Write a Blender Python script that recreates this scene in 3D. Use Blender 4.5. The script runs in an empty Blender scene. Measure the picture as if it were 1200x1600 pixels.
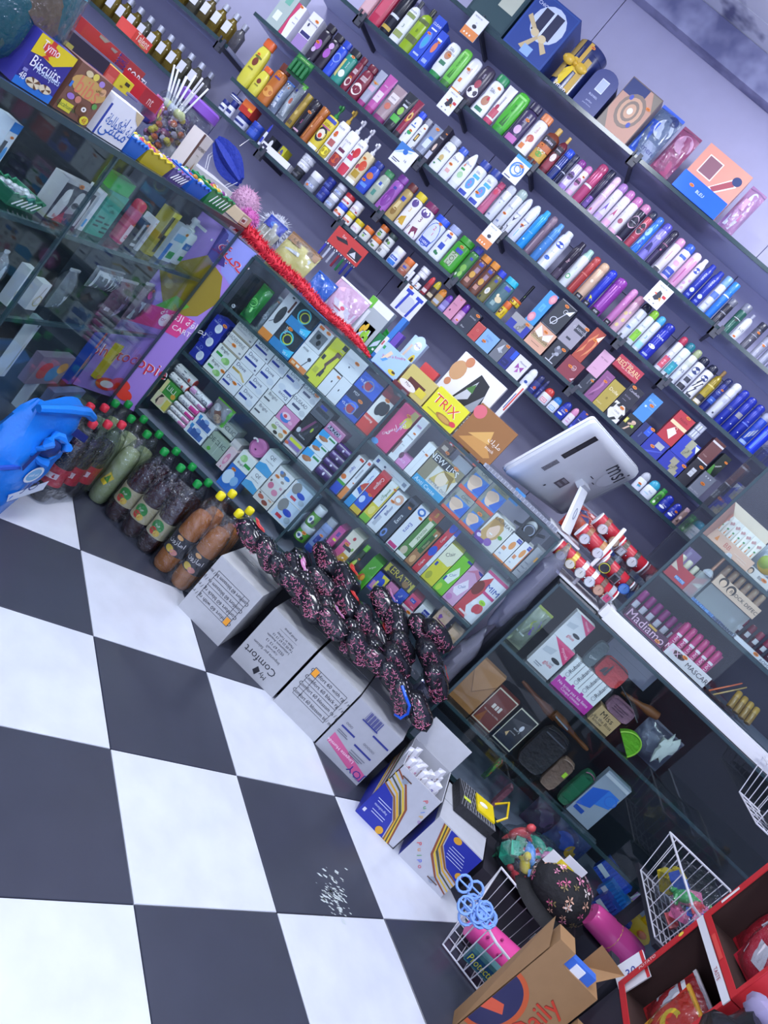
import bpy, math, random
from mathutils import Vector, Matrix
# ---------------------------------------------------------------- camera, light, exposure
SC = bpy.context.scene
COL = SC.collection
cam = bpy.data.cameras.new('camera'); cam.sensor_fit = 'HORIZONTAL'; cam.sensor_width = 36.0; cam.lens = 35.004; cam.clip_start = .02
camo = bpy.data.objects.new('camera', cam); COL.objects.link(camo)
camo.matrix_world = Matrix(((.71959042, -.68840127, .09106769, 0), (.21513805, .09632423, -.97182162, 0), (.66023121, .71890565, .2174153, 1.2566), (0, 0, 0, 1)))
SC.camera = camo
SC.view_settings.view_transform = 'Standard'; SC.view_settings.look = 'None'; SC.view_settings.gamma = 1.0
SC.view_settings.exposure = 0.22
SC.cycles.transparent_max_bounces = 40; SC.cycles.max_bounces = 8; SC.cycles.sample_clamp_indirect = 6; SC.cycles.caustics_reflective = False; SC.cycles.caustics_refractive = False
W = bpy.data.worlds.new('shop_air'); SC.world = W; W.use_nodes = True
W.node_tree.nodes['Background'].inputs[0].default_value = (.62, .70, 1, 1); W.node_tree.nodes['Background'].inputs[1].default_value = 1.8
def area_light(name, loc, size, power, color=(.86, .91, 1)):
 l = bpy.data.lights.new(name, 'AREA'); l.shape = 'SQUARE'; l.size = size; l.energy = power; l.color = color
 o = bpy.data.objects.new(name, l); COL.objects.link(o); o.location = loc
 return o
PANELS = ((.5, 2.3), (-1.0, 1.3), (.9, .4), (-1.3, -.7), (-2.6, 2.4))
for k, (x, y) in enumerate(PANELS):
 area_light('ceiling_light_lamp', (x, y, 2.885), .5, (10, 34, 38, 38, 18)[k])
bulb = bpy.data.lights.new('bulb_lamp', 'POINT'); bulb.energy = 11; bulb.shadow_soft_size = .06; bulb.color = (.86, .9, 1)
bo = bpy.data.objects.new('bulb_lamp', bulb); COL.objects.link(bo); bo.location = (.12, 2.6, 2.66)
# ---------------------------------------------------------------- materials
def lin(c):
 c /= 255.0
 return c / 12.92 if c <= .04045 else ((c + .055) / 1.055) ** 2.4
def rgb(h):
 return (lin(int(h[0:2], 16)), lin(int(h[2:4], 16)), lin(int(h[4:6], 16)), 1)
MATS = {}
def M(h, rough=.4, metal=0., kind='', emit=0.):
 key = (h, rough, metal, kind, emit)
 if key in MATS: return MATS[key]
 m = bpy.data.materials.new('surface_' + (kind or 'plain')); MATS[key] = m
 m.use_nodes = True; nt = m.node_tree; N = nt.nodes; Lk = nt.links
 b = N['Principled BSDF']; c = rgb(h)
 b.inputs['Base Color'].default_value = c; b.inputs['Roughness'].default_value = rough; b.inputs['Metallic'].default_value = metal
 m.diffuse_color = c
 if kind in ('glass', 'film', 'clear'):
  out = N['Material Output']; tr = N.new('ShaderNodeBsdfTransparent'); gl = N.new('ShaderNodeBsdfGlossy'); mx = N.new('ShaderNodeMixShader'); lw = N.new('ShaderNodeLayerWeight'); pw = N.new('ShaderNodeMath'); ma = N.new('ShaderNodeMath')
  tr.inputs[0].default_value = c; gl.inputs['Roughness'].default_value = rough; lw.inputs[0].default_value = .5
  pw.operation = 'POWER'; pw.inputs[1].default_value = 4 if kind != 'film' else 2.5; ma.operation = 'MULTIPLY_ADD'; ma.inputs[1].default_value = .5; ma.inputs[2].default_value = .025 if kind != 'film' else .07
  Lk.new(lw.outputs['Facing'], pw.inputs[0]); Lk.new(pw.outputs[0], ma.inputs[0]); Lk.new(ma.outputs[0], mx.inputs[0]); Lk.new(tr.outputs[0], mx.inputs[1]); Lk.new(gl.outputs[0], mx.inputs[2])
  if kind == 'film':
   tc = N.new('ShaderNodeTexCoord'); nz = N.new('ShaderNodeTexNoise'); bp = N.new('ShaderNodeBump')
   nz.inputs['Scale'].default_value = 38; nz.inputs['Detail'].default_value = 4; bp.inputs['Strength'].default_value = .9; bp.inputs['Distance'].default_value = .02
   Lk.new(tc.outputs['Object'], nz.inputs['Vector']); Lk.new(nz.outputs[0], bp.inputs['Height'])
   Lk.new(bp.outputs[0], gl.inputs['Normal']); Lk.new(bp.outputs[0], lw.inputs['Normal'])
  if kind == 'clear':
   df = N.new('ShaderNodeBsdfDiffuse'); df.inputs[0].default_value = c; m2 = N.new('ShaderNodeMixShader'); m2.inputs[0].default_value = .25
   Lk.new(mx.outputs[0], m2.inputs[1]); Lk.new(df.outputs[0], m2.inputs[2]); mx = m2
  Lk.new(mx.outputs[0], out.inputs[0])
  return m
 if kind == 'frost':
  out = N['Material Output']; tl = N.new('ShaderNodeBsdfTranslucent'); tl.inputs[0].default_value = c; m2 = N.new('ShaderNodeMixShader'); m2.inputs[0].default_value = .55
  Lk.new(b.outputs[0], m2.inputs[1]); Lk.new(tl.outputs[0], m2.inputs[2]); Lk.new(m2.outputs[0], out.inputs[0])
 tc = N.new('ShaderNodeTexCoord'); nz = N.new('ShaderNodeTexNoise'); mp = N.new('ShaderNodeMapRange'); mul = N.new('ShaderNodeMix'); mul.data_type = 'RGBA'; mul.blend_type = 'MULTIPLY'
 nz.inputs['Scale'].default_value = {'tile': 9, 'card': 30, 'fabric': 60, 'fur': 90}.get(kind, 14); nz.inputs['Detail'].default_value = 5
 lo, hi = {'tile': (.80, 1.1), 'fabric': (.7, 1.15), 'fur': (.55, 1.2), 'card': (.88, 1.05)}.get(kind, (.93, 1.04))
 mp.inputs[3].default_value = lo; mp.inputs[4].default_value = hi
 mul.inputs['Factor'].default_value = 1; mul.inputs[6].default_value = c
 Lk.new(tc.outputs['Object'], nz.inputs['Vector']); Lk.new(nz.outputs[0], mp.inputs[0]); Lk.new(mp.outputs[0], mul.inputs[7]); Lk.new(mul.outputs[2], b.inputs['Base Color'])
 if kind in ('foil', 'crinkle', 'fabric', 'fur'):
  bp = N.new('ShaderNodeBump'); bp.inputs['Strength'].default_value = .6; bp.inputs['Distance'].default_value = .01 if kind != 'fur' else .02
  Lk.new(nz.outputs[0], bp.inputs['Height']); Lk.new(bp.outputs[0], b.inputs['Normal'])
 if emit:
  b.inputs['Emission Color'].default_value = c; b.inputs['Emission Strength'].default_value = emit
 return m
GLASS = lambda: M('f7fcfb', .02, 0, 'glass')
FILM = lambda: M('eef2f6', .12, 0, 'film')
# ---------------------------------------------------------------- mesh building
class MB:
 def __init__(s): s.v = []; s.f = []; s.m = []; s.mats = []
 def mi(s, mat):
  if mat not in s.mats: s.mats.append(mat)
  return s.mats.index(mat)
 def add(s, V, F, mat):
  k = len(s.v); i = s.mi(mat); s.v += [tuple(p) for p in V]; s.f += [tuple(a + k for a in f) for f in F]; s.m += [i] * len(F); return s
 def box(s, x0, y0, z0, x1, y1, z1, mat):
  V = [(x0, y0, z0), (x1, y0, z0), (x1, y1, z0), (x0, y1, z0), (x0, y0, z1), (x1, y0, z1), (x1, y1, z1), (x0, y1, z1)]
  return s.add(V, [(0, 3, 2, 1), (4, 5, 6, 7), (0, 1, 5, 4), (1, 2, 6, 5), (2, 3, 7, 6), (3, 0, 4, 7)], mat)
 def loft(s, rings, mat, cap0=True, cap1=True):
  n = len(rings[0]); V = [p for r in rings for p in r]; F = []
  for i in range(len(rings) - 1):
   for j in range(n):
    a = i * n + j; b = i * n + (j + 1) % n; F.append((a, b, b + n, a + n))
  if cap0: F.append(tuple(range(n - 1, -1, -1)))
  if cap1: F.append(tuple(range((len(rings) - 1) * n, len(rings) * n)))
  return s.add(V, F, mat)
 def lathe(s, prof, mat, n=16, sx=1, sy=1, c=(0, 0, 0), axis='z', p=2.0):
  rings = []
  for r, z in prof:
   ring = []
   for k in range(n):
    a = 2 * math.pi * k / n; ca, sa = math.cos(a), math.sin(a)
    if p != 2.0: q = (abs(ca) ** p + abs(sa) ** p) ** (-1 / p); ca *= q; sa *= q
    x, y = r * sx * ca, r * sy * sa
    ring.append({'z': (c[0] + x, c[1] + y, c[2] + z), 'x': (c[0] + z, c[1] + x, c[2] + y), 'y': (c[0] + y, c[1] + z, c[2] + x)}[axis])
   rings.append(ring)
  return s.loft(rings, mat)
 def tube(s, pts, r, mat, n=6, closed=False):
  P = [Vector(p) for p in pts]; rings = []; m = len(P); up = Vector((0.13, .21, 1)).normalized()
  R = r if hasattr(r, '__len__') else [r] * m
  for i, p in enumerate(P):
   if closed: t = P[(i + 1) % m] - P[i - 1]
   else: t = P[min(i + 1, m - 1)] - P[max(i - 1, 0)]
   t.normalize(); u = t.cross(up)
   if u.length < .05: u = t.cross(Vector((1, 0, 0)))
   u.normalize(); w = u.cross(t)
   rings.append([tuple(p + R[i] * (math.cos(2 * math.pi * k / n) * u + math.sin(2 * math.pi * k / n) * w)) for k in range(n)])
  if closed: rings.append(rings[0])
  return s.loft(rings, mat, not closed, not closed)
 def ball(s, c, rx, ry, rz, mat, n=12, k=7, f=None):
  prof = []; rings = []
  for i in range(k + 1):
   t = -math.pi / 2 + math.pi * min(max(i / k, .02), .98)
   ring = []
   for j in range(n):
    a = 2 * math.pi * j / n; d = (math.cos(t) * math.cos(a), math.cos(t) * math.sin(a), math.sin(t)); q = f(d) if f else 1
    ring.append((c[0] + rx * d[0] * q, c[1] + ry * d[1] * q, c[2] + rz * d[2] * q))
   rings.append(ring)
  return s.loft(rings, mat)
 def prism(s, poly, y0, y1, mat):
  n = len(poly); V = [(x, y0, z) for x, z in poly] + [(x, y1, z) for x, z in poly]
  F = [tuple(range(n)), tuple(range(2 * n - 1, n - 1, -1))] + [(i, i + n, (i + 1) % n + n, (i + 1) % n) for i in range(n)]
  return s.add(V, F, mat)
 def build(s, name, parent=None, smooth=False, loc=None, rot=None):
  me = bpy.data.meshes.new(name); me.from_pydata(s.v, [], s.f); me.update()
  for m in s.mats: me.materials.append(m)
  me.polygons.foreach_set('material_index', s.m)
  if smooth:
   me.polygons.foreach_set('use_smooth', [True] * len(s.f))
   me.set_sharp_from_angle(angle=math.radians(38))
  o = bpy.data.objects.new(name, me); COL.objects.link(o)
  if parent: o.parent = parent
  if loc: o.location = loc
  if rot: o.rotation_euler = rot
  return o
NTH = ('first', 'second', 'third', 'fourth', 'fifth', 'sixth', 'seventh', 'eighth', 'ninth', 'tenth', 'eleventh', 'twelfth', 'thirteenth', 'fourteenth', 'fifteenth', 'sixteenth', 'seventeenth', 'eighteenth', 'nineteenth', 'twentieth', 'next to last', 'last')
def tag(o, label=None, cat=None, group=None, kind=None):
 if label: o['label'] = label
 if cat: o['category'] = cat
 if group: o['group'] = group
 if kind: o['kind'] = kind
 return o
def thing(name, label, cat, loc=(0, 0, 0), rz=0, group=None, rot=None):
 o = bpy.data.objects.new(name, None); COL.objects.link(o); o.empty_display_size = .05
 o.location = loc; o.rotation_euler = rot or (0, 0, rz)
 return tag(o, label, cat, group)
# ---------------------------------------------------------------- printed graphics
AR = {'ا': '\ufe8d\ufe8e\ufe8d\ufe8e', 'ب': '\ufe8f\ufe90\ufe91\ufe92', 'ت': '\ufe95\ufe96\ufe97\ufe98', 'ة': '\ufe93\ufe94\ufe93\ufe94', 'ح': '\ufea1\ufea2\ufea3\ufea4', 'د': '\ufea9\ufeaa\ufea9\ufeaa',
   'ذ': '\ufeab\ufeac\ufeab\ufeac', 'ر': '\ufead\ufeae\ufead\ufeae', 'س': '\ufeb1\ufeb2\ufeb3\ufeb4', 'ش': '\ufeb5\ufeb6\ufeb7\ufeb8', 'ط': '\ufec1\ufec2\ufec3\ufec4', 'ع': '\ufec9\ufeca\ufecb\ufecc',
   'غ': '\ufecd\ufece\ufecf\ufed0', 'ق': '\ufed5\ufed6\ufed7\ufed8', 'ك': '\ufed9\ufeda\ufedb\ufedc', 'ل': '\ufedd\ufede\ufedf\ufee0', 'م': '\ufee1\ufee2\ufee3\ufee4', 'ن': '\ufee5\ufee6\ufee7\ufee8',
   'و': '\ufeed\ufeee\ufeed\ufeee', 'ي': '\ufef1\ufef2\ufef3\ufef4', 'ئ': '\ufe89\ufe8a\ufe8b\ufe8c', 'ز': '\ufeaf\ufeb0\ufeaf\ufeb0', 'ف': '\ufed1\ufed2\ufed3\ufed4', 'ى': '\ufeef\ufef0\ufeef\ufef0', 'ه': '\ufee9\ufeea\ufeeb\ufeec'}
NOJOIN = 'ادذرزوةى '
def shape_arabic(t):
 if not any(c in AR for c in t): return t
 out = []
 for i, c in enumerate(t):
  if c not in AR: out.append(c); continue
  pj = i > 0 and t[i - 1] in AR and t[i - 1] not in NOJOIN
  nj = i + 1 < len(t) and t[i + 1] in AR and c not in NOJOIN
  out.append(AR[c][(1 if pj else 0) + (2 if nj else 0)])
 return ''.join(reversed(out))
TXT = {}
def glyphs(t):
 if t in TXT: return TXT[t]
 cu = bpy.data.curves.new('lettering', 'FONT'); cu.body = shape_arabic(t); cu.resolution_u = 2; cu.align_x = 'LEFT'
 o = bpy.data.objects.new('lettering', cu); COL.objects.link(o)
 dg = bpy.context.evaluated_depsgraph_get(); me = bpy.data.meshes.new_from_object(o.evaluated_get(dg))
 V = [(v.co.x, v.co.y) for v in me.vertices]; F = [tuple(p.vertices) for p in me.polygons]
 bpy.data.objects.remove(o); bpy.data.meshes.remove(me); bpy.data.curves.remove(cu)
 if not V: V = [(0, 0), (1, 0), (1, 1)]; F = [(0, 1, 2)]
 x0 = min(v[0] for v in V); x1 = max(v[0] for v in V); y0 = min(v[1] for v in V); y1 = max(v[1] for v in V)
 TXT[t] = ([((x - (x0 + x1) / 2), (y - (y0 + y1) / 2)) for x, y in V], F, x1 - x0, y1 - y0)
 return TXT[t]
INK = lambda c: M(c, .45)
def decor(parent, spec, w, h, mp, curved=False, rough=.4, name='print'):
 """flat print on a face: mp(x, z, e) puts a point of the w by h sheet on the surface, e proud of it"""
 if not spec: return None
 mb = MB(); e = .0004; st = 0
 for it in spec.split(';'):
  if not it: continue
  a = it.split(','); k = a[0]; e += .00012
  if k == 'S':
   sm = MB(); u, v = float(a[1]) * w, float(a[2]) * h; r = min(.0105, w * .2); P = [(u + r * math.cos(t * math.pi / 6), v + r * .55 * math.sin(t * math.pi / 6)) for t in range(12)]
   sm.add([mp(x, z, e + .0005) for x, z in P], [tuple(range(12))], INK('f08a32'))
   for d in (-.4, 0, .35): sm.add([mp(u + r * (d + q), v + r * s, e + .0008) for q, s in ((-.1, -.25), (.1, -.25), (.14, .25), (-.06, .25))], [(0, 1, 2, 3)], INK('5a2c20'))
   sm.build('price_sticker', parent); continue
  if k == 'R':
   u0, v0, u1, v1 = (float(q) for q in a[1:5]); mat = INK(a[5]); nx = 8 if curved else 1; ny = 4 if curved else 1
   V = [mp((u0 + (u1 - u0) * i / nx) * w, (v0 + (v1 - v0) * j / ny) * h, e) for j in range(ny + 1) for i in range(nx + 1)]
   mb.add(V, [(j * (nx + 1) + i, j * (nx + 1) + i + 1, (j + 1) * (nx + 1) + i + 1, (j + 1) * (nx + 1) + i) for j in range(ny) for i in range(nx)], mat)
  elif k == 'E' or k == 'O':
   u, v, rx = float(a[1]), float(a[2]), float(a[3]); n = 16
   if k == 'E':
    ry = float(a[4]); mat = INK(a[5]); V = [mp(u * w, v * h, e)] + [mp((u + rx * math.cos(2 * math.pi * t / n)) * w, (v + ry * math.sin(2 * math.pi * t / n)) * h, e) for t in range(n)]
    mb.add(V, [(0, t + 1, (t + 1) % n + 1) for t in range(n)], mat)
   else:
    mat = INK(a[4]); q = min(w, h); V = [mp(u * w + s * rx * q * math.cos(2 * math.pi * t / n), v * h + s * rx * q * math.sin(2 * math.pi * t / n), e) for s in (1, .8) for t in range(n)]
    mb.add(V, [(t, (t + 1) % n, (t + 1) % n + n, t + n) for t in range(n)], mat)
  elif k == 'P':
   q = [float(x) for x in a[1:-1]]; n = len(q) // 2; cx = sum(q[0::2]) / n; cy = sum(q[1::2]) / n
   V = [mp(cx * w, cy * h, e)] + [mp(q[2 * i] * w, q[2 * i + 1] * h, e) for i in range(n)]
   if not curved: mb.add(V[1:], [tuple(range(n))], INK(a[-1])); continue
   if curved:
    V = [V[0]]; n2 = n * 2
    for i in range(n): j = (i + 1) % n; V += [mp(q[2 * i] * w, q[2 * i + 1] * h, e), mp((q[2 * i] + q[2 * j]) / 2 * w, (q[2 * i + 1] + q[2 * j + 1]) / 2 * h, e)]
    n = n2
   mb.add(V, [(0, i + 1, (i + 1) % n + 1) for i in range(n)], INK(a[-1]))
  elif k == 'T':
   u, v, s, col, rot = float(a[1]), float(a[2]), float(a[3]), a[4], math.radians(float(a[5])); V, F, tw, th = glyphs(','.join(a[6:]))
   sz = s * w; c, sn = math.cos(rot), math.sin(rot)
   avail = .94 * (abs(c) * w * (1 if not curved else .9) + abs(sn) * h); k2 = min(1, avail / (tw * sz)) if tw else 1
   mb.add([mp(u * w + (x * k2 * c - y * sn) * sz, v * h + (x * k2 * sn + y * c) * sz, e) for x, y in V], F, INK(col))
 return mb.build(name, parent) if mb.v else None
# ---------------------------------------------------------------- goods, each built standing at its own origin, front towards local -Y
def lerp_prof(prof, t):
 for (r0, z0), (r1, z1) in zip(prof, prof[1:]):
  if t <= z1: return r0 + (r1 - r0) * (t - z0) / max(z1 - z0, 1e-6)
 return prof[-1][0]
def wrap(prof, a, b, hb, w, off=0., p=2.0):
 def mp(x, z, e):
  q = lerp_prof(prof, min(max(z / hb, 0), 1)) ; t = max(-.97, min(.97, (x / w - .5) * 2 * .97))
  return (t * a * q, -(b * q + e + off) * (1 - abs(t) ** p) ** (1 / p) - .0002, z)
 return mp
NAMES = {'can': 'spray_can', 'btl': 'shampoo_bottle', 'inv': 'conditioner_bottle', 'tube': 'cosmetic_tube', 'pump': 'pump_bottle', 'jar': 'cream_jar', 'box': 'carton_box', 'cyl': 'gift_tube', 'arch': 'gift_box',
   'pouch': 'toiletry_bag', 'giftset': 'gift_box', 'oil': 'oil_bottle', 'rollon': 'deodorant_stick', 'roll': 'soap_bar', 'tray': 'sample_tray', 'disc': 'plush_disc', 'clock': 'small_watch', 'watchcase': 'wrist_watch_box', 'purse': 'coin_purse', 'halfmoon': 'coin_purse', 'sbasket': 'sweets_basket'}
CATS = {'can': 'deodorant', 'btl': 'bottle', 'inv': 'bottle', 'tube': 'tube', 'pump': 'bottle', 'jar': 'jar', 'box': 'box', 'cyl': 'gift box', 'arch': 'gift box', 'pouch': 'bag', 'giftset': 'gift box', 'oil': 'bottle',
  'rollon': 'deodorant', 'roll': 'soap', 'tray': 'tray', 'disc': 'toy', 'clock': 'watch', 'watchcase': 'watch', 'purse': 'purse', 'halfmoon': 'purse', 'sbasket': 'basket'}
BOTTLE = {'s': [(.86, 0), (.97, .03), (1, .08), (1, .88), (.93, .95), (.6, 1)], 'o': [(.8, 0), (.94, .05), (1, .3), (.98, .6), (.86, .88), (.6, 1)], 'w': [(.95, 0), (1, .06), (.96, .3), (.84, .55), (.9, .8), (.84, .94), (.55, 1)],
    'b': [(.92, 0), (1, .03), (1, .82), (.86, .92), (.42, 1)], 'c': [(.92, 0), (1, .1), (1, .5), (.85, .75), (.55, .93), (.2, 1)], 'g': [(.95, 0), (1, .03), (1, .93), (.85, 1)]}
def good(kind, nm, w, h, d, spec, dec, T):
 cs = spec.split(); c0 = cs[0] if cs else 'dddddd'; c1 = cs[1] if len(cs) > 1 and cs[1] != '#' else c0; st = cs[2] if len(cs) > 2 else 's'
 a = w / 2 * .965
 if kind in ('box', 'arch', 'giftset'):
  m = MB(); sm = M(c0, .35)
  if kind == 'arch':
   pts = [(-a, 0), (a, 0)] + [(a * math.cos(t * math.pi / 10), h * .74 + h * .26 * math.sin(t * math.pi / 10)) for t in range(11)]
   m.prism(pts, 0, d, sm)
  elif kind == 'giftset':
   m.box(-a, .03, 0, a, d, h, sm); f = MB(); f.box(-a, -.02, 0, a, .029, h * .34, M(c1, .25, .3)); f.build('front_panel', T)
  else: m.box(-a, 0, 0, a, d, h, sm)
  m.build('body', T)
  hh = h; yy = (lambda z: -.02 if z < h * .34 else .03) if kind == 'giftset' else (lambda z: 0)
  decor(T, dec, 2 * a, h, lambda x, z, e: (x - a, yy(z) - e, z))
  if kind == 'box' and h > .06 and w > .05:
   MB().add([(-a * .99, 0, h), (a * .99, 0, h), (a * .99, d * .55, h + .0012), (-a * .99, d * .55, h + .0012)], [(0, 1, 2, 3)], sm).build('lid_flap', T)
 elif kind == 'can':
  cf = {'d': .2, 'f': .24, 'c': .2, 'a': .2, 'n': .16}[st]; hb = h * (1 - cf); r = a
  prof = [(.9, 0), (1, .02), (1, .95), (.93, 1)]
  if st == 'n': prof = [(.94, 0), (1, .03), (1, .8), (.8, .93), (.4, 1)]
  MB().lathe([(q * r, z * hb) for q, z in prof], M(c0, .25, .15), 18).build('can_body', T, True)
  cp = {'d': [(.93, 0), (.96, .1), (.95, .6), (.8, .85), (.45, .98), (.1, 1)], 'f': [(.95, 0), (.97, .05), (.97, .93), (.88, 1)], 'c': [(.94, 0), (.9, .3), (.66, .75), (.3, 1)],
     'a': [(.9, 0), (.86, .25), (.66, .42), (.64, .9), (.52, 1)], 'n': [(.38, 0), (.38, .1), (.42, .12), (.42, .95), (.36, 1)]}[st]
  MB().lathe([(q * r, hb + z * h * cf) for q, z in cp], M(c1, .25), 18).build('cap', T, True)
  decor(T, dec, w, hb, wrap(prof, r, r, hb, w), True)
 elif kind in ('btl', 'oil', 'pump', 'inv', 'tube'):
  b = min(d, w * .62) / 2 if kind != 'oil' else a * .9; p = 2.6
  if kind in ('btl', 'oil', 'pump'):
   if kind == 'oil': st = 'b'
   if kind == 'pump' and st != 'g': st = 'g' if len(cs) < 3 else st
   hb = h * {'btl': .84, 'oil': .84, 'pump': .72}[kind]; prof = BOTTLE.get(st, BOTTLE['s'])
   MB().lathe([(q, z * hb) for q, z in prof], M(c0, .28), 20, a, b, p=p).build('bottle_body', T, True)
   tr = prof[-1][0]
   if kind == 'pump':
    cr = min(a, b) * .6
    MB().lathe([(cr, hb), (cr, hb + h * .06), (cr * .5, hb + h * .08), (cr * .45, hb + h * .18)], M(c1, .3), 12).build('collar', T, True)
    g = MB(); g.lathe([(cr * .75, hb + h * .17), (cr * .8, hb + h * .24), (cr * .6, h)], M(c1, .3), 12); g.box(-cr * .35, -b * 1.5, hb + h * .18, cr * .35, 0, hb + h * .235, M(c1, .3)); g.build('pump_head', T, True)
   else:
    q = {'s': (.9, .86), 'o': (.78, .7), 'w': (.8, .74), 'b': (.36, .34), 'c': (.3, .2)}.get(st, (.8, .75))
    MB().lathe([(q[0], hb - .001), (q[0], hb + (h - hb) * .85), (q[1], h)], M(c1, .3), 16, a, b, p=p if st in 'sow' else 2.0).build('cap', T, True)
   decor(T, dec, w, hb, wrap(prof, a, b, hb, w, 0, p), True)
  else:
   ch = h * (.14 if kind == 'inv' else .13)
   cpf = [(.84, 0), (.9, ch * .1), (.9, ch)]
   MB().lathe(cpf, M(c1, .3), 18, a, b, p=p).build('cap', T, True)
   hb = h - ch
   if kind == 'inv':
    prof = [(.88, 0), (.97, .12), (1, .5), (.97, .85), (.8, .97), (.55, 1)] if st != 'c' else [(.92, 0), (1, .15), (.98, .5), (.7, .8), (.3, .97), (.15, 1)]
    MB().lathe([(q, ch + z * hb) for q, z in prof], M(c0, .28), 20, a, b, p=p).build('bottle_body', T, True)
    f = wrap(prof, a, b, hb, w, 0, p)
   else:
    rings = []; n = 16
    for t in (0, .25, .5, .75, .94, 1):
     fa = .92 + .08 * t; fb = (1 - t) ** .8 * .95 + .04
     rings.append([(a * fa * math.cos(2 * math.pi * k / n), b * fb * math.sin(2 * math.pi * k / n), ch + t * hb) for k in range(n)])
    MB().loft(rings, M(c0, .25)).build('tube_body', T, True)
    def f(x, z, e):
     t = max(0, min(1, z / hb)); u = max(-.95, min(.95, (x / w - .5) * 1.9)); fb = (1 - t) ** .8 * .95 + .04
     return (u * a * (.92 + .08 * t), -(b * fb) * math.sqrt(1 - u * u) - e - .0008, z)
   decor(T, dec, w, hb, lambda x, z, e: tuple(map(sum, zip(f(x, z, e), (0, 0, ch)))), True)
 elif kind == 'jar':
  hl = h * .36; hb = h - hl; r = a; prof = [(.86, 0), (.96, .06), (1, .3), (1, .8), (.94, 1)]
  MB().lathe([(q * r, z * hb) for q, z in prof], M(c0, .25), 18).build('jar_body', T, True)
  MB().lathe([(r * .97, hb), (r, hb + hl * .1), (r, hb + hl * .88), (r * .93, h)], M(c1, .35), 18).build('lid', T, True)
  decor(T, dec, w, hb, wrap(prof, r, r, hb, w), True)
 elif kind == 'rollon':
  hb = h * .62; b = min(a, d / 2) * .8; prof = [(.85, 0), (1, .08), (1, .85), (.85, 1)]
  MB().lathe([(q, z * hb) for q, z in prof], M(c0, .3), 16, a, b).build('stick_body', T, True)
  MB().lathe([(.86, hb), (.9, hb + (h - hb) * .15), (.84, hb + (h - hb) * .55), (.55, hb + (h - hb) * .88), (.12, h)], M(c1, .25), 16, a, b).build('cap', T, True)
  decor(T, dec, w, hb, wrap(prof, a, b, hb, w), True)
 elif kind == 'cyl':
  MB().lathe([(a, 0), (a, h * .86)], M(c0, .2), 24).build('tube_body', T, True)
  MB().lathe([(a * 1.02, h * .86), (a * 1.02, h), (a * .98, h + .004)], M(c1, .25), 24).build('lid', T, True)
  decor(T, dec, w, h, wrap([(1.03, 0), (1.03, 1)], a, a, h, w), True)
  m = MB()
  for s in (-1, 1): m.ball((s * .03 - .01, -a * 1.02, h * .53), .03, .012, .02, M('dcb43c', .3), 10, 5)
  m.ball((-.01, -a * 1.05, h * .53), .012, .012, .012, M('d8aa30', .3), 8, 5); m.build('ribbon_bow', T, True)
 elif kind == 'pouch':
  m = MB(); n = 9; V = []
  for side in (-1, 1):
   for j in range(n):
    for i in range(n):
     u, v = i / (n - 1), j / (n - 1); bul = (math.sin(math.pi * u) * math.sin(math.pi * v)) ** .5 * d * .45
     V.append((-a + 2 * a * u, d * .5 + side * bul + .004 * math.sin(9 * u + 7 * v) * (bul > .001), h * v))
  F = []
  for s in range(2):
   for j in range(n - 1):
    for i in range(n - 1):
     q = s * n * n + j * n + i; f = (q, q + 1, q + n + 1, q + n); F.append(f if s == 0 else f[::-1])
  mf = lambda x, z, e: (x - a, d * .5 - (math.sin(math.pi * min(max(x / (2 * a), 0), 1)) * math.sin(math.pi * min(max(z / h, 0), 1))) ** .5 * d * .45 - e - .001, z)
  m.add(V, F, M(c0, .12)).build('contents', T, True)
  decor(T, dec, 2 * a, h, mf, True)
  MB().add([(x * 1.02, (y - d * .5) * 1.12 + d * .5 - (.002 if y < d * .5 else -.002), z * 1.01) for x, y, z in V], F, FILM()).build('film', T, True)
  MB().box(-a, d * .5 - .003, h * .97, a, d * .5 + .003, h * 1.03, M(c1, .3)).build('zip_strip', T)
 elif kind == 'purse':
  dd = .035; rings = []; n = 20
  for y, q in ((.002, .9), (0, .96), (dd * .25, 1), (dd * .75, 1), (dd, .94)):
   ring = []
   for k in range(n):
    t = 2 * math.pi * k / n; ca, sa = math.cos(t), math.sin(t); s = (abs(ca) ** 5 + abs(sa) ** 5) ** -.2; ring.append((a * q * ca * s, y, h / 2 + h / 2 * q * sa * s))
   rings.append(ring)
  MB().loft(rings, M(c0, .75, 0, 'fabric')).build('purse_body', T, True)
  MB().tube([(a * .8 * u, -.001, h * .97 - .05 * h * abs(u) ** 3) for u in (-1, -.5, 0, .5, 1)], .0022, M(c1, .3), 5).build('zip', T, True)
  decor(T, dec, 2 * a * .94, h * .94, lambda x, z, e: (x - a * .94, -e, z + h * .03))
 elif kind == 'halfmoon':
  pts = [(a * math.cos(t * math.pi / 14), h * math.sin(t * math.pi / 14)) for t in range(15)]
  R_ = math.radians(-32); pts = [(x * math.cos(R_) - z * math.sin(R_), x * math.sin(R_) + z * math.cos(R_) + a * .5) for x, z in pts]
  MB().prism(pts, 0, .03, M(c0, .8, 0, 'fabric')).build('purse_body', T); MB().tube([(x, -.002, z) for x, z in pts], .003, M(c1, .4), 5).build('zip', T, True)
 elif kind == 'sbasket':
  cm = M(c0, .35); m = MB(); b = .07; q = .86; t = .0025
  for s in ((-1, 0), (1, 0), (0, -1), (0, 1)):
   if s[0]: V = [(s[0] * a * q, 0, 0), (s[0] * a * q, b, 0), (s[0] * a, b * 1.1, h), (s[0] * a, -b * .1, h)]
   else: y0, y1 = (0, -b * .1) if s[1] < 0 else (b, b * 1.1); V = [(-a * q, y0, 0), (a * q, y0, 0), (a, y1, h), (-a, y1, h)]
   m.add(V, [(0, 1, 2, 3)], cm)
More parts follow.
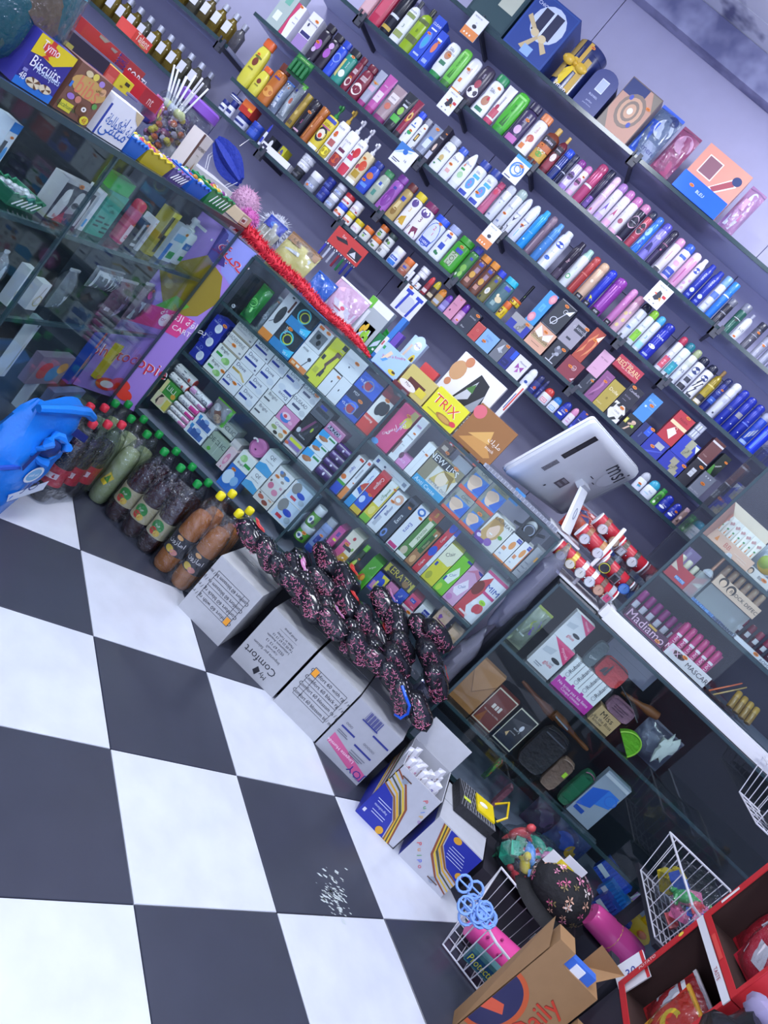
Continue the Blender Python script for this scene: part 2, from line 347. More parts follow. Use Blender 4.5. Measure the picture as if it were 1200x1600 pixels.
  m.add([(-a * q, 0, .001), (a * q, 0, .001), (a * q, b, .001), (-a * q, b, .001)], [(0, 1, 2, 3)], cm); bo_ = m.build('basket_wall', T); sm_ = bo_.modifiers.new('thick', 'SOLIDIFY'); sm_.thickness = t
  rim = [(-a + 2 * a * i / 12, -b * .1, h + .004 * math.sin(i * math.pi / 1.5)) for i in range(13)] + [(a - 2 * a * i / 12, b * 1.1, h + .004 * math.sin(i * math.pi / 1.5)) for i in range(13)]
  MB().tube(rim, .003, cm, 5, True).build('scalloped_rim', T, True)
  rr = random.Random(int(w * 1e5)); g = MB(); cols = ('b8863c', 'd8d4d0', '3a8a4c', 'c84c5c', 'd8b84c', '8a4a90') if 'jewel' not in nm else ('c8ccd4', 'a8acb4', 'e0e2e8')
  for k in range(26): g.ball((rr.uniform(-a, a) * .8, rr.uniform(.01, b - .005), h * rr.uniform(.55, 1.02)), .012, .009, .009, M(rr.choice(cols), .25, .3), 7, 5)
  g.build('sweets', T, True)['kind'] = 'stuff'
  lm = MB()
  if '8a50' in c0 or '5c9c' in c0 or '7a58' in c0:
   for k in range(5): u = -a * .6 + a * 1.2 * k / 4; lm.tube([(u - .01, -b * .1 * .5 - .002, h * .2), (u + .012, -b * .1 * .8 - .002, h * .8)], .0018, M('dfe0e4', .4), 4)
   lm.build('lattice', T)
 elif kind == 'roll':
  r = min(h / 2 * .96, .05); prof = [(.8, 0), (1, .04), (1, .96), (.8, 1)]
  MB().lathe([(q * r, -a + 2 * a * z) for q, z in prof], M(c0, .25), 14, c=(0, r, r), axis='x').build('wrapped_body', T, True)
  MB().lathe([(r * .82, -.006), (r * .82, 0)], M(c1, .3), 14, c=(a + .004, r, r), axis='x').build('end_cap', T, True)
  def f(x, z, e):
   t = max(-.97, min(.97, (z / h - .5) * 1.94)); return (x - a, r - (r + e) * math.sqrt(1 - t * t), r + t * r)
  if dec: decor(T, dec.replace('R,.65,0,1,1', 'R,.65,.02,1,.98').replace('R,.6,0,1,1', 'R,.6,.02,1,.98'), 2 * a, 2 * r, lambda x, z, e: f(x, z * h / (2 * r), e), True)
 elif kind == 'tray':
  m = MB(); cm = M(c0, .5); t = .002; hh = min(h, .03)
  m.box(-a, 0, 0, a, t, hh, cm); m.box(-a, d - t, 0, a, d, hh, cm); m.box(-a, 0, 0, -a + t, d, hh, cm); m.box(a - t, 0, 0, a, d, hh, cm); m.box(-a, 0, 0, a, d, t, cm); m.build('tray_body', T)
  decor(T, dec, 2 * a, hh, lambda x, z, e: (x - a, -e, z))
 elif kind == 'disc':
  R = max(w, h) / 2; MB().lathe([(R * .7, -.02), (R * .97, -.012), (R, 0), (R * .97, .012), (R * .7, .02)], M(c0, .6), 24, c=(0, .03, R), axis='y').build('disc_body', T, True)
  MB().tube([(R * .9 * math.cos(t) * .3 - R * .6, .005, R * 1.5 + R * .2 * math.sin(t)) for t in (0, .8, 1.6, 2.4, 3.1)], .004, M('f0e8ee', .5)).build('loop', T, True)
  decor(T, dec, 2 * R, 2 * R, lambda x, z, e: (x - R, .008 - e, z))
 elif kind == 'clock':
  R = min(w, h) / 2; MB().lathe([(R, 0), (R, .012)], M(c1, .25, .8), 20, c=(0, 0, R), axis='y').build('rim', T, True)
  MB().lathe([(R * .86, -.001), (R * .86, .002)], M(c0, .3), 20, c=(0, 0, R), axis='y').build('dial', T, True)
  m = MB()
  for t, l in ((.6, .6), (2.2, .7), (4.1, .4)): m.tube([(0, -.003, R), (l * R * math.cos(t), -.003, R + l * R * math.sin(t))], .0012, M('3a3c46', .4), 4)
  m.build('hands', T)
 elif kind == 'watchcase':
  m = MB(); c = M(c0, .5); dd = .07
  m.box(-a, 0, 0, a, dd, .02, c); m.box(-a, 0, .02, -a + .006, dd, h, c); m.box(a - .006, 0, .02, a, dd, h, c); m.box(-a, dd - .006, .02, a, dd, h, c); m.build('case', T)
  MB().ball((0, dd * .55, h * .5), a * .8, .02, h * .38, M('c8ccd4', .6), 14, 7).build('cushion', T, True)
  MB().lathe([(.02, 0), (.022, .004), (.018, .01)], M(c1, .25, .9), 18, c=(0, dd * .55 - .034, h * .45), axis='y').build('watch_case', T, True)
  MB().lathe([(.016, 0), (.016, .002)], M('2a2c34', .3), 18, c=(0, dd * .55 - .036, h * .45), axis='y').build('dial', T, True)
  s = MB()
  for sg in (-1, 1): s.tube([(sg * .02, dd * .55 - .026, h * .45), (sg * .04, dd * .55 - .02, h * .45 + sg * .01), (sg * .055, dd * .55, h * .45 + sg * .015)], .006, M('2c2e36', .4), 6)
  s.build('strap', T, True)
def put_row(where, rot, off, depth, items):
 for kind, nm, x, y, z, w, h, spec, dec, label, grp in items:
  T = thing(nm or NAMES[kind], label + ' ' + where, CATS[kind], (x, y, z), rot, grp + ' ' + where if grp else None)
  d = {'can': w, 'jar': w, 'btl': min(.05, w * .6), 'oil': w, 'pump': w, 'cyl': w, 'pouch': .05, 'roll': .06, 'rollon': min(.04, w * .6), 'tube': .045, 'inv': .05}.get(kind, depth)
  good(kind, nm, w, h, d, spec, dec, T)
  if kind in ('can', 'jar', 'btl', 'oil', 'pump', 'inv', 'tube', 'rollon', 'cyl'):
   dy = {'can': w / 2, 'jar': w / 2, 'cyl': w / 2, 'oil': w / 2}.get(kind, min(d, w * .62) / 2 + .002)
   T.location.x += -math.sin(rot) * dy; T.location.y += math.cos(rot) * dy

# ---------------------------------------------------------------- the setting
def struct(name, mb, smooth=False): return tag(mb.build(name, None, smooth), kind='structure')
fl = struct('floor', MB().box(-3.6, -1.6, -.06, 2.5, 3.52, -.012, M('8a8c94', .6)))
WT, BT = M('c9cdd8', .18, 0, 'tile'), M('3a3d4a', .28, 0, 'tile')
T00 = Vector((*(-0.839, 2.118), -.012)); TI = Vector((*(0.270, 0.295), 0)); TJ = Vector((*(0.295, -0.270), 0))
TANG = math.atan2(TI.y, TI.x); TM = {}
for mat in (WT, BT):
 b = MB(); q = .1988; b.box(-q, -q, 0, q, q, .0105, mat); r = q - .0015
 b.add([(-r, -r, .012), (r, -r, .012), (r, r, .012), (-r, r, .012)], [(0, 1, 2, 3)], mat)
 b.add([(s * q, t * q, .0105) for s, t in ((-1, -1), (1, -1), (1, 1), (-1, 1))] + [(s * r, t * r, .012) for s, t in ((-1, -1), (1, -1), (1, 1), (-1, 1))], [(0, 1, 5, 4), (1, 2, 6, 5), (2, 3, 7, 6), (3, 0, 4, 7)], mat)
 o = b.build('tile'); TM[mat] = o.data; bpy.data.objects.remove(o)
for i in range(-7, 12):
 for j in range(-8, 12):
  c = T00 + TI * (i + .5) + TJ * (j + .5)
  if -1.95 < c.x < 1.9 and .1 < c.y < 3.0:
   o = bpy.data.objects.new('tile', TM[WT if (i + j) % 2 == 0 else BT]); COL.objects.link(o); o.parent = fl; o.location = c; o.rotation_euler.z = TANG
rs = random.Random(4)
sc = MB()
for k in range(90):
 u, v = rs.gauss(0, .028), rs.gauss(0, .035); p = Vector((0.426, 1.811, 0.000)) + Vector((u, v, .0006)); a = rs.random() * 6.3; l = rs.uniform(.003, .012)
 sc.add([p + Vector((l * math.cos(a + t), .35 * l * math.sin(a + t) + .3 * l * math.cos(a + t), 0)) for t in (0, 1.4, 2.9, 4.2)], [(0, 1, 2, 3)], M('b9c2c2', .7))
sc.build('scuff_mark', fl)['kind'] = 'stuff'
WALL = M('b6b4d2', .55); wb = struct('wall_back', MB().box(-3.6, 3.52, 0, 2.5, 3.62, 3.0, M('8a88a6', .7)))
for i, x in enumerate((-3.6, -2.2, -1.045, .105, 1.26)):
 for z0, z1 in ((.0, 1.33), (1.33, 1.93), (1.93, 2.86)):
  x1 = (-2.2, -1.045, .105, 1.26, 2.5)[i]
  MB().box(x + .002, 3.508, z0 + .0015, x1 - .002, 3.52, z1 - .0015, M('a9a8c4', .5) if z0 < 1.5 else WALL).build('panel', wb)
struct('wall_left', MB().box(-3.7, -1.6, 0, -3.6, 3.62, 3.0, M('9a99a8', .6)))
struct('wall_right', MB().box(2.5, -1.6, 0, 2.6, 3.62, 3.0, M('a9a8c0', .6)))
struct('wall_front', MB().box(-3.7, -1.7, 2.55, 2.6, -1.6, 3.0, M('a9a8c0', .6)))
def marble():
 m = M('eef0f8', .35, 0, 'tile').copy(); N = m.node_tree.nodes; L = m.node_tree.links; tc = N.new('ShaderNodeTexCoord'); nz = N.new('ShaderNodeTexNoise'); cr = N.new('ShaderNodeValToRGB')
 nz.inputs['Scale'].default_value = 5.5; nz.inputs['Detail'].default_value = 3; cr.color_ramp.elements[0].position = .60; cr.color_ramp.elements[1].position = .72
 cr.color_ramp.elements[0].color = rgb('e9ecf8'); cr.color_ramp.elements[1].color = rgb('76799c')
 L.new(tc.outputs['Object'], nz.inputs['Vector']); L.new(nz.outputs[0], cr.inputs[0]); L.new(cr.outputs[0], N['Principled BSDF'].inputs['Base Color']); return m
MARB = marble(); ce = struct('ceiling', MB().box(-3.7, -1.7, 2.97, 2.6, 3.62, 3.05, M('d8daea', .6)))
for k in range(24):
 y0 = 3.5 - (k + 1) * .21
 MB().box(-3.6, y0 + .002, 2.955, 2.5, y0 + .208, 2.969, MARB).build('plank', ce)
def marble2():
 m = MARB.copy(); e = [n for n in m.node_tree.nodes if n.type == 'VALTORGB'][0].color_ramp.elements; e[0].position = .42; e[1].position = .6; e[0].color = rgb('a8aaca'); e[1].color = rgb('70739a')
 [n for n in m.node_tree.nodes if n.type == 'TEX_NOISE'][0].inputs['Scale'].default_value = 16; return m
struct('trim_1', MB().box(-3.6, 3.44, 2.82, 2.5, 3.507, 2.953, marble2()))
for k, (x, y) in enumerate(PANELS):
 t = thing('ceiling_light', ('square light panel on the ceiling by the back wall', 'square light panel over the checkered floor', 'square light panel on the ceiling near the entrance', 'square light panel on the ceiling behind the viewer', 'square light panel over the side counter')[k], 'light', (x, y, 2.9), 0, 'ceiling light panels')
 f = MB(); c = M('e8eaf0', .4)
 for a, b in (((-.3, -.3), (.3, -.27)), ((-.3, .27), (.3, .3)), ((-.3, -.27), (-.27, .27)), ((.27, -.27), (.3, .27))): f.box(a[0], a[1], 0, b[0], b[1], .05, c)
 f.build('frame', t); MB().box(-.27, -.27, .012, .27, .27, .02, M('f4f6ff', .5, 0, '', 6)).build('diffuser', t)
# ---------------------------------------------------------------- wall shelves, glass counters
SHELF = M('c4c8de', .35, 0, 'frost'); EDGE = M('30454c', .2); CLIP = M('3c3e4a', .4)
def wall_shelf(label, x0, x1, z, clips, y0=3.235):
 t = thing('wall_shelf', label, 'shelf', ((x0 + x1) / 2, y0, z), 0, 'wall shelves'); h = (x1 - x0) / 2
 MB().box(-h, .004, -.014, h, 3.507 - y0, -.0005, SHELF).build('board', t); MB().box(-h, 0, -.016, h, .004, 0, EDGE).build('front_edge', t)
 for x in clips:
  m = MB(); u = x - t.location.x
  m.box(u - .018, -.012, -.05, u + .018, .008, -.016, CLIP); m.box(u - .018, -.012, -.05, u - .01, -.004, .012, CLIP); m.box(u + .006, -.016, -.03, u + .022, -.01, .008, CLIP); m.box(u - .006, .008, -.034, u + .006, .26, -.016, CLIP); m.build('bracket', t)
wall_shelf('top wall shelf holding the gift boxes', -1.75, 1.5, 2.295, (-1.7792, -1.3534, -0.5215))
wall_shelf('second wall shelf from the top with shampoos and sprays', -2.1, 1.5, 2.02, (-1.7871, -1.2171, -0.8144, 0.1790))
wall_shelf('third wall shelf from the top with bottles and sprays', -2.19, 1.5, 1.745, (-1.1944, -0.7281, -0.0677, 0.1755))
wall_shelf('fourth wall shelf from the top with perfumes and gels', -2.1, 1.5, 1.48, (-1.1894, -0.7557, -0.0784))
wall_shelf('lowest wall shelf with small jars', -2.15, 1.5, 1.34, (-1.78, -1.3, -.9))
wall_shelf('perfume shelf high above the side counter', -3.4, -2.2, 1.565, (-2.23,))
wall_shelf('lower perfume shelf above the side counter', -3.4, -2.2, 1.31, (-2.23,))
def edge(mb, x0, x1, y, z, t=.012): mb.box(x0, y, z - t, x1, y + .01, z, EDGE)
def glass_case(name, label, x0, x1, y0, y1, zb, zt, shelves, back, div=(), plinth=.0, front=True, left=True, floor=True):
 t = thing(name, label, 'display case', ((x0 + x1) / 2, y0, 0 if plinth else zb)); oz = -(0 if plinth else zb); h = (x1 - x0) / 2; D = y1 - y0
 if plinth: MB().box(-h, .02, 0, h, D, plinth, M('2e303a', .6)).build('plinth', t)
 MB().box(-h, D - .01, zb + oz, h, D, zt + oz - .01, back).build('back_panel', t)
 if floor: MB().box(-h, .004, zb + oz - .014, h, D - .01, zb + oz - .001, M('7c7e92', .4)).build('base_board', t)
 MB().box(-h - .003, -.004, zt + oz - .009, h + .003, D, zt + oz - .001, GLASS()).build('top_glass', t)
 e = MB(); edge(e, -h, h, -.006, zt + oz); e.build('edge_strip', t); e = MB(); edge(e, -h, h, -.002, zb + oz, .014); e.build('edge_strip', t)
 xs = [-h] + [d - t.location.x for d in div] + [h]
 for a, b in zip(xs, xs[1:]):
  for z in shelves: MB().box(a + .007, .012, z + oz - .007, b - .007, D - .012, z + oz - .001, M('eaf4f3', .05, 0, 'glass')).build('shelf', t); g = MB(); edge(g, a + .006, b - .006, .002, z + oz); g.build('shelf_edge', t)
 for d in xs:
  if d == -h and not left: continue
  MB().box(d - .003, .004, zb + oz, d + .003, D - .012, zt + oz - .011, GLASS()).build('side_glass' if abs(d) == h else 'divider', t); p = MB(); p.box(d - .005, -.004, zb + oz, d + .005, .004, zt + oz - .012, EDGE); p.build('corner_strip', t)
 if front:
  for a, b in zip(xs, xs[1:]): MB().box(a + .006, -.003, zb + oz + .002, b - .006, -.0005, zt + oz - .013, GLASS()).build('front_glass', t)
 return t
glass_case('display_counter', 'long glass counter full of soaps, toothpastes and cartons', -1.2, .262, 2.575, 2.98, .31, 1.035, (.833, .597), M('a3a2ba', .5), (-.462,), .29)
glass_case('display_counter', 'glass counter with wallets, brushes and combs, right of the long one', .366, 1.75, 2.575, 2.98, .15, .93, (.64, .34), M('23242e', .5), (), .135)
glass_case('makeup_showcase', 'glass makeup showcase with lipsticks on the right counter', .575, 1.75, 2.62, 2.95, .985, 1.75, (1.18, 1.365), M('3a3446', .5), (), 0)
t = thing('white_frame_bar', 'white bar along the front foot of the makeup showcase', 'trim', (1.15, 2.6, .932)); MB().box(-.6, -.012, 0, .6, .012, .046, M('e8e8ec', .4)).box(-.6, .014, 0, .6, .34, .05, M('d8d8de', .5)).build('bar', t); MB().box(-.62, -.014, .006, -.6, .014, .05, M('e2e2e8', .4)).build('end_block', t)
# the side counter stands at a right angle to the long one, on the left
LA = math.atan2(1, -.12)
t = thing('side_counter', 'glass side counter on the left with candy boxes on top', 'display case', (-1.12, 1.3, 0), LA)
S0, S1 = -.7, 1.215
MB().box(S0, .02, 0, S1, .45, .2, M('2a2c34', .6)).build('plinth', t); MB().box(S0, .42, .2, S1, .43, 1.06, M('34363f', .6)).build('back_panel', t); MB().box(S1 - .006, .04, .2, S1, .42, 1.06, M('4a4c5c', .6)).build('end_panel', t)
MB().box(S0, -.004, 1.07, S1, .44, 1.079, GLASS()).build('top_glass', t)
e = MB()
edge(e, S0, S1, -.006, 1.08, .014)
e.build('edge_strip', t)
for a, b in ((S0, .31), (.32, S1)):
 for z in (.847, .59): MB().box(a, .012, z - .008, b, .41, z - .001, M('eaf4f3', .05, 0, 'glass')).build('shelf', t); g = MB(); edge(g, a, b, .002, z); g.build('shelf_edge', t)
 MB().box(a, .01, .206, b, .41, .219, M('5c5e6c', .5)).build('base_board', t)
 MB().box(a + .003, -.003, .2, b - .003, 0, 1.065, GLASS()).build('front_glass', t)
for s in (.315, S1): MB().box(s - .004, -.004, .2, s + .004, .006, 1.066, EDGE).build('corner_strip', t)
# purple copy-shop banner closing the corner between the two counters
bn = thing('shop_banner', 'purple copy shop banner in the corner between the counters', 'banner', (0, 0, .29)); bw, bh = .5, .75; KX, KY = -1.2795, 2.513
def on_banner(x, z, e):
 if x > .4: f = (x - .4) / .1; return (KX + .0785 * f + .65 * e, KY + .065 * f - .76 * e, z)
 f = .4 - x; return (KX - f * .3 + e, KY - f * .954 - .12 * e, z)
b = MB(); V = [on_banner(x, z, e) for e in (-.003, -.0002) for x in (.23, .3, .4, .5) for z in (0, bh)]
b.add(V, [(8 + 2 * k, 10 + 2 * k, 11 + 2 * k, 9 + 2 * k) for k in range(3)] + [(2 * k, 1 + 2 * k, 3 + 2 * k, 2 + 2 * k) for k in range(3)] + [(0, 8, 9, 1), (6, 7, 15, 14)], M('9a7ccc', .35)).build('board', bn)
P2 = lambda *q: [q[i:i + 2] for i in range(0, len(q), 2)]
def ban(pts, col, e):
 m = MB()
 for x0, x1 in ((.23, .4), (.4, .5)):
  out = list(P2(*pts))
  for lim, sg in ((x0, 1), (x1, -1)):
   res = []
   for (ax, az), (bx, bz) in zip(out, out[1:] + out[:1]):
    ina, inb = (ax - lim) * sg >= 0, (bx - lim) * sg >= 0
    if ina: res.append((ax, az))
    if ina != inb: t_ = (lim - ax) / (bx - ax); res.append((lim, az + t_ * (bz - az)))
   out = res
   if not out: break
  if len(out) > 2: m.add([on_banner(min(max(x, x0 + 1e-5), x1) if x0 == .4 else x, z, e) for x, z in out], [tuple(range(len(out)))], INK(col))
 m.build('print', bn)
ban((.36, .75, .5, .75, .5, .6, .44, .62), '8890d8', .0003); ban((.34, .75, .38, .74, .44, .64, .36, .62), '3a2c80', .0004); ban((.22, .52, .36, .64, .455, .61, .5, .53, .47, .44, .38, .37, .3, .44), '8a7a1c', .0005)
ban((.25, .3, .46, .33, .475, .42, .27, .385), 'd43c84', .0007); ban((.3, .38, .4, .4, .43, .45, .36, .46), '58a82c', .0006); ban((.44, .4, .475, .42, .5, .42, .5, .33), 'a884d4', .0006)
decor(bn, 'E,.77,.48,.05,.035,f0e4ec;T,.77,.48,.05,c83078,8,room;T,.88,.525,.075,f4e8f0,8,بطاقة التعبئة;T,.89,.48,.055,f4e8f0,8,LA CARTE;T,.72,.225,.14,f4f0f4,6,photocopie;T,.72,.224,.137,c8283c,6,photocopie;T,.88,.91,.14,f0eaf4,-10,تعبئة;T,.88,.91,.134,c82c3c,-10,تعبئة;E,.7,.06,.1,.035,d83c2c;E,.8,.09,.08,.03,d83c2c;E,.7,.06,.06,.02,e8d8e4;E,.87,.05,.06,.03,d83c2c', bw, bh, lambda x, z, e: on_banner(x, z, e + .001), True)

# ---------------------------------------------------------------- goods standing in rows (x, y, z, width, height in metres)
# gift
put_row('on the top wall shelf', 0.0000, 0, 0.16, [
('box', 'gift_box', -1.363, 3.25, 2.295, .199, .3, '1f3b46 #', 'R,.05,.05,.95,.95,27464e;R,.12,.5,.4,.9,8f9aa8;R,.5,.3,.9,.72,b9bfae;R,.6,.72,.8,.84,4c5a58', 'dark green perfume gift box with bottle shaped windows', 'gift boxes'),
('box', 'gift_box', -1.154, 3.25, 2.295, .212, .243, '22408c #', 'R,.02,.02,.98,.98,2a4f9e;R,.04,.04,.96,.96,21418f;E,.55,.62,.36,.3,c8d4f0;R,.3,.42,.5,.82,25294a;R,.55,.42,.75,.84,25294a;R,.5,.42,.55,.84,d6dff5;P,.1,.55,.5,.36,.52,.42,.14,.62,c9b48a;P,.5,.4,.3,.12,.42,.1,.56,.38,c9b48a;P,.52,.4,.8,.2,.86,.28,.58,.44,c9b48a;E,.42,.42,.09,.06,d8c69c;E,.62,.4,.09,.06,d8c69c;R,.4,.05,.62,.2,8fb2e8;T,.2,.82,.09,dfe6ff,0,CHIC', 'large blue gift box with oval window and cream bow', 'gift boxes'),
('cyl', 'gift_tube', -.95, 3.25, 2.295, .146, .207, '232e63 2b3568', 'R,.05,.15,.25,1,b89a52;R,.62,.05,.78,.75,c9a54a;P,.3,.05,.45,.05,.52,.5,.4,.55,f0d02c;P,.15,.28,.35,.1,.5,.4,.42,.5,f0d02c;E,.36,.56,.16,.09,e2bb3c;E,.58,.5,.16,.09,e2bb3c;R,.42,.55,.54,1,cfa84a;T,.5,.06,.2,e8ecff,0,7men;S,.55,.94', 'navy gift tube tied with a yellow ribbon bow', None),
('arch', 'gift_box', -.817, 3.25, 2.295, .117, .175, '27357a #', 'R,.36,.48,.68,.78,dfe6ff;R,.38,.5,.66,.76,b9c4ee;T,.5,.36,.1,c8d0f0,0,BLEABEL;T,.5,.22,.09,c8d0f0,0,parfum;T,.5,.14,.07,c8d0f0,0,pour homme', 'navy arched gift box with silver square plate', None),
('box', 'gift_box', -.667, 3.25, 2.295, .16, .213, '6b5a58 #', 'R,.02,.02,.98,.98,c79a86;R,.02,.7,.6,.98,2b3a72;E,.52,.5,.36,.33,8d7c70;E,.52,.5,.28,.26,d3a98c;E,.52,.5,.2,.2,8d7c70;E,.52,.5,.14,.14,d3a98c;E,.52,.5,.07,.06,eef2ff;P,.02,.02,.3,.02,.02,.32,8b8276;P,.98,.98,.7,.98,.98,.68,8b8276;E,.32,.7,.05,.05,4a5bb8;E,.72,.3,.05,.05,4a5bb8;S,.85,.72', 'pink gold gift box with lacy filigree lid', 'gift boxes'),
('pouch', 'toiletry_bag', -.527, 3.25, 2.295, .112, .207, '6f7f9c 2c5ed8', 'R,.05,.05,.4,.72,2458d0;R,.1,.1,.16,.66,8fb0ff;R,.44,.04,.9,.36,97a2bd;T,.67,.2,.3,27327c,0,men;E,.62,.66,.34,.2,c9d2e4;E,.7,.88,.22,.1,29376c', 'clear zip bag with blue spray and grey men tag', 'toiletry bags'),
('pouch', 'toiletry_bag', -.417, 3.25, 2.295, .092, .197, 'b0567c 8a3c62', 'E,.55,.72,.4,.2,e3a3c2;R,.1,.1,.45,.42,c96a8f;R,.52,.06,.85,.34,a84872;T,.6,.74,.18,c46590,0,Toile;T,.4,.45,.16,e9b6cf,0,La fair', 'pink clear zip bag with folded pink sponge', 'toiletry bags'),
('giftset', 'gift_box', -.234, 3.25, 2.295, .223, .221, 'e39a86 2f6bf0', 'T,.5,.17,.08,cfe0ff,0,BLEU;S,.28,.2;R,.14,.5,.46,.86,ffe6dc;R,.16,.52,.44,.84,8d5f6c;P,.5,.42,.62,.36,.9,.7,.76,.78,ffe6dc;P,.53,.44,.62,.4,.86,.69,.76,.74,a84c58;E,.84,.78,.09,.08,26386c', 'peach perfume set with bright blue front', None),
('pouch', 'toiletry_bag', -.069, 3.25, 2.295, .074, .192, 'c78fb8 9a6c9a', 'E,.5,.8,.2,.15,f2f2fb;R,.2,.5,.5,.75,e9a9cd;P,.45,.1,.6,.08,.9,.6,.72,.66,d9cfe4;R,.15,.12,.42,.4,e6e0ee;R,.6,.3,.75,.45,b5679b;E,.3,.2,.08,.06,f2f2fb', 'pink clear toiletry bag with white flower', 'toiletry bags'),
])
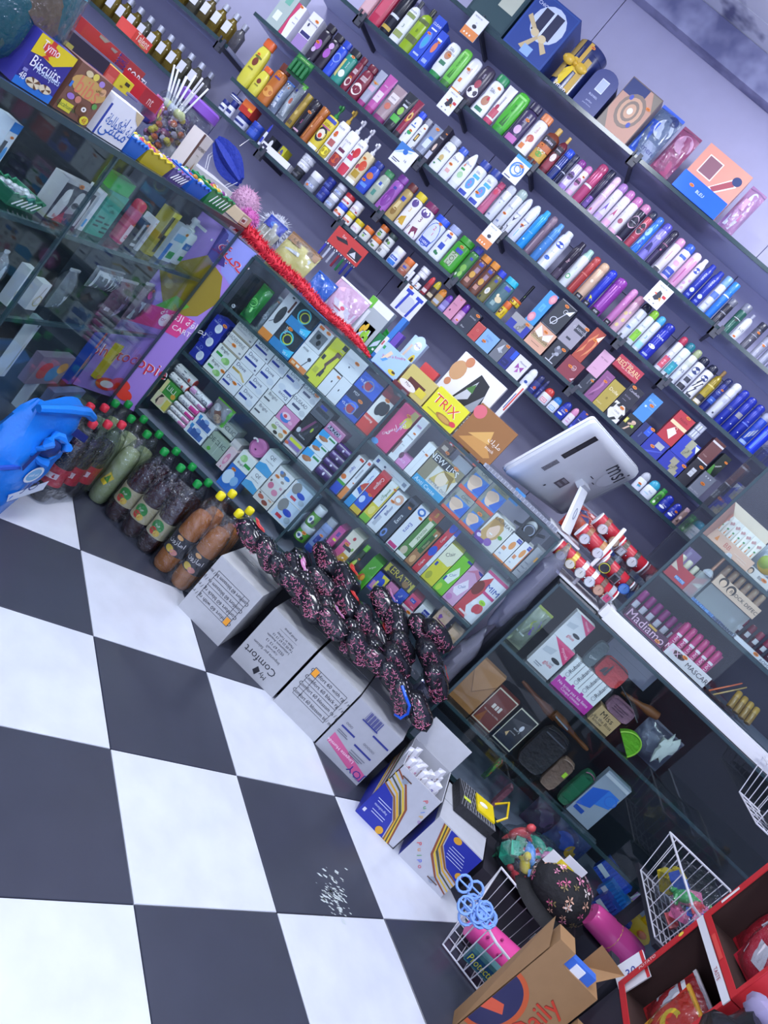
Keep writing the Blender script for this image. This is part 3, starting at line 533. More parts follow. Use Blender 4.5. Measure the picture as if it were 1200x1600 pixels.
# B
put_row('on the second wall shelf', 0.0000, 0, 0.065, [
('btl', '', -1.81, 3.25, 2.02, .055, .24, 'b98a92 8b6a76 s', 'R,.1,.1,.9,.6,cfa6ac', 'dusty pink bottle at the left end', 'bottles'),
('btl', '', -1.748, 3.25, 2.02, .064, .25, 'b2304e b2304e s', 'R,.2,.2,.8,.7,c24b64;E,.5,.6,.15,.06,e7b6c0', 'crimson bottle', 'bottles'),
('can', '', -1.687, 3.25, 2.02, .057, .25, '1d1f2c 2a2c3a f', 'R,.1,.1,.9,.18,b79a3a;R,.1,.4,.9,.46,cfd5e4', 'black can with gold and silver bands', 'spray cans'),
('btl', '', -1.629, 3.25, 2.02, .054, .197, 'dfe3ee 2b2f3c b', 'R,.1,.15,.9,.3,8d9a58;R,.1,.7,.9,.8,7f9150;T,.5,.45,.4,6e8a4a,0,3;T,.5,.86,.2,4a5160,0,SANAA', 'white bottle with olive bands and black cap', 'bottles'),
('btl', '', -1.568, 3.25, 2.02, .064, .204, '8fae1e 262b22 b', 'R,.1,.25,.9,.4,4e5a2a;T,.5,.55,.3,4d6a12,0,B;R,.1,.75,.9,.85,51602a', 'lime green bottle with black cap', 'bottles'),
('box', '', -1.51, 3.25, 2.02, .049, .195, '2c4fc0 #', 'T,.5,.82,.3,f2f5ff,0,CLEAR;E,.5,.45,.3,.2,5b8be0;E,.5,.42,.2,.12,38a0c8;R,.2,.1,.8,.14,aebdf0;R,.2,.7,.8,.73,e0e6ff;S,.35,.6', 'tall blue shampoo carton with globe print', 'cartons'),
('box', '', -1.463, 3.25, 2.02, .04, .159, '3050c4 #', 'E,.5,.55,.25,.15,d77a5a;R,.2,.75,.8,.8,eaf0ff;R,.2,.1,.8,.2,93a8ea;S,.6,.72', 'shorter blue shampoo carton', 'cartons'),
('inv', '', -1.397, 3.25, 2.02, .062, .158, 'e4e7ee 2f8a4a s', 'E,.5,.58,.26,.13,b98a70;R,.25,.26,.75,.38,3c7a5a;T,.5,.78,.3,5a6070,0,Silki;T,.5,.68,.16,5a6070,0,AVOCADO;S,.6,.6', 'white inverted bottle with green foot cap', 'bottles'),
('inv', '', -1.338, 3.25, 2.02, .051, .171, '6cc04c 3f7a38 s', 'P,.3,.1,.45,.4,.5,.1,3b7a2c;P,.5,.1,.62,.42,.68,.1,3b7a2c;T,.5,.62,.2,2f5f30,90,ALOE VERA;R,.2,.85,.8,.9,9fe07c', 'bright green inverted aloe bottle', 'bottles'),
('inv', '', -1.282, 3.25, 2.02, .057, .167, 'e8e9f0 e39a4a s', 'T,.55,.6,.24,c08a64,90,Silkis;R,.2,.2,.45,.32,e2844a;T,.4,.6,.14,e08850,90,keratin;S,.35,.62', 'white inverted bottle with orange foot cap', 'bottles'),
('inv', '', -1.219, 3.25, 2.02, .064, .176, '3a3248 2a2634 s', 'E,.5,.22,.42,.16,e9e6ec;E,.5,.45,.22,.12,a8495a;T,.5,.7,.22,cfc9d8,90,cafe', 'dark plum bottle with white oval label', 'bottles'),
('btl', '', -1.151, 3.25, 2.02, .069, .185, 'e9ebf2 2c8c58 w', 'E,.5,.42,.28,.14,b9846a;E,.6,.5,.1,.06,c23a4a;R,.2,.1,.75,.2,2f7a5c;T,.5,.72,.3,5a6474,0,Silki;S,.75,.86', 'white waisted bottle with dark green cap', 'bottles'),
('tube', '', -1.092, 3.25, 2.02, .044, .175, 'e6e4ea c5486a', 'R,.1,.05,.9,.3,c05468;T,.5,.55,.22,6a6472,90,GRENADE;E,.4,.35,.2,.08,a83450', 'white tube with wine red base', None),
('inv', '', -1.035, 3.25, 2.02, .067, .185, '4fb638 3a9a34 s', 'P,.3,.05,.45,.4,.5,.05,2f6a2c;P,.5,.05,.62,.36,.68,.05,2f6a2c;T,.5,.55,.2,205a28,90,ALOE;R,.15,.84,.85,.9,93e07c', 'glossy green aloe shampoo bottle', 'bottles'),
('btl', '', -.968, 3.25, 2.02, .063, .186, '3c3258 2c2748 s', 'R,.1,.05,.9,.22,c06ab0;E,.5,.4,.25,.12,d8b0e0;T,.5,.7,.22,cfc2e4,90,Silkis;S,.65,.72', 'dark violet bottle with magenta foot band', 'bottles'),
('btl', '', -.903, 3.25, 2.02, .063, .182, 'e9e8f0 e08a5a w', 'E,.5,.45,.3,.1,c0564a;E,.4,.4,.1,.1,d8846a;R,.15,.1,.5,.25,e0854a;T,.55,.72,.26,c88a70,90,Silkis', 'white waisted bottle with pink mushroom print', 'bottles'),
('oil', '', -.835, 3.25, 2.02, .069, .177, '7a3c2a c9a24a', 'R,.05,.12,.95,.42,c79a3c;E,.5,.45,.3,.12,e4d8c4;E,.5,.3,.22,.08,6aa03c;R,.05,.62,.95,.82,2a2230;T,.5,.72,.26,f0ecff,0,Swites;R,.05,.44,.95,.6,c06a3c;S,.3,.55', 'brown oil bottle with orange label', 'oil bottles'),
('oil', '', -.778, 3.25, 2.02, .041, .173, '6a2430 c9a24a', 'R,.05,.12,.95,.42,8a2c40;E,.5,.48,.3,.12,e4d8d4;R,.05,.62,.95,.82,2a2230;T,.5,.72,.26,f0ecff,0,Swites', 'brown oil bottle with wine label', 'oil bottles'),
('can', '', -.737, 3.25, 2.02, .037, .14, '22357f 2f50c8 f', 'R,0,.5,1,.54,cfd8f4;R,.3,0,.7,.5,1c2d6a', 'blue spray can with silver seam', 'spray cans'),
('can', '', -.705, 3.25, 2.02, .022, .138, '20243f 2a2e4c f', 'R,0,.48,1,.52,c8cce0;R,.35,0,.5,.45,4a4f74', 'black spray can with silver seam', 'spray cans'),
('can', '', -.673, 3.25, 2.02, .039, .142, 'cfc6e6 8a3f8f d', 'E,.5,.55,.36,.16,6c4f8c;R,.15,.5,.85,.6,3a2a4c;R,0,0,1,.18,9a7cc4', 'lilac spray can with plum dome cap', 'spray cans'),
('can', '', -.635, 3.25, 2.02, .033, .14, 'e6d8ea cf7fb4 d', 'E,.5,.55,.36,.16,b06a9c;R,.15,.5,.85,.6,4a2c4c;R,0,0,1,.2,d9a9d4;S,.7,.8', 'pale pink spray can with pink dome cap', 'spray cans'),
('can', '', -.593, 3.25, 2.02, .047, .183, 'b84c78 b0446e d', 'R,0,.5,1,.56,dfe0ee;R,0,.56,1,.58,8a3054', 'tall raspberry spray can with silver ring', 'spray cans'),
('can', '', -.552, 3.25, 2.02, .031, .182, '2a2444 23263f f', 'R,.1,.05,.9,.4,5a3f8a;E,.5,.3,.3,.1,a06ac0', 'black and violet spray can', 'spray cans'),
('can', '', -.518, 3.25, 2.02, .033, .179, 'e2c4de e4c2dc d', 'R,0,.6,1,.63,f2eaf4;T,.5,.5,.16,a0709c,90,BATIK;E,.4,.12,.12,.05,c04f7a', 'pale rose spray can', 'spray cans'),
('can', '', -.48, 3.25, 2.02, .038, .177, 'e3dcee a87cbc d', 'R,0,.66,1,.8,e9ecf6;P,.3,.25,.5,.6,.7,.35,.5,.4,6f4fb0;R,0,.05,1,.2,b9a0dc;T,.5,.72,.15,7a78a0,0,bi-es', 'white lilac spray can with purple splash', 'spray cans'),
('can', '', -.439, 3.25, 2.02, .038, .175, 'e8dcea c27ab4 d', 'R,0,.66,1,.8,e9ecf6;P,.3,.3,.55,.62,.7,.38,.5,.42,b84a78;R,0,.05,1,.22,dca6cc;T,.5,.72,.15,7a78a0,0,bi-es', 'white pink spray can with crimson splash', 'spray cans'),
('can', '', -.398, 3.25, 2.02, .041, .175, 'ece8f0 c577ae d', 'R,0,.68,1,.8,eef0f8;E,.5,.4,.25,.08,a8546c;R,0,0,1,.12,d8a8c8', 'white spray can with wine blot', 'spray cans'),
('can', '', -.355, 3.25, 2.02, .042, .174, '2b2a3e c884ac d', 'E,.5,.62,.46,.2,c9a4bc;E,.5,.62,.38,.17,2a2a3c;T,.5,.62,.18,e8e4f0,0,emotion;R,0,0,1,.06,e0a0c4', 'black spray can with pink ring logo', 'spray cans'),
('can', '', -.315, 3.25, 2.02, .033, .172, 'b44a5c 2b3048 d', 'E,.5,.62,.46,.2,d9a4ac;E,.5,.62,.38,.17,2a2a3c;T,.5,.62,.18,e8e4f0,0,emotion;T,.5,.3,.14,ecc8cc,0,parfum', 'coral red spray can with black cap', 'spray cans'),
('can', '', -.28, 3.25, 2.02, .035, .171, '3a7ce0 3f74d8 d', 'E,.4,.7,.3,.14,9fd0ff;P,.1,.05,.5,.3,.9,.1,.6,.5,.3,.55,8cc4ff;E,.6,.35,.2,.1,2550c0', 'sky blue spray can with swirl print', 'spray cans'),
('can', '', -.239, 3.25, 2.02, .042, .173, '8d86d8 5a55b4 d', 'P,.1,.05,.5,.3,.9,.1,.6,.5,.3,.55,2a2a70;T,.5,.6,.2,22245c,90,Prestige;E,.5,.75,.3,.06,b8b0f0', 'violet spray can with black tiger scrawl', 'spray cans'),
('can', '', -.199, 3.25, 2.02, .034, .169, '2b2540 2c2a3e d', 'R,0,.72,1,.76,8a5a78;E,.5,.55,.1,.03,d06a9c;R,.1,.05,.5,.5,3c3058', 'dark plum spray can', 'spray cans'),
('can', '', -.16, 3.25, 2.02, .04, .163, 'e4dcea d69ac0 d', 'P,0,.3,1,.62,1,.85,0,.7,c96a94;R,0,0,1,.16,eef0f6;R,.1,.02,.9,.13,2a2c3c', 'white spray can with rose wave', 'spray cans'),
('can', '', -.116, 3.25, 2.02, .044, .17, 'e8dfee 3b5fc0 d', 'R,.05,.1,.95,.36,3a4fae;R,.2,.75,.9,.84,4a6ac0;T,.5,.22,.26,e6eaff,0,Nivea;E,.5,.55,.3,.08,d9a8c4;R,0,0,1,.08,c8a0cc', 'floral white spray can with blue dome cap', 'spray cans'),
('can', '', -.073, 3.25, 2.02, .04, .161, 'dfa4c8 e6cfe0 d', 'R,.4,.1,.55,.65,b05a94;R,.6,.2,.68,.6,c884b4', 'slim pink spray can', 'spray cans'),
('can', '', -.035, 3.25, 2.02, .032, .16, 'ece8f2 e2e2ee a', 'E,.5,.8,.4,.1,3048a8;T,.5,.8,.18,f0f2ff,0,NIVEA;E,.3,.3,.2,.05,c8a0cc;E,.7,.45,.2,.05,c8a0cc;E,.5,.15,.2,.05,c8a0cc', 'white floral spray can with blue badge', 'spray cans'),
('can', '', .002, 3.25, 2.02, .038, .164, '2b3aa4 2a39a0 a', 'T,.5,.8,.3,f0f4ff,90,NIVEA;E,.5,.3,.25,.07,c4cdf4;R,.3,.1,.7,.16,6a78d8;T,.5,.55,.16,b9c4f4,90,protect care', 'left of two royal blue spray can with white feather', 'spray cans'),
('can', '', .043, 3.25, 2.02, .039, .164, '2b3aa4 2a39a0 a', 'T,.5,.8,.3,f0f4ff,90,NIVEA;E,.5,.3,.25,.07,c4cdf4;R,.3,.1,.7,.16,6a78d8;T,.5,.55,.16,b9c4f4,90,protect care', 'right of two royal blue spray can with white feather', 'spray cans'),
('can', '', .082, 3.25, 2.02, .035, .168, 'dfe2ee 7aa4dc f', 'R,0,.52,1,.72,5a78d0;T,.5,.28,.24,3050b0,0,NIKE;R,0,.02,1,.08,9ab0e0', 'white and blue banded spray can', 'spray cans'),
('can', '', .118, 3.25, 2.02, .034, .168, '2f78d8 3a86e0 f', 'R,0,.8,1,.84,dfe6f4;T,.5,.5,.2,9ac4ff,90,blue fm', 'bright blue spray can with white neck ring', 'spray cans'),
('can', '', .155, 3.25, 2.02, .035, .118, '33323e 6a6c7c f', 'R,0,.55,1,.6,8c8e9c;T,.5,.35,.16,b4b6c4,90,night', 'charcoal spray can with grey cap', 'spray cans'),
('can', '', .211, 3.25, 2.02, .039, .138, '2a5a50 787c8c f', 'E,.5,.62,.22,.08,1c2c2c;R,0,.64,1,.67,b8c0c4;T,.4,.3,.16,a4c4b8,90,legend', 'dark green spray can with grey cap', 'spray cans'),
('can', '', .251, 3.25, 2.02, .037, .123, 'd9dbe6 9a9cb0 n', 'T,.5,.45,.46,20222e,0,501;S,.45,.12', 'white bottle spray printed 501', 'spray cans'),
('can', '', .306, 3.25, 2.02, .037, .123, '50505e 343644 f', 'R,0,.66,1,.69,a4a6b4;E,.5,.42,.1,.04,c8cad4;S,.6,.86', 'graphite spray can with orange price oval', 'spray cans'),
('can', '', .358, 3.25, 2.02, .036, .121, '9496a8 6e7084 f', 'R,0,.66,1,.7,b4b6c8;S,.5,.62;T,.5,.3,.16,e0e2f0,90,silver', 'silver spray can with orange price oval', 'spray cans'),
('can', '', .398, 3.25, 2.02, .036, .12, '8d90a4 6e7084 f', 'R,0,.66,1,.7,b4b6c8', 'plain silver spray can', 'spray cans'),
('can', '', .439, 3.25, 2.02, .035, .118, '7c7f98 5e6078 f', 'R,0,.66,1,.7,b4b6c8', 'plain pewter spray can', 'spray cans'),
])
# C
put_row('on the third wall shelf', 0.0000, 0, 0.065, [
('box', '', -2.1, 3.25, 1.745, .076, .2, 'a9b8b4 #', 'R,.3,.55,.7,.8,6fae9a;R,.2,.15,.6,.35,dfe6ea', 'clear pale green soap pack', 'cartons'),
('box', '', -2.037, 3.25, 1.745, .049, .148, 'd8d6e4 b83a62', 'R,0,0,.4,1,c23f68;P,.4,0,.2,.5,.45,1,1,1,1,0,e4e4ee;T,.7,.62,.2,707890,0,Satin;R,.55,.45,.9,.48,a8a8b8;S,.5,.95', 'white shampoo carton with crimson curve', 'cartons'),
('box', '', -1.954, 3.25, 1.745, .061, .16, 'e0dfea #', 'R,0,0,1,.34,9a80b8;R,.1,.36,.95,.46,2f2f6a;T,.5,.75,.2,50546a,0,Shampooing;E,.3,.66,.08,.05,404460;S,.7,.85', 'white and violet shampoo carton', 'cartons'),
('btl', '', -1.88, 3.25, 1.745, .052, .17, '2a2434 221e2c s', 'E,.5,.5,.3,.16,a458b4;E,.4,.32,.2,.08,c9b0d4;S,.35,.55', 'left of two black bottle with purple orchid', 'bottles'),
('btl', '', -1.826, 3.25, 1.745, .051, .162, '2a2434 221e2c s', 'E,.5,.5,.3,.16,a458b4;E,.5,.75,.25,.1,c9a0d8', 'right of two black bottle with purple orchid', 'bottles'),
('btl', '', -1.777, 3.25, 1.745, .044, .162, '2f4fc4 2a46b4 s', 'E,.5,.6,.4,.16,7c96e8;E,.5,.6,.3,.12,2f4fc4;T,.5,.35,.2,c4d0ff,90,cool', 'royal blue shampoo bottle', 'bottles'),
('btl', '', -1.724, 3.25, 1.745, .057, .16, '2f8a7c 22262c s', 'R,0,0,.3,1,c9c074;E,.6,.35,.25,.12,e0e6e4;T,.6,.65,.2,dff0ea,90,herbal;S,.6,.95', 'teal bottle with yellow edge and black cap', 'bottles'),
('btl', '', -1.674, 3.25, 1.745, .038, .159, '7a2238 6a1c30 o', 'E,.5,.3,.36,.16,e0d0c8;E,.55,.3,.25,.1,7a2238;R,.25,.6,.8,.75,c0a8ac;T,.5,.68,.2,5a1c2c,0,COCO;S,.5,.45', 'left of two burgundy bottle with coconut print', 'bottles'),
('btl', '', -1.623, 3.25, 1.745, .06, .158, '7a2238 6a1c30 o', 'E,.5,.3,.4,.2,e6dcd4;E,.55,.28,.28,.13,7a2238;R,.25,.6,.8,.75,c0a8ac;T,.5,.68,.2,5a1c2c,0,COCO', 'right of two burgundy bottle with coconut print', 'bottles'),
('tube', '', -1.572, 3.25, 1.745, .04, .167, '9ea2b4 a03a7c', 'R,.1,.35,.9,.5,c8a0bc;R,.1,.6,.9,.64,b59a5c;S,.5,.6', 'silver tube with pink foot cap', 'tubes'),
('tube', '', -1.526, 3.25, 1.745, .047, .177, 'b85aa0 a03a7c', 'R,.15,.2,.85,.5,dccade;T,.5,.68,.2,e8d0e8,0,HAIR;T,.5,.35,.16,8a4080,0,total', 'magenta tube with pink foot cap', 'tubes'),
('tube', '', -1.469, 3.25, 1.745, .063, .167, 'a08a90 8a3a70', 'R,.15,.5,.85,.75,d9d0d4;E,.5,.35,.25,.1,c06a58;T,.5,.62,.16,503a44,0,REPAIR', 'taupe tube with plum foot cap', 'tubes'),
('tube', '', -1.409, 3.25, 1.745, .055, .177, '2a2e38 23262c', 'R,.1,.12,.9,.3,4fae48;E,.5,.45,.25,.12,8ac050;T,.5,.75,.18,d9dce4,0,FRUCT;R,.3,.6,.8,.66,c4c8d4', 'black tube with green avocado', 'tubes'),
('tube', '', -1.362, 3.25, 1.745, .034, .176, '8f2f48 2a2630', 'E,.55,.5,.3,.14,e0b860;E,.55,.5,.16,.07,7a3020;T,.4,.6,.2,f0c8d0,90,AVOCADO;S,.45,.35', 'wine red tube with avocado print', 'tubes'),
('btl', '', -1.322, 3.25, 1.745, .043, .15, 'e8ebf4 2f4fd0 o', 'E,.55,.4,.25,.07,2f9a5c;R,.2,.62,.8,.66,5a78b4;E,.5,.74,.08,.04,3f6ac0;E,.35,.3,.06,.04,60707c;S,.6,.48', 'white oval bottle with blue cap', 'bottles'),
('btl', '', -1.281, 3.25, 1.745, .034, .145, 'dde0e8 9a9ca8 o', 'R,.35,.3,.75,.6,3c3630;R,.45,.35,.65,.55,d9b45a;T,.5,.68,.14,5a5e6c,0,pantene;S,.7,.84', 'pearl bottle with amber print', 'bottles'),
('tube', '', -1.234, 3.25, 1.745, .055, .149, '8a94ac 5a6070', 'R,.3,.2,.8,.5,c9d4ea;R,.4,.5,.8,.6,2f78d8;S,.5,.9', 'clear grey tube with blue print', 'tubes'),
('box', '', -1.191, 3.25, 1.745, .027, .174, '2a2636 #', 'T,.5,.68,.34,f0f0f8,0,GLISS;R,.15,.1,.85,.3,b8bccc;E,.5,.42,.22,.1,d8c0b0;S,.75,.82', 'black hair care carton', 'cartons'),
('btl', '', -1.141, 3.25, 1.745, .054, .161, 'e2e5ee b4b8c4 s', 'T,.5,.74,.28,3c466c,0,Dove;E,.5,.45,.2,.1,c8b070;R,.3,.34,.7,.37,4c8a5c;E,.3,.2,.1,.03,4c8a5c', 'white bottle with pearl flip cap', 'bottles'),
('btl', '', -1.086, 3.25, 1.745, .053, .152, 'e2e5ee 3c5cc0 o', 'T,.5,.74,.3,3c466c,0,Dove;R,.3,.24,.7,.36,d9a8a4;S,.4,.52', 'white rounded bottle with blue cap', 'bottles'),
('inv', '', -1.032, 3.25, 1.745, .052, .165, 'e4e8f0 d8dde8 c', 'T,.55,.64,.3,3c466c,0,Dove;R,.2,.4,.6,.46,3f9a4c;E,.5,.25,.25,.1,a8d0a4;E,.3,.55,.08,.05,d07a5c', 'white tapered bottle with green band', None),
('btl', '', -.975, 3.25, 1.745, .057, .168, 'e6eaf6 34489c s', 'R,.1,.04,.8,.16,2f44a8;E,.5,.42,.3,.18,5c9ce0;T,.5,.42,.5,d05a9c,0,2;R,.3,.62,.85,.72,4cb0e8;T,.5,.8,.24,5a6480,0,Silki', 'left of two white bottle with big numeral and navy cap', 'bottles'),
('btl', '', -.915, 3.25, 1.745, .06, .171, 'e6eaf6 34489c s', 'R,.1,.04,.8,.16,2f44a8;E,.5,.42,.3,.18,5c9ce0;T,.5,.42,.5,d05a9c,0,2;R,.3,.62,.85,.72,4cb0e8;T,.5,.8,.24,5a6480,0,Silki;S,.3,.36', 'right of two white bottle with big numeral and navy cap', 'bottles'),
('btl', '', -.866, 3.25, 1.745, .037, .148, 'b4587c b8446c w', 'E,.5,.82,.3,.1,c83a5c;R,.2,.2,.3,.7,d48aa8', 'tall rose pink bottle', 'bottles'),
('can', '', -.824, 3.25, 1.745, .042, .168, 'dfe3ec e2e6ee d', 'T,.5,.72,.28,46507a,0,Dove;E,.5,.6,.06,.02,7c86a4;R,.2,.12,.5,.17,7c8ab0', 'white spray can with pale dome cap', 'spray cans'),
('can', '', -.777, 3.25, 1.745, .047, .184, 'dfe3ea a9bcb8 d', 'T,.5,.66,.24,46507a,0,Dove;S,.45,.42;R,.2,.12,.5,.17,7c8ab0', 'white spray can with grey green dome cap', 'spray cans'),
('can', '', -.733, 3.25, 1.745, .038, .175, 'e4e7f0 e2e6f2 c', 'P,0,0,1,.1,1,.5,.4,.2,0,.35,30303e;P,.3,.55,.5,.42,.8,.62,.55,.5,2c2e58;T,.55,.68,.22,3c4a80,0,Rexona', 'white cone topped spray with black swirl', 'spray cans'),
('can', '', -.689, 3.25, 1.745, .046, .175, 'e4e8f4 e2e6f2 c', 'P,0,.1,1,.15,1,.45,0,.3,5cb4e4;P,.3,.55,.5,.42,.8,.62,.55,.5,2c3a80;T,.55,.68,.22,3c4a80,0,Rexona;S,.5,.52', 'white cone topped spray with aqua wave', 'spray cans'),
('can', '', -.644, 3.25, 1.745, .042, .183, '2f9ae8 3aa4ec a', 'T,.5,.5,.18,bfe4ff,0,summer;E,.4,.25,.1,.03,bfe4ff', 'azure spray can', 'spray cans'),
('can', '', -.604, 3.25, 1.745, .034, .186, '7c6878 8a7484 d', 'R,.3,.05,.5,.75,9c8896', 'bronze spray can', 'spray cans'),
('can', '', -.566, 3.25, 1.745, .038, .18, '4a86c8 5c98d4 a', 'R,0,.74,1,.76,8ab8e8;T,.5,.55,.18,b9d8f8,0,sky;E,.5,.35,.08,.02,d0e4fa', 'steel blue spray can', 'spray cans'),
('can', '', -.518, 3.25, 1.745, .054, .18, 'dfe4f2 dfe4ee a', 'E,.55,.78,.36,.09,2f4cb4;T,.55,.78,.16,f0f4ff,0,nivea;E,.4,.3,.25,.06,3c6cc0;T,.5,.52,.16,b0b8cc,0,pearl', 'white spray can with round blue badge', 'spray cans'),
('can', '', -.447, 3.25, 1.745, .042, .182, '2a2436 2e2a3c a', 'T,.5,.6,.3,e0b8c4,90,Sign;R,0,.03,1,.3,3c3048;T,.5,.3,.14,b4a8bc,90,parfum', 'black spray can with script lettering', 'spray cans'),
('can', '', -.402, 3.25, 1.745, .043, .18, 'dfe6ea a4cabc a', 'E,.4,.3,.25,.08,58a868;E,.4,.3,.15,.05,e0eaec;T,.5,.6,.18,78889c,90,fresh', 'white spray can with green spiral', 'spray cans'),
('can', '', -.36, 3.25, 1.745, .037, .179, 'a83c3c b24444 d', 'R,0,.62,1,.66,c86a60;R,.3,.05,.45,.6,bc5a54', 'copper red spray can', 'spray cans'),
('can', '', -.318, 3.25, 1.745, .043, .181, 'd8b89c d2ae8e d', 'R,0,.02,1,.16,23242e;T,.5,.09,.2,e8e8f0,0,AXE;E,.5,.62,.15,.05,e8d4c0', 'beige spray can with black foot band', 'spray cans'),
('can', '', -.274, 3.25, 1.745, .041, .181, '2c3cb8 2c3cc0 d', 'P,0,.15,1,.15,.5,.3,0,.36,d8d02c;R,0,.02,1,.15,23242e;T,.5,.08,.2,e8e8f0,0,AXE;T,.5,.6,.16,6a8af0,90,wild', 'blue and yellow spray can with black foot', 'spray cans'),
('can', '', -.224, 3.25, 1.745, .054, .181, '8a3c9c 9444a4 d', 'R,0,.02,1,.15,23242e;T,.5,.08,.2,e8e8f0,0,AXE;R,.3,.2,.42,.7,b064c0', 'purple spray can with black foot band', 'spray cans'),
('can', '', -.158, 3.25, 1.745, .035, .18, 'c47ab4 cf8cc0 d', 'R,0,.02,1,.15,23242e;T,.5,.08,.2,e8e8f0,0,AXE;E,.55,.72,.08,.03,e0b0d8', 'pink spray can with black foot band', 'spray cans'),
('can', '', -.119, 3.25, 1.745, .039, .176, 'dcb4c4 d89ab4 d', 'E,.3,.6,.2,.06,d8c48c;E,.6,.4,.2,.06,d8c48c;E,.4,.2,.2,.06,d8c48c;E,.65,.68,.12,.04,e0d0a0', 'pink spray can with yellow blossoms', 'spray cans'),
('can', '', -.078, 3.25, 1.745, .041, .172, 'e0e4ee 23263c d', 'T,.55,.7,.28,3c466c,0,Dove;E,.4,.38,.32,.04,4c78b8;T,.5,.5,.12,8c98b4,0,talc', 'white spray can with navy cap', 'spray cans'),
('can', '', -.037, 3.25, 1.745, .036, .171, 'dfe6e8 8fc83c d', 'R,0,.16,1,.5,86c43c;T,.5,.42,.55,2f6a34,0,2;T,.5,.66,.18,4a6a6c,0,FRUIT', 'white and lime spray can with numeral two', 'spray cans'),
('can', '', 0, 3.25, 1.745, .035, .172, 'dfe6f0 4ca4d8 d', 'T,.5,.48,.6,2c8cd8,0,3;R,0,.1,1,.3,9ad0ee;T,.5,.68,.18,4a6a8c,0,FRUIT', 'white and aqua spray can with numeral three', 'spray cans'),
('can', '', .045, 3.25, 1.745, .052, .172, '2430a8 2430a0 d', 'T,.5,.74,.3,f0f4ff,0,Dove;E,.45,.4,.3,.06,e8ecf8;R,.2,.08,.7,.14,98a4e0', 'ultramarine spray can with white feather', 'spray cans'),
('can', '', .121, 3.25, 1.745, .034, .17, 'e4e4ec b03a54 d', 'R,0,.12,1,.5,d0586c;E,.5,.3,.3,.08,e8a8b4;T,.5,.5,.5,3a52b8,0,5;T,.5,.68,.18,5a5a7c,0,STYLE', 'white and rose spray can with numeral five', 'spray cans'),
('can', '', .159, 3.25, 1.745, .04, .17, 'dfe8ee 2a7484 d', 'R,0,.12,1,.5,2c94a4;E,.5,.3,.3,.08,58b8c4;T,.5,.5,.5,2a6ab0,0,6;T,.5,.7,.18,5a5a7c,0,STYLE', 'white and teal spray can with numeral six', 'spray cans'),
('can', '', .198, 3.25, 1.745, .034, .168, 'e2e6f0 9aa47c d', 'T,.5,.46,.5,2a2c3c,0,X5;R,0,.66,1,.8,c4cabc;R,.2,.12,.8,.3,c4cce0', 'white spray can printed X5', 'spray cans'),
('can', '', .239, 3.25, 1.745, .043, .164, 'e0e2ea 22263c d', 'R,0,.04,1,.2,30303c;E,.5,.74,.4,.12,2a3a70;T,.5,.74,.16,f0f2ff,0,NIVEA;R,.2,.3,.8,.45,3a3c4a;R,.2,.48,.8,.52,9c9eb0', 'black and white spray can with blue badge', 'spray cans'),
('can', '', .285, 3.25, 1.745, .043, .163, 'e4e6ee 22263c d', 'E,.5,.74,.36,.1,2a3a78;T,.5,.74,.16,f0f2ff,0,NIVEA;P,0,.1,.3,.1,1,.6,.7,.6,3a3c48;P,0,.35,.2,.35,.6,.7,.4,.7,3a3c48;R,.2,.03,.8,.1,2c2e3a', 'zebra striped white spray can', 'spray cans'),
('can', '', .327, 3.25, 1.745, .038, .171, '8f7c22 8a6c40 n', 'R,0,.3,1,.62,a8942c;R,0,.04,1,.14,d8d2c0;R,0,.62,1,.66,d4c474;R,0,.14,1,.3,2c2c3a;T,.5,.48,.2,5a4c18,90,GOLD', 'gold spray bottle', 'spray cans'),
('can', '', .365, 3.25, 1.745, .034, .163, '242f7c 262c5c d', 'E,.5,.72,.38,.1,3a4a94;T,.5,.72,.16,f0f2ff,0,NIVEA;R,.1,.3,.9,.5,2c54b0;T,.5,.4,.2,c8d8ff,0,MEN;S,.6,.82', 'navy spray can with round badge', 'spray cans'),
('can', '', .403, 3.25, 1.745, .039, .17, 'd9dce8 d4d6e0 d', 'R,0,.76,1,.78,8c8e9c;R,.3,.55,.7,.68,b0b4c4;E,.5,.15,.12,.03,3a3c50', 'pale grey spray can', 'spray cans'),
('can', '', .444, 3.25, 1.745, .037, .171, '2434a0 2432a0 d', 'R,0,.5,1,.62,2c3a88;T,.5,.56,.2,c8d0f0,0,adi;E,.5,.2,.06,.02,d8e0ff', 'first from left of 3 deep blue spray can', 'spray cans'),
('can', '', .485, 3.25, 1.745, .041, .169, '2434a0 2432a0 d', 'R,.2,.5,.8,.66,8c8c94;E,.5,.25,.06,.02,d8e0ff', 'second from left of 3 deep blue spray can', 'spray cans'),
('can', '', .528, 3.25, 1.745, .041, .168, '2434a0 2432a0 d', 'R,0,.5,1,.54,5c74d8;T,.5,.62,.16,c8d0f0,0,adi;E,.5,.2,.06,.02,d8e0ff', 'third from left of 3 deep blue spray can', 'spray cans'),
('can', '', .57, 3.25, 1.745, .039, .161, '2c4cb8 9aa0b8 d', 'P,.2,.2,.8,.45,.8,.7,.2,.45,9aa4b4;R,0,.66,1,.76,2a44b0;R,0,.06,1,.16,8ca8f0', 'blue and silver spray can', 'spray cans'),
('can', '', .615, 3.25, 1.745, .047, .158, '1c3cd0 1c38c0 d', 'R,.2,.1,.4,.8,5c84ff', 'glossy cobalt spray can', 'spray cans'),
])
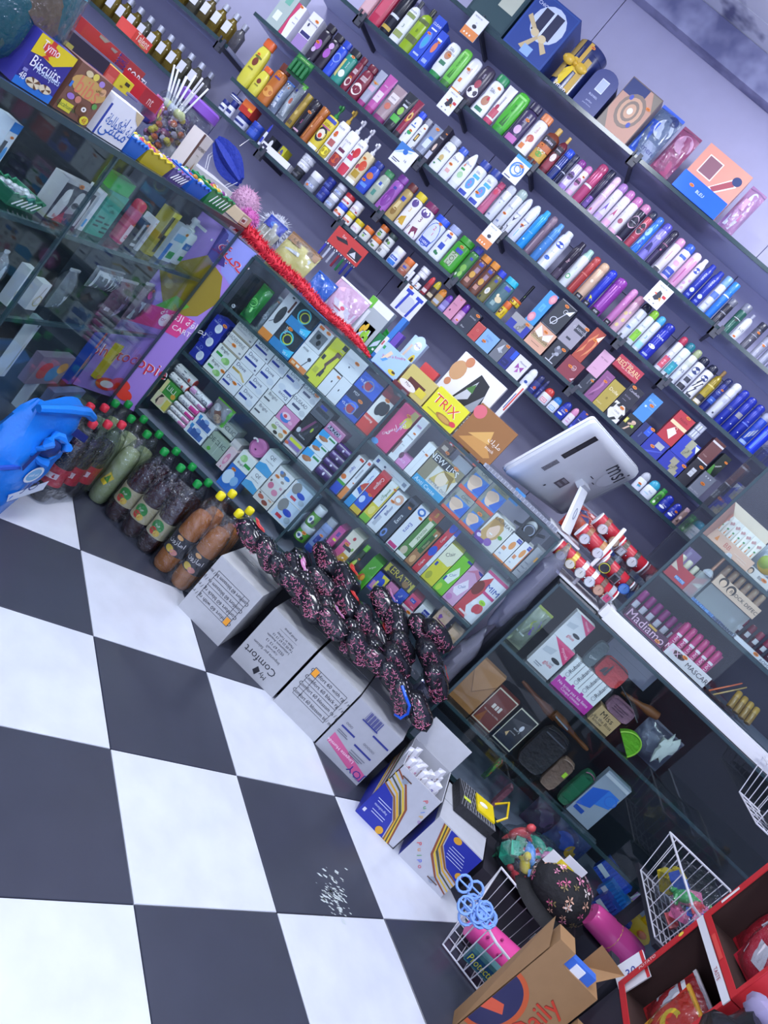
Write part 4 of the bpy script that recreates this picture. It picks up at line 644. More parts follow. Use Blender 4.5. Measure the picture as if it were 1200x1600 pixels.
# D
put_row('on the fourth wall shelf', 0.0000, 0, 0.065, [
('btl', '', -2.066, 3.25, 1.48, .074, .224, 'd6cf4a d8622c o', 'E,.5,.6,.2,.1,7a3a28;E,.5,.72,.3,.03,6a6a2c;R,.3,.4,.7,.44,8a8434;S,.4,.78', 'tall yellow bottle with orange cap', 'bottles'),
('btl', '', -1.998, 3.25, 1.48, .057, .134, 'd6cf4a d8622c o', 'E,.5,.55,.2,.1,7a3a28;R,.3,.35,.7,.4,8a8434', 'small yellow bottle with orange cap', 'bottles'),
('btl', '', -1.937, 3.25, 1.48, .063, .19, 'b86a28 6a3428 s', 'E,.5,.35,.4,.15,d99a4a;R,.25,.75,.75,.8,4a3a90;S,.5,.86', 'amber bottle with brown cap', 'bottles'),
('pouch', 'refill_pack', -1.881, 3.25, 1.48, .044, .145, '9aa6b8 5a86d0', 'R,.3,.35,.75,.7,c8d4e4;E,.5,.55,.25,.1,3f74c8;R,.2,.15,.7,.3,e4e8f0;S,.6,.85', 'clear bag of blue and white toiletries', 'refill bags'),
('pouch', 'refill_pack', -1.83, 3.25, 1.48, .046, .178, 'a4acb0 5aa84a', 'R,.15,.1,.8,.7,c4ccd0;R,.3,.75,.7,.82,3a44a8;R,.6,.9,.95,.98,6cc04a;E,.6,.5,.15,.08,d06a4a', 'clear bag of white cosmetics with green tab', 'refill bags'),
('can', '', -1.773, 3.25, 1.48, .035, .164, 'b09444 a8903c f', 'R,.2,.1,.8,.25,5a4c28;E,.5,.55,.2,.08,d0b868', 'gold spray can', 'spray cans'),
('can', '', -1.729, 3.25, 1.48, .05, .166, '23222e 2a2834 f', 'T,.5,.45,.22,d06a9c,90,kera;R,.2,.08,.8,.14,c8a0b4;S,.6,.85', 'black spray can with pink letters', 'spray cans'),
('can', '', -1.678, 3.25, 1.48, .043, .167, 'a8602c b0682f f', 'E,.5,.55,.1,.04,e0b080;R,.3,.1,.45,.9,c07a40', 'copper orange spray can', 'spray cans'),
('pump', '', -1.624, 3.25, 1.48, .06, .221, 'd9c43c 2a7a3c g', 'R,0,0,1,.1,e8e8f0;R,.05,.85,.95,.95,3a4aa8;E,.5,.45,.42,.22,23262c;E,.5,.45,.3,.14,e4dcc8;E,.5,.4,.16,.07,c8402c;T,.5,.74,.26,6a4c18,0,SOIN;R,.1,.64,.9,.68,b05a8c', 'yellow hair mask bottle with green cap', 'pump bottles'),
('pump', '', -1.564, 3.25, 1.48, .056, .242, 'e8e8ee b8983c', 'R,0,0,1,.28,a8981f;E,.5,.16,.3,.1,f0e03c;R,.25,.34,.8,.5,b0605c;E,.4,.65,.16,.08,d0583c;T,.5,.85,.2,6a6a7c,0,CULIPE;S,.4,.62', 'white pump bottle with mustard foot', 'pump bottles'),
('pump', '', -1.505, 3.25, 1.48, .057, .236, 'e8e8ee dcdce4', 'R,0,0,1,.34,8a3038;E,.5,.2,.3,.12,c8542c;R,.2,.42,.8,.5,6a2848;T,.5,.72,.2,6a6a7c,0,CULIPE;T,.4,.58,.16,9a9aa8,90,keratin', 'white pump bottle with maroon foot', 'pump bottles'),
('pump', '', -1.449, 3.25, 1.48, .052, .233, 'e8e8ee dcdce4', 'R,0,0,1,.28,c8344c;R,.1,.42,.7,.54,c83a64;E,.62,.66,.28,.14,c82c34;E,.25,.62,.1,.05,a02c3c;T,.5,.86,.2,6a6a7c,0,CULIPE', 'white pump bottle with red foot', 'pump bottles'),
('pump', '', -1.392, 3.25, 1.48, .056, .204, 'd8c9a0 e6e6ec', 'R,0,0,1,.12,e8e8ee;R,.2,.2,.8,.4,b0902c;E,.6,.6,.3,.16,d04a2c;E,.25,.5,.14,.08,b03a4c;S,.35,.8', 'gold pump bottle with white head', 'pump bottles'),
('btl', '', -1.334, 3.25, 1.48, .057, .15, '2c48b8 28388c o', 'E,.5,.62,.3,.12,c86a34;R,.2,.2,.8,.32,5c8cf0;S,.3,.4', 'blue oval bottle with orange print', 'bottles'),
('btl', '', -1.274, 3.25, 1.48, .059, .151, 'a4ae9c 3f8a58 o', 'R,.2,.55,.8,.7,c4ccbc;R,.35,.6,.6,.72,3a54b0;R,.3,.2,.6,.4,4c8a7c', 'clear shower gel bottle with green cap', 'bottles'),
('btl', '', -1.213, 3.25, 1.48, .059, .174, '9c5cb0 8c4ca4 w', 'E,.5,.42,.36,.3,7a3290;E,.5,.55,.1,.1,c08ad0;R,.35,.72,.65,.8,3a44a0', 'orchid purple waisted bottle', 'bottles'),
('btl', '', -1.156, 3.25, 1.48, .053, .175, 'b39a5c 6a3230 w', 'R,.3,.62,.75,.75,2f44b0;R,.25,.3,.6,.58,d8c48c;E,.5,.25,.25,.12,8a6a2c', 'gold bottle with dark red cap', 'bottles'),
('btl', '', -1.1, 3.25, 1.48, .054, .17, 'e6e4ea d8c42c s', 'E,.5,.84,.3,.12,5a4488;T,.5,.6,.5,d8b83c,0,3;P,.1,.1,.8,.1,.6,.4,.2,.3,c9a02c', 'white bottle with gold numeral three', 'bottles'),
('btl', '', -1.037, 3.25, 1.48, .068, .167, 'e6e4ea 7a2a58 s', 'E,.5,.84,.34,.14,5a4488;T,.5,.6,.5,7a4460,0,3;P,.05,.05,.9,.05,.75,.35,.1,.28,7a2a50', 'white bottle with plum numeral three', 'bottles'),
('btl', '', -.964, 3.25, 1.48, .074, .156, 'ccd4ec 2f54d0 s', 'E,.5,.5,.44,.44,3a5ab8;E,.5,.5,.4,.41,ccd6f4;T,.5,.74,.34,c83a4c,0,2;T,.6,.55,.3,c83a4c,0,1;R,.15,.12,.85,.32,3048b0;T,.5,.2,.2,e8ecff,0,LVERS;S,.6,.95', 'white bottle printed 2 and 1 in blue frame', 'bottles'),
('btl', '', -.894, 3.25, 1.48, .062, .162, 'dfe4f2 9aa4cc s', 'R,.3,.35,.7,.55,2f4cb4;E,.4,.2,.12,.06,2f7a4c;E,.55,.18,.12,.05,2f7a4c;R,.3,.78,.7,.86,3a4cb0;T,.5,.68,.18,8a4a5c,90,care;S,.5,.92', 'white shampoo bottle with blue square and leaf', 'bottles'),
('btl', '', -.822, 3.25, 1.48, .078, .157, '3f9c2c 3a9a2c s', 'R,.2,.15,.65,.6,a8b89c;R,.3,.64,.75,.78,2f44b0;T,.45,.4,.4,4a5c3c,90,COM;S,.5,.86', 'bright green shampoo bottle', 'bottles'),
('btl', '', -.76, 3.25, 1.48, .043, .162, '3c7a3c 34409c s', 'E,.5,.4,.3,.12,7ab04c;E,.6,.2,.2,.1,8ac058;R,.4,.72,.75,.8,3444a8;E,.25,.12,.1,.06,c8d8c0', 'transparent green gel with navy cap', 'bottles'),
('btl', '', -.712, 3.25, 1.48, .049, .158, '6a4234 d88a34 s', 'R,.2,.15,.65,.3,b88a7c;E,.5,.45,.25,.12,d0a044;R,.4,.55,.8,.72,9a8090;R,.35,.8,.8,.9,3a44a8', 'left of two brown gel bottle with orange cap', 'bottles'),
('btl', '', -.663, 3.25, 1.48, .045, .161, '6a4234 d88a34 s', 'R,.2,.15,.65,.3,b88a7c;E,.5,.45,.25,.12,d0a044;R,.4,.55,.8,.72,9a8090;R,.35,.8,.8,.9,3a44a8', 'right of two brown gel bottle with orange cap', 'bottles'),
('btl', '', -.618, 3.25, 1.48, .04, .154, '6c6a3c 2f40c0 s', 'E,.5,.4,.25,.12,e4dccc;E,.5,.4,.14,.07,b8c0c0;R,.4,.75,.75,.85,3444a8;E,.25,.12,.1,.06,23282c', 'olive gel bottle with blue cap', 'bottles'),
('btl', '', -.564, 3.25, 1.48, .065, .157, '4a6c74 2ab0cc s', 'E,.6,.4,.25,.1,d8c8a0;E,.4,.5,.1,.06,e8dcb8;R,.3,.15,.6,.3,8aa8a8;R,.4,.78,.85,.9,3444b8', 'sea grey gel bottle with cyan cap', 'bottles'),
('jar', '', -.512, 3.25, 1.48, .036, .077, 'd9bc2c d86c34', 'R,.1,.35,.4,.8,5a2c20;E,.25,.6,.1,.12,e8c0a0;T,.7,.5,.3,7a4c18,90,Keen', 'yellow cream jar with orange lid', 'jars'),
('jar', '', -.498, 3.25, 1.558, .049, .029, 'd9bc2c d86c34', 'R,.1,.35,.4,.8,5a2c20;E,.25,.6,.1,.12,e8c0a0;T,.7,.5,.3,7a4c18,90,Keen', 'upper yellow cream jar stacked on another', 'jars'),
('jar', '', -.496, 3.35, 1.561, .014, .122, '23252e 22242c', 'T,.5,.75,.2,e4e6f0,0,GLISS;E,.6,.82,.08,.05,8cc03c', 'tall black mask jar behind yellow jars', 'jars'),
('box', 'perfume_box', -.417, 3.25, 1.48, .103, .068, '9a9a9c #', 'R,0,0,.35,.55,2a38a0;R,.35,0,1,.18,2a38a0;R,.75,.18,1,.75,2a38a0;T,.6,.5,.22,5a5440,60,Chaff;S,.75,.85', 'silver and blue checked perfume box', 'perfume boxes'),
('box', 'perfume_box', -.395, 3.25, 1.549, .049, .153, '3c94d8 #', 'E,.75,.85,.32,.14,d88a9c;E,.75,.85,.2,.08,e4a8b0;E,.3,.16,.32,.14,d88a9c;E,.3,.16,.2,.08,e4a8b0;R,.3,.4,.7,.62,5cb0e8;T,.5,.5,.2,2a5c9c,90,TDI', 'sky blue perfume box with pink roses', 'perfume boxes'),
('box', 'perfume_box', -.314, 3.25, 1.48, .097, .101, 'd9a88c #', 'P,.05,.35,.95,.35,.85,.62,.15,.62,b8a078;T,.5,.5,.26,4a3c2c,0,Bonsussuel;P,.15,.95,.5,.65,.4,.5,.1,.6,e8e4ec;P,.85,.95,.5,.65,.6,.5,.9,.6,e8e4ec;R,.25,.2,.7,.22,8a6a58;S,.5,.84', 'beige perfume box with white lace print', 'perfume boxes'),
('box', 'perfume_box', -.317, 3.25, 1.582, .084, .13, '30343c #', 'R,.02,.02,.98,.03,8c909c;R,.02,.97,.98,.98,c8ccd8;O,.4,.3,.2,c8ccd4;P,.35,.15,.4,.15,.7,.7,.66,.7,c8ccd4;O,.6,.72,.12,c8ccd4;P,.6,.7,.95,.92,.9,.7,e4e8f0;S,.45,.88', 'black perfume box with white scroll drawing', 'perfume boxes'),
('box', 'perfume_box', -.225, 3.25, 1.48, .07, .097, '2c2f38 #', 'P,.46,.1,.52,.1,.54,.6,.44,.6,b4b8c4;E,.5,.65,.25,.14,6a6e7c;E,.4,.75,.1,.08,a4a8b4;E,.6,.5,.12,.08,a4a8b4;E,.45,.4,.12,.05,8c909c;R,.2,.06,.8,.1,c8ccd4;S,.75,.82', 'black perfume box with silver tree drawing', 'perfume boxes'),
('box', 'perfume_box', -.225, 3.25, 1.578, .077, .11, '9c98a4 #', 'R,.35,.6,.95,.88,3a3c48;T,.65,.74,.18,c4c6d0,0,CLASSICOL;R,.3,.22,.6,.3,3a3c48;S,.9,.94', 'grey perfume box with black name plate', 'perfume boxes'),
('box', 'perfume_box', -.147, 3.25, 1.566, .052, .15, 'b04a38 #', 'P,.1,.1,.3,.5,.2,.6,.5,.9,.55,.8,.3,.55,.4,.3,d88a5c;P,.6,.1,.8,.5,.7,.8,.95,.6,.85,.3,d88a5c;P,.6,.75,1,.95,.95,.7,f4e4c8;S,.6,.7', 'copper red perfume box with gold swirls', 'perfume boxes'),
('box', 'perfume_box', -.136, 3.25, 1.48, .086, .085, '8a3844 #', 'O,.62,.62,.13,d4b0b4;T,.62,.6,.14,f0e0e4,0,457;S,.42,.58;P,.8,.1,.98,.3,.95,.1,d8b8c0', 'maroon perfume box numbered 457', 'perfume boxes'),
('box', 'perfume_box', -.058, 3.25, 1.562, .061, .108, 'd4a4c0 #', 'T,.5,.72,.16,5a4458,0,MY WAY;T,.4,.25,.1,8a6a84,0,parfum', 'pale pink perfume box', 'perfume boxes'),
('box', 'perfume_box', -.048, 3.25, 1.48, .04, .081, '2f3340 #', 'T,.3,.2,.26,d8dce4,0,Dior;T,.6,.7,.18,a4a8b4,90,SAUVAGE;P,.7,.9,.98,.95,.9,.6,8c909c;S,.85,.8', 'small charcoal perfume box', 'perfume boxes'),
('box', 'perfume_box', .002, 3.25, 1.48, .047, .136, '8c5284 #', 'P,.2,.1,.5,.5,.4,.8,.7,.6,.6,.4,b47aa8;P,.3,.05,.5,.3,.6,.2,6c3c68;T,.6,.85,.14,c8a0c4,0,DAHLIA;S,.6,.72', 'plum perfume box with orchid swirl', 'perfume boxes'),
('box', 'perfume_box', .057, 3.25, 1.48, .062, .131, 'b09c44 #', 'T,.55,.7,.34,efe6c4,0,Dolle;T,.3,.15,.16,e4d8a8,0,elegant;E,.5,.4,.08,.04,8c7a30', 'gold perfume box with white script', 'perfume boxes'),
('box', 'perfume_box', .038, 3.25, 1.647, .129, .055, 'b83a4c #', 'R,.03,.03,.97,.97,b4364a;T,.5,.55,.24,f0d09c,0,RED PEARL;T,.45,.8,.1,f0d0c4,0,parfum;T,.55,.3,.09,f0d0c4,0,eau de parfum', 'red perfume box with gold lettering', 'perfume boxes'),
('box', 'perfume_box', .125, 3.25, 1.48, .069, .074, 'e4e2e0 #', 'P,0,0,.3,0,0,.3,23252c;P,1,1,.7,1,1,.7,23252c;P,0,.5,.15,.6,.15,.9,0,.8,23252c;P,.4,0,.6,0,.8,.2,.6,.25,23252c;P,1,.3,.85,.3,.85,.6,1,.6,23252c;P,.3,1,.5,1,.4,.8,.2,.8,23252c;R,.3,.35,.75,.72,eceaea;T,.52,.52,.16,44464c,0,OKEE;S,.6,.86', 'white perfume box with black chevron pattern', 'perfume boxes'),
('box', 'perfume_box', .123, 3.25, 1.555, .068, .091, '262634 #', 'T,.55,.72,.22,c8c4d4,0,Candlelit;T,.4,.4,.14,9490a4,0,ROUGE;R,.2,.2,.5,.22,8a8698;S,.3,.9', 'black perfume box with lilac script', 'perfume boxes'),
('box', 'perfume_box', .2, 3.25, 1.48, .064, .074, '22242a #', 'E,.62,.7,.16,.1,d8b8a0;P,.3,.5,.7,.72,.75,.6,.4,.42,c8a890;P,.3,.05,.45,.1,.6,.4,.5,.42,d0b098;R,.02,.4,.22,.72,c0b83c;R,.06,.46,.18,.66,e0dc8c;R,.6,.4,.8,.55,9cd02c', 'black perfume box with reclining woman', 'perfume boxes'),
('box', 'perfume_box', .206, 3.25, 1.555, .06, .114, '4a8cd0 #', 'T,.5,.75,.2,d0e4f8,0,DYlone;R,.1,.52,.9,.53,8cbce8;E,.3,.5,.08,.04,c8e0f4;S,.6,.64', 'light blue perfume box', 'perfume boxes'),
('box', 'perfume_box', .264, 3.25, 1.48, .055, .086, '232c64 #', 'R,.5,.55,1,1,2a58d8;T,.75,.75,.14,a8c0ff,0,icon;T,.4,.4,.14,8c98d0,90,INVICT;S,.85,.95', 'navy patterned perfume box with bright blue corner', 'perfume boxes'),
('box', 'perfume_box', .337, 3.25, 1.48, .089, .078, '2732a0 #', 'R,.45,.5,.85,.8,b0b4b8;P,.2,.02,.9,.5,.98,.5,.4,.02,4656c4;S,.4,.42', 'blue perfume box with silver square plate', 'perfume boxes'),
('box', 'perfume_box', .345, 3.25, 1.559, .081, .134, 'b8303c #', 'R,.02,.55,.98,.66,e8d4a8;T,.55,.8,.2,7a1c2c,0,Noble;P,.2,.3,.6,.12,.7,.4,.4,.5,f0e0dc;O,.5,.48,.1,e8c8b0;S,.6,.95', 'red perfume box with cream ribbon band', 'perfume boxes'),
('box', 'perfume_box', .435, 3.25, 1.48, .101, .067, '2833a4 #', 'R,.35,.5,.65,.9,a09c84;R,.45,.2,.8,.55,9a967c;R,.55,.02,.9,.3,a09c84;T,.62,.4,.16,3c3c34,60,Chaff;S,.92,.85', 'lower blue perfume box with gold squares', 'perfume boxes'),
('box', 'perfume_box', .431, 3.25, 1.548, .086, .087, '2c3cb4 #', 'R,.4,.55,.75,1,a4a48c;R,.45,.2,.85,.6,9a9a80;P,.75,.9,1,.6,1,.9,e0f0ff;T,.62,.4,.16,3c3c34,60,Chaff', 'upper blue perfume box with gold squares', 'perfume boxes'),
('box', 'perfume_box', .513, 3.25, 1.48, .052, .121, '26242e #', 'R,.35,.35,.75,.65,c8ccd4;T,.55,.55,.12,44464c,0,BLACK;T,.55,.42,.1,44464c,0,afnan;S,.8,.82;R,0,.96,1,1,e0e0ec', 'black perfume box with white label', 'perfume boxes'),
('box', 'perfume_box', .578, 3.25, 1.48, .06, .101, '7c8290 #', 'T,.4,.12,.16,c4c8d4,0,Silver Wind;E,.3,.85,.04,.03,d8dce4;E,.5,.85,.04,.03,d8dce4;E,.7,.85,.04,.03,d8dce4;S,.5,.55', 'steel grey perfume box', 'perfume boxes'),
('box', 'perfume_box', .511, 3.25, 1.602, .055, .102, '6c4040 #', 'T,.35,.2,.14,c8a8a4,0,TIGER;R,0,.8,1,.88,d8d4dc;R,0,.88,1,1,5a2c2a', 'brown perfume bottle box', 'perfume boxes'),
('box', 'perfume_box', .572, 3.25, 1.582, .04, .098, '202a28 #', 'P,0,0,.5,0,.2,.4,0,.4,4c8a3c;T,.5,.45,.24,e4e8e4,50,Malizia;S,.8,.75', 'black and green spray carton', 'perfume boxes'),
('box', 'perfume_box', .413, 3.25, 1.636, .039, .071, '8c90a4 #', 'R,.1,.1,.3,.9,c8ccdc;R,.4,.1,.6,.9,d8dcec;R,.7,.1,.9,.9,b8bccc;R,.1,.5,.9,.55,6a6e84', 'clear pack of small silver bottles', 'perfume boxes'),
])
# E
put_row('on the lowest wall shelf', 0.0000, 0, 0.065, [
('jar', 'cream_tin', -2.069, 3.25, 1.34, .036, .05, 'e4e6f0 24307c', 'R,0,.3,1,.6,24307c', 'navy and white cream tin at bottom of stack', 'cream pots'),
('jar', 'cream_tin', -2.032, 3.25, 1.34, .036, .072, 'e4e6f0 24307c', 'R,0,.3,1,.6,24307c', 'navy and white cream tin in middle of stack', 'cream pots'),
('jar', 'cream_tin', -2.048, 3.25, 1.413, .07, .021, 'e4e6f0 24307c', 'R,0,.3,1,.6,24307c', 'navy and white cream tin on top of stack', 'cream pots'),
('jar', 'cream_tin', -1.965, 3.25, 1.34, .071, .054, 'c8ccdc 24307c', 'R,0,.3,1,.6,24307c', 'cream tin below the red and orange box', 'cream pots'),
('box', '', -1.964, 3.25, 1.395, .068, .056, 'b83428 #', 'R,0,.5,1,1,d86a2c;R,.6,.4,.95,.6,e4c43c', 'small red and orange carton on a tin', 'cartons'),
('jar', '', -1.887, 3.25, 1.34, .06, .069, '2c4aa8 2a48b0', 'R,.1,.2,.9,.7,3c5cc0', 'dark blue cream jar', 'jars'),
('tray', 'sample_tray', -1.73, 3.25, 1.34, .178, .033, 'e6e6ee #', 'R,.02,.05,.98,.95,e8e8f0;R,.05,.3,.2,.7,30304c', 'white tray of small cream tubes', None),
('rollon', '', -1.826, 3.25, 1.34, .014, .106, 'd8dcec 2c3cb0', 'R,.1,.2,.9,.6,2c3cb0', 'small white and blue bottle by the tray', 'sticks'),
('box', '', -1.797, 3.28, 1.34, .028, .071, '23252c #', 'E,.6,.5,.3,.3,e8e8f0;S,.7,.4', 'black tube pack in white tray', 'cartons'),
('box', '', -1.729, 3.28, 1.34, .028, .07, 'c8c42c #', 'E,.4,.5,.3,.3,5a5a90;S,.3,.5', 'yellow green tube pack in white tray', 'cartons'),
('jar', '', -1.607, 3.25, 1.34, .051, .047, '23262c 30323a', 'R,.2,.3,.8,.6,50525c', 'black cream jar under white ones', 'jars'),
('jar', '', -1.608, 3.25, 1.388, .058, .034, 'e2e4ea e4e6ee', 'T,.6,.5,.3,9a9ca8,0,iris', 'middle white cream jar on the black one', 'jars'),
('jar', '', -1.607, 3.25, 1.423, .064, .03, 'e2e4ea e4e6ee', 'T,.6,.5,.3,9a9ca8,0,iris', 'top white cream jar on the stack', 'jars'),
('jar', '', -1.526, 3.25, 1.34, .06, .083, '9aa0ac e6e8f0', 'R,.1,.3,.9,.55,c8d0e0;T,.5,.45,.3,3050b0,0,DAX;E,.4,.3,.12,.1,e07a3c', 'large clear gel jar with white lid', 'jars'),
('jar', '', -1.456, 3.25, 1.34, .048, .057, '2a3480 2c3894', 'R,.2,.3,.8,.6,4a5aa8', 'lower navy cream jar', 'jars'),
('jar', '', -1.46, 3.25, 1.398, .046, .049, '2a3480 2c3894', 'R,.2,.3,.8,.6,4a5aa8', 'upper navy cream jar', 'jars'),
('jar', '', -1.405, 3.25, 1.34, .045, .062, 'a0a4b0 e6e8f0', 'R,.1,.3,.9,.6,b8c8e8;T,.5,.45,.3,3050b0,0,gel', 'lower small clear gel jar with white lid', 'jars'),
('jar', '', -1.404, 3.25, 1.403, .047, .054, 'a0a4b0 e6e8f0', 'R,.1,.3,.9,.6,b8c8e8;T,.5,.45,.3,3050b0,0,gel', 'upper small clear gel jar with white lid', 'jars'),
('jar', '', -1.347, 3.25, 1.34, .048, .057, 'e6e4e8 2c50d8', 'R,.1,.25,.9,.5,d8502c;T,.5,.38,.24,f4e4d0,0,EVO;S,.3,.5', 'white cream jar with blue lid', 'jars'),
('jar', '', -1.349, 3.25, 1.398, .048, .051, 'e6e4e8 c8343c', 'R,.1,.3,.9,.55,c83a44;T,.5,.42,.22,f8e8e8,0,EVOL', 'white cream jar with red lid', 'jars'),
('jar', '', -1.294, 3.25, 1.395, .05, .053, 'e6e4e8 e4e4ec', 'R,.1,.3,.9,.6,d8d0d4;E,.8,.3,.1,.1,b02c4c;T,.5,.5,.22,9a3a5c,0,EVOL', 'white cream jar with white lid and red seal', 'jars'),
('jar', '', -1.295, 3.25, 1.34, .045, .054, 'e6e4e0 d8c42c', 'R,.1,.3,.9,.55,c8503c;T,.5,.42,.22,f8f0d8,0,EVOL', 'left of two white jars with yellow lids', 'jars'),
('jar', '', -1.242, 3.25, 1.34, .045, .055, 'e6e4e0 d8c42c', 'R,.1,.25,.9,.6,e8dce0;T,.5,.42,.24,a03a6c,0,EVOL', 'right of two white jars with yellow lids', 'jars'),
('jar', '', -1.189, 3.25, 1.34, .048, .061, 'd8d8d4 d87434', 'R,.1,.2,.9,.75,d0d4cc;E,.5,.4,.14,.14,7aa84a;R,.3,.6,.7,.72,2c3c6c', 'leftmost white jar with orange lid', 'jars'),
('jar', '', -1.135, 3.25, 1.34, .05, .051, 'd4d4d0 d87434', 'E,.6,.35,.2,.14,5c7c3c;R,.1,.4,.4,.8,60646c', 'middle white jar with orange lid', 'jars'),
('jar', '', -1.138, 3.25, 1.392, .042, .058, 'd8d8d4 d87434', 'E,.5,.35,.25,.2,7aa84a;R,.3,.6,.7,.75,3a6a3c', 'white jar with orange lid on top', 'jars'),
('jar', '', -1.085, 3.25, 1.34, .047, .048, 'd0d2d0 d8dad8', 'R,.15,.3,.5,.85,7a7c80', 'small white jar with barcode', 'jars'),
('jar', '', -1.086, 3.25, 1.389, .044, .057, 'd4d6d4 3a4a48', 'R,.2,.3,.5,.7,3a4c40;E,.65,.4,.14,.2,6a9a4c', 'small white jar with dark green lid', 'jars'),
('jar', '', -1.022, 3.25, 1.34, .053, .084, 'd8e0f0 e8eaf2', 'R,0,0,1,.4,3a7ad0;R,.15,.5,.85,.75,3a5cb8;T,.5,.62,.2,f0f4ff,0,Nivea', 'white and blue jar with white lid', 'jars'),
('jar', '', -.957, 3.25, 1.34, .05, .079, 'b88a70 d8743a', 'R,.1,.1,.9,.5,a05a48;R,.3,.6,.7,.8,4a58b0;T,.45,.35,.2,f0dcd0,0,argan', 'amber jar with orange lid', 'jars'),
('jar', '', -.912, 3.25, 1.34, .014, .047, 'e6e6ee e8e8f0', 'T,.5,.4,.25,8a8c9c,0,cr', 'small white pot', 'jars'),
('jar', '', -.925, 3.25, 1.34, .014, .08, 'e6e6ee e8e8f0', 'R,.2,.4,.8,.44,9a9cac', 'small white pot on top', 'jars'),
('jar', '', -.861, 3.25, 1.34, .024, .025, 'e6e6ee e8e8f0', 'S,.3,.5', 'lowest white disc pot of a stack of four', 'jars'),
('jar', '', -.886, 3.25, 1.34, .024, .048, 'e6e6ee e8e8f0', 'R,.1,.3,.3,.5,c8c8d4', 'second white disc pot of a stack of four', 'jars'),
('jar', '', -.878, 3.25, 1.389, .046, .022, 'e6e6ee e8e8f0', 'R,.1,.3,.3,.5,c8c8d4', 'third white disc pot of a stack of four', 'jars'),
('jar', '', -.879, 3.25, 1.412, .048, .022, 'e6e6ee e8e8f0', 'R,.1,.3,.3,.5,c8c8d4', 'top white disc pot of a stack of four', 'jars'),
('rollon', 'mini_perfume', -.827, 3.25, 1.34, .028, .088, '8a2a34 c83a3c', 'R,.1,.2,.9,.5,d8c8c8', 'mini perfume with red stopper', 'mini perfumes'),
('rollon', 'mini_perfume', -.795, 3.25, 1.34, .033, .09, '3a2c28 c8b82c', 'R,.1,.2,.9,.5,c8b898', 'mini perfume with yellow stopper', 'mini perfumes'),
('rollon', 'mini_perfume', -.757, 3.25, 1.34, .039, .081, 'a88c5c d8882c', 'R,.1,.2,.9,.5,b0b8c8', 'mini perfume with orange stopper', 'mini perfumes'),
('rollon', 'mini_perfume', -.718, 3.25, 1.34, .035, .079, '8078b4 6a3ca8', 'R,.1,.2,.9,.5,a8a0d8', 'mini perfume with purple stopper', 'mini perfumes'),
('box', 'perfume_box', -.676, 3.25, 1.34, .044, .102, 'd08ca8 #', 'T,.4,.6,.14,6a3c54,0,ME MAY;E,.3,.3,.08,.05,5a2c44;E,.55,.9,.05,.03,d8742c', 'tall pink perfume box', 'perfume boxes'),
('rollon', 'mini_perfume', -.636, 3.25, 1.34, .035, .1, 'c090b8 6a2ca0', 'R,.1,.2,.9,.7,d8a8cc;S,.6,.3', 'pink mini bottle with purple cap', 'mini perfumes'),
('box', 'perfume_box', -.588, 3.25, 1.34, .058, .101, '2e3342 #', 'T,.55,.68,.16,c4c8d4,0,SAVAGE;T,.35,.15,.18,d8dce4,0,Dior;S,.75,.88', 'charcoal perfume box with white name', 'perfume boxes'),
('box', 'perfume_box', -.535, 3.25, 1.34, .046, .076, 'c04c48 #', 'O,.5,.6,.12,e09a84;R,.3,.2,.6,.22,a03a3c;R,0,.96,1,1,d87a6c', 'coral red perfume box', 'perfume boxes'),
('box', 'perfume_box', -.473, 3.25, 1.34, .076, .079, '84b0e0 #', 'T,.5,.7,.2,5c84bc,0,Edilza;T,.5,.5,.14,4c70a8,0,DEL;E,.3,.3,.08,.03,3c5c98;S,.35,.38', 'pale blue perfume box', 'perfume boxes'),
('box', 'perfume_box', -.406, 3.25, 1.34, .051, .088, '72767e #', 'P,.2,.5,.5,.9,.6,.4,.4,.45,c4ccd4;P,.5,.6,.8,.5,.5,.4,aeb6be;S,.8,.9', 'grey perfume box with white feather', 'perfume boxes'),
('box', 'perfume_box', -.357, 3.25, 1.34, .046, .09, '252c84 #', 'R,.55,.55,1,1,2c58d8;R,.1,.1,.8,.4,1c2464;T,.4,.25,.16,5c68b8,0,ICON', 'navy perfume box beside white one', 'perfume boxes'),
('box', 'perfume_box', -.299, 3.25, 1.34, .068, .091, 'e4e2ec #', 'P,.3,.35,.55,.5,.3,.65,a050a0;P,.55,.5,.8,.65,.8,.35,a050a0;P,.5,.48,.45,.2,.65,.3,b86ab4;T,.6,.75,.16,6a6480,0,Moment', 'white perfume box with purple bow', 'perfume boxes'),
('rollon', '', -.236, 3.25, 1.34, .042, .088, 'dfe2ee e4e6f0', 'E,.5,.4,.2,.12,2c4ca0', 'white roll on with white dome', 'sticks'),
('rollon', '', -.195, 3.25, 1.34, .036, .09, '2c3478 23285c', 'E,.6,.5,.2,.12,d05a3c;R,.2,.3,.8,.36,8c98d0', 'first navy roll on with silver ring', 'sticks'),
('rollon', '', -.165, 3.25, 1.34, .019, .089, '2c3478 23285c', 'T,.5,.4,.3,c4d0f4,90,NIVEA;R,.2,.7,.8,.74,9aa4d0', 'second navy roll on with lettering', 'sticks'),
('rollon', '', -.13, 3.25, 1.34, .05, .074, 'dfe0ea c8403c', 'R,.2,.15,.8,.55,d8707c;R,.25,.2,.75,.5,e8ccd4;T,.5,.35,.2,b02c3c,0,EVE', 'white stick with red dome cap', 'sticks'),
('rollon', '', -.081, 3.25, 1.34, .043, .069, 'dfe4f0 3a8cd8', 'R,.2,.15,.8,.55,3a7cd0;R,.25,.2,.75,.5,d0e4f8;T,.5,.35,.2,2c5cb0,0,EVE', 'white stick with sky blue dome cap', 'sticks'),
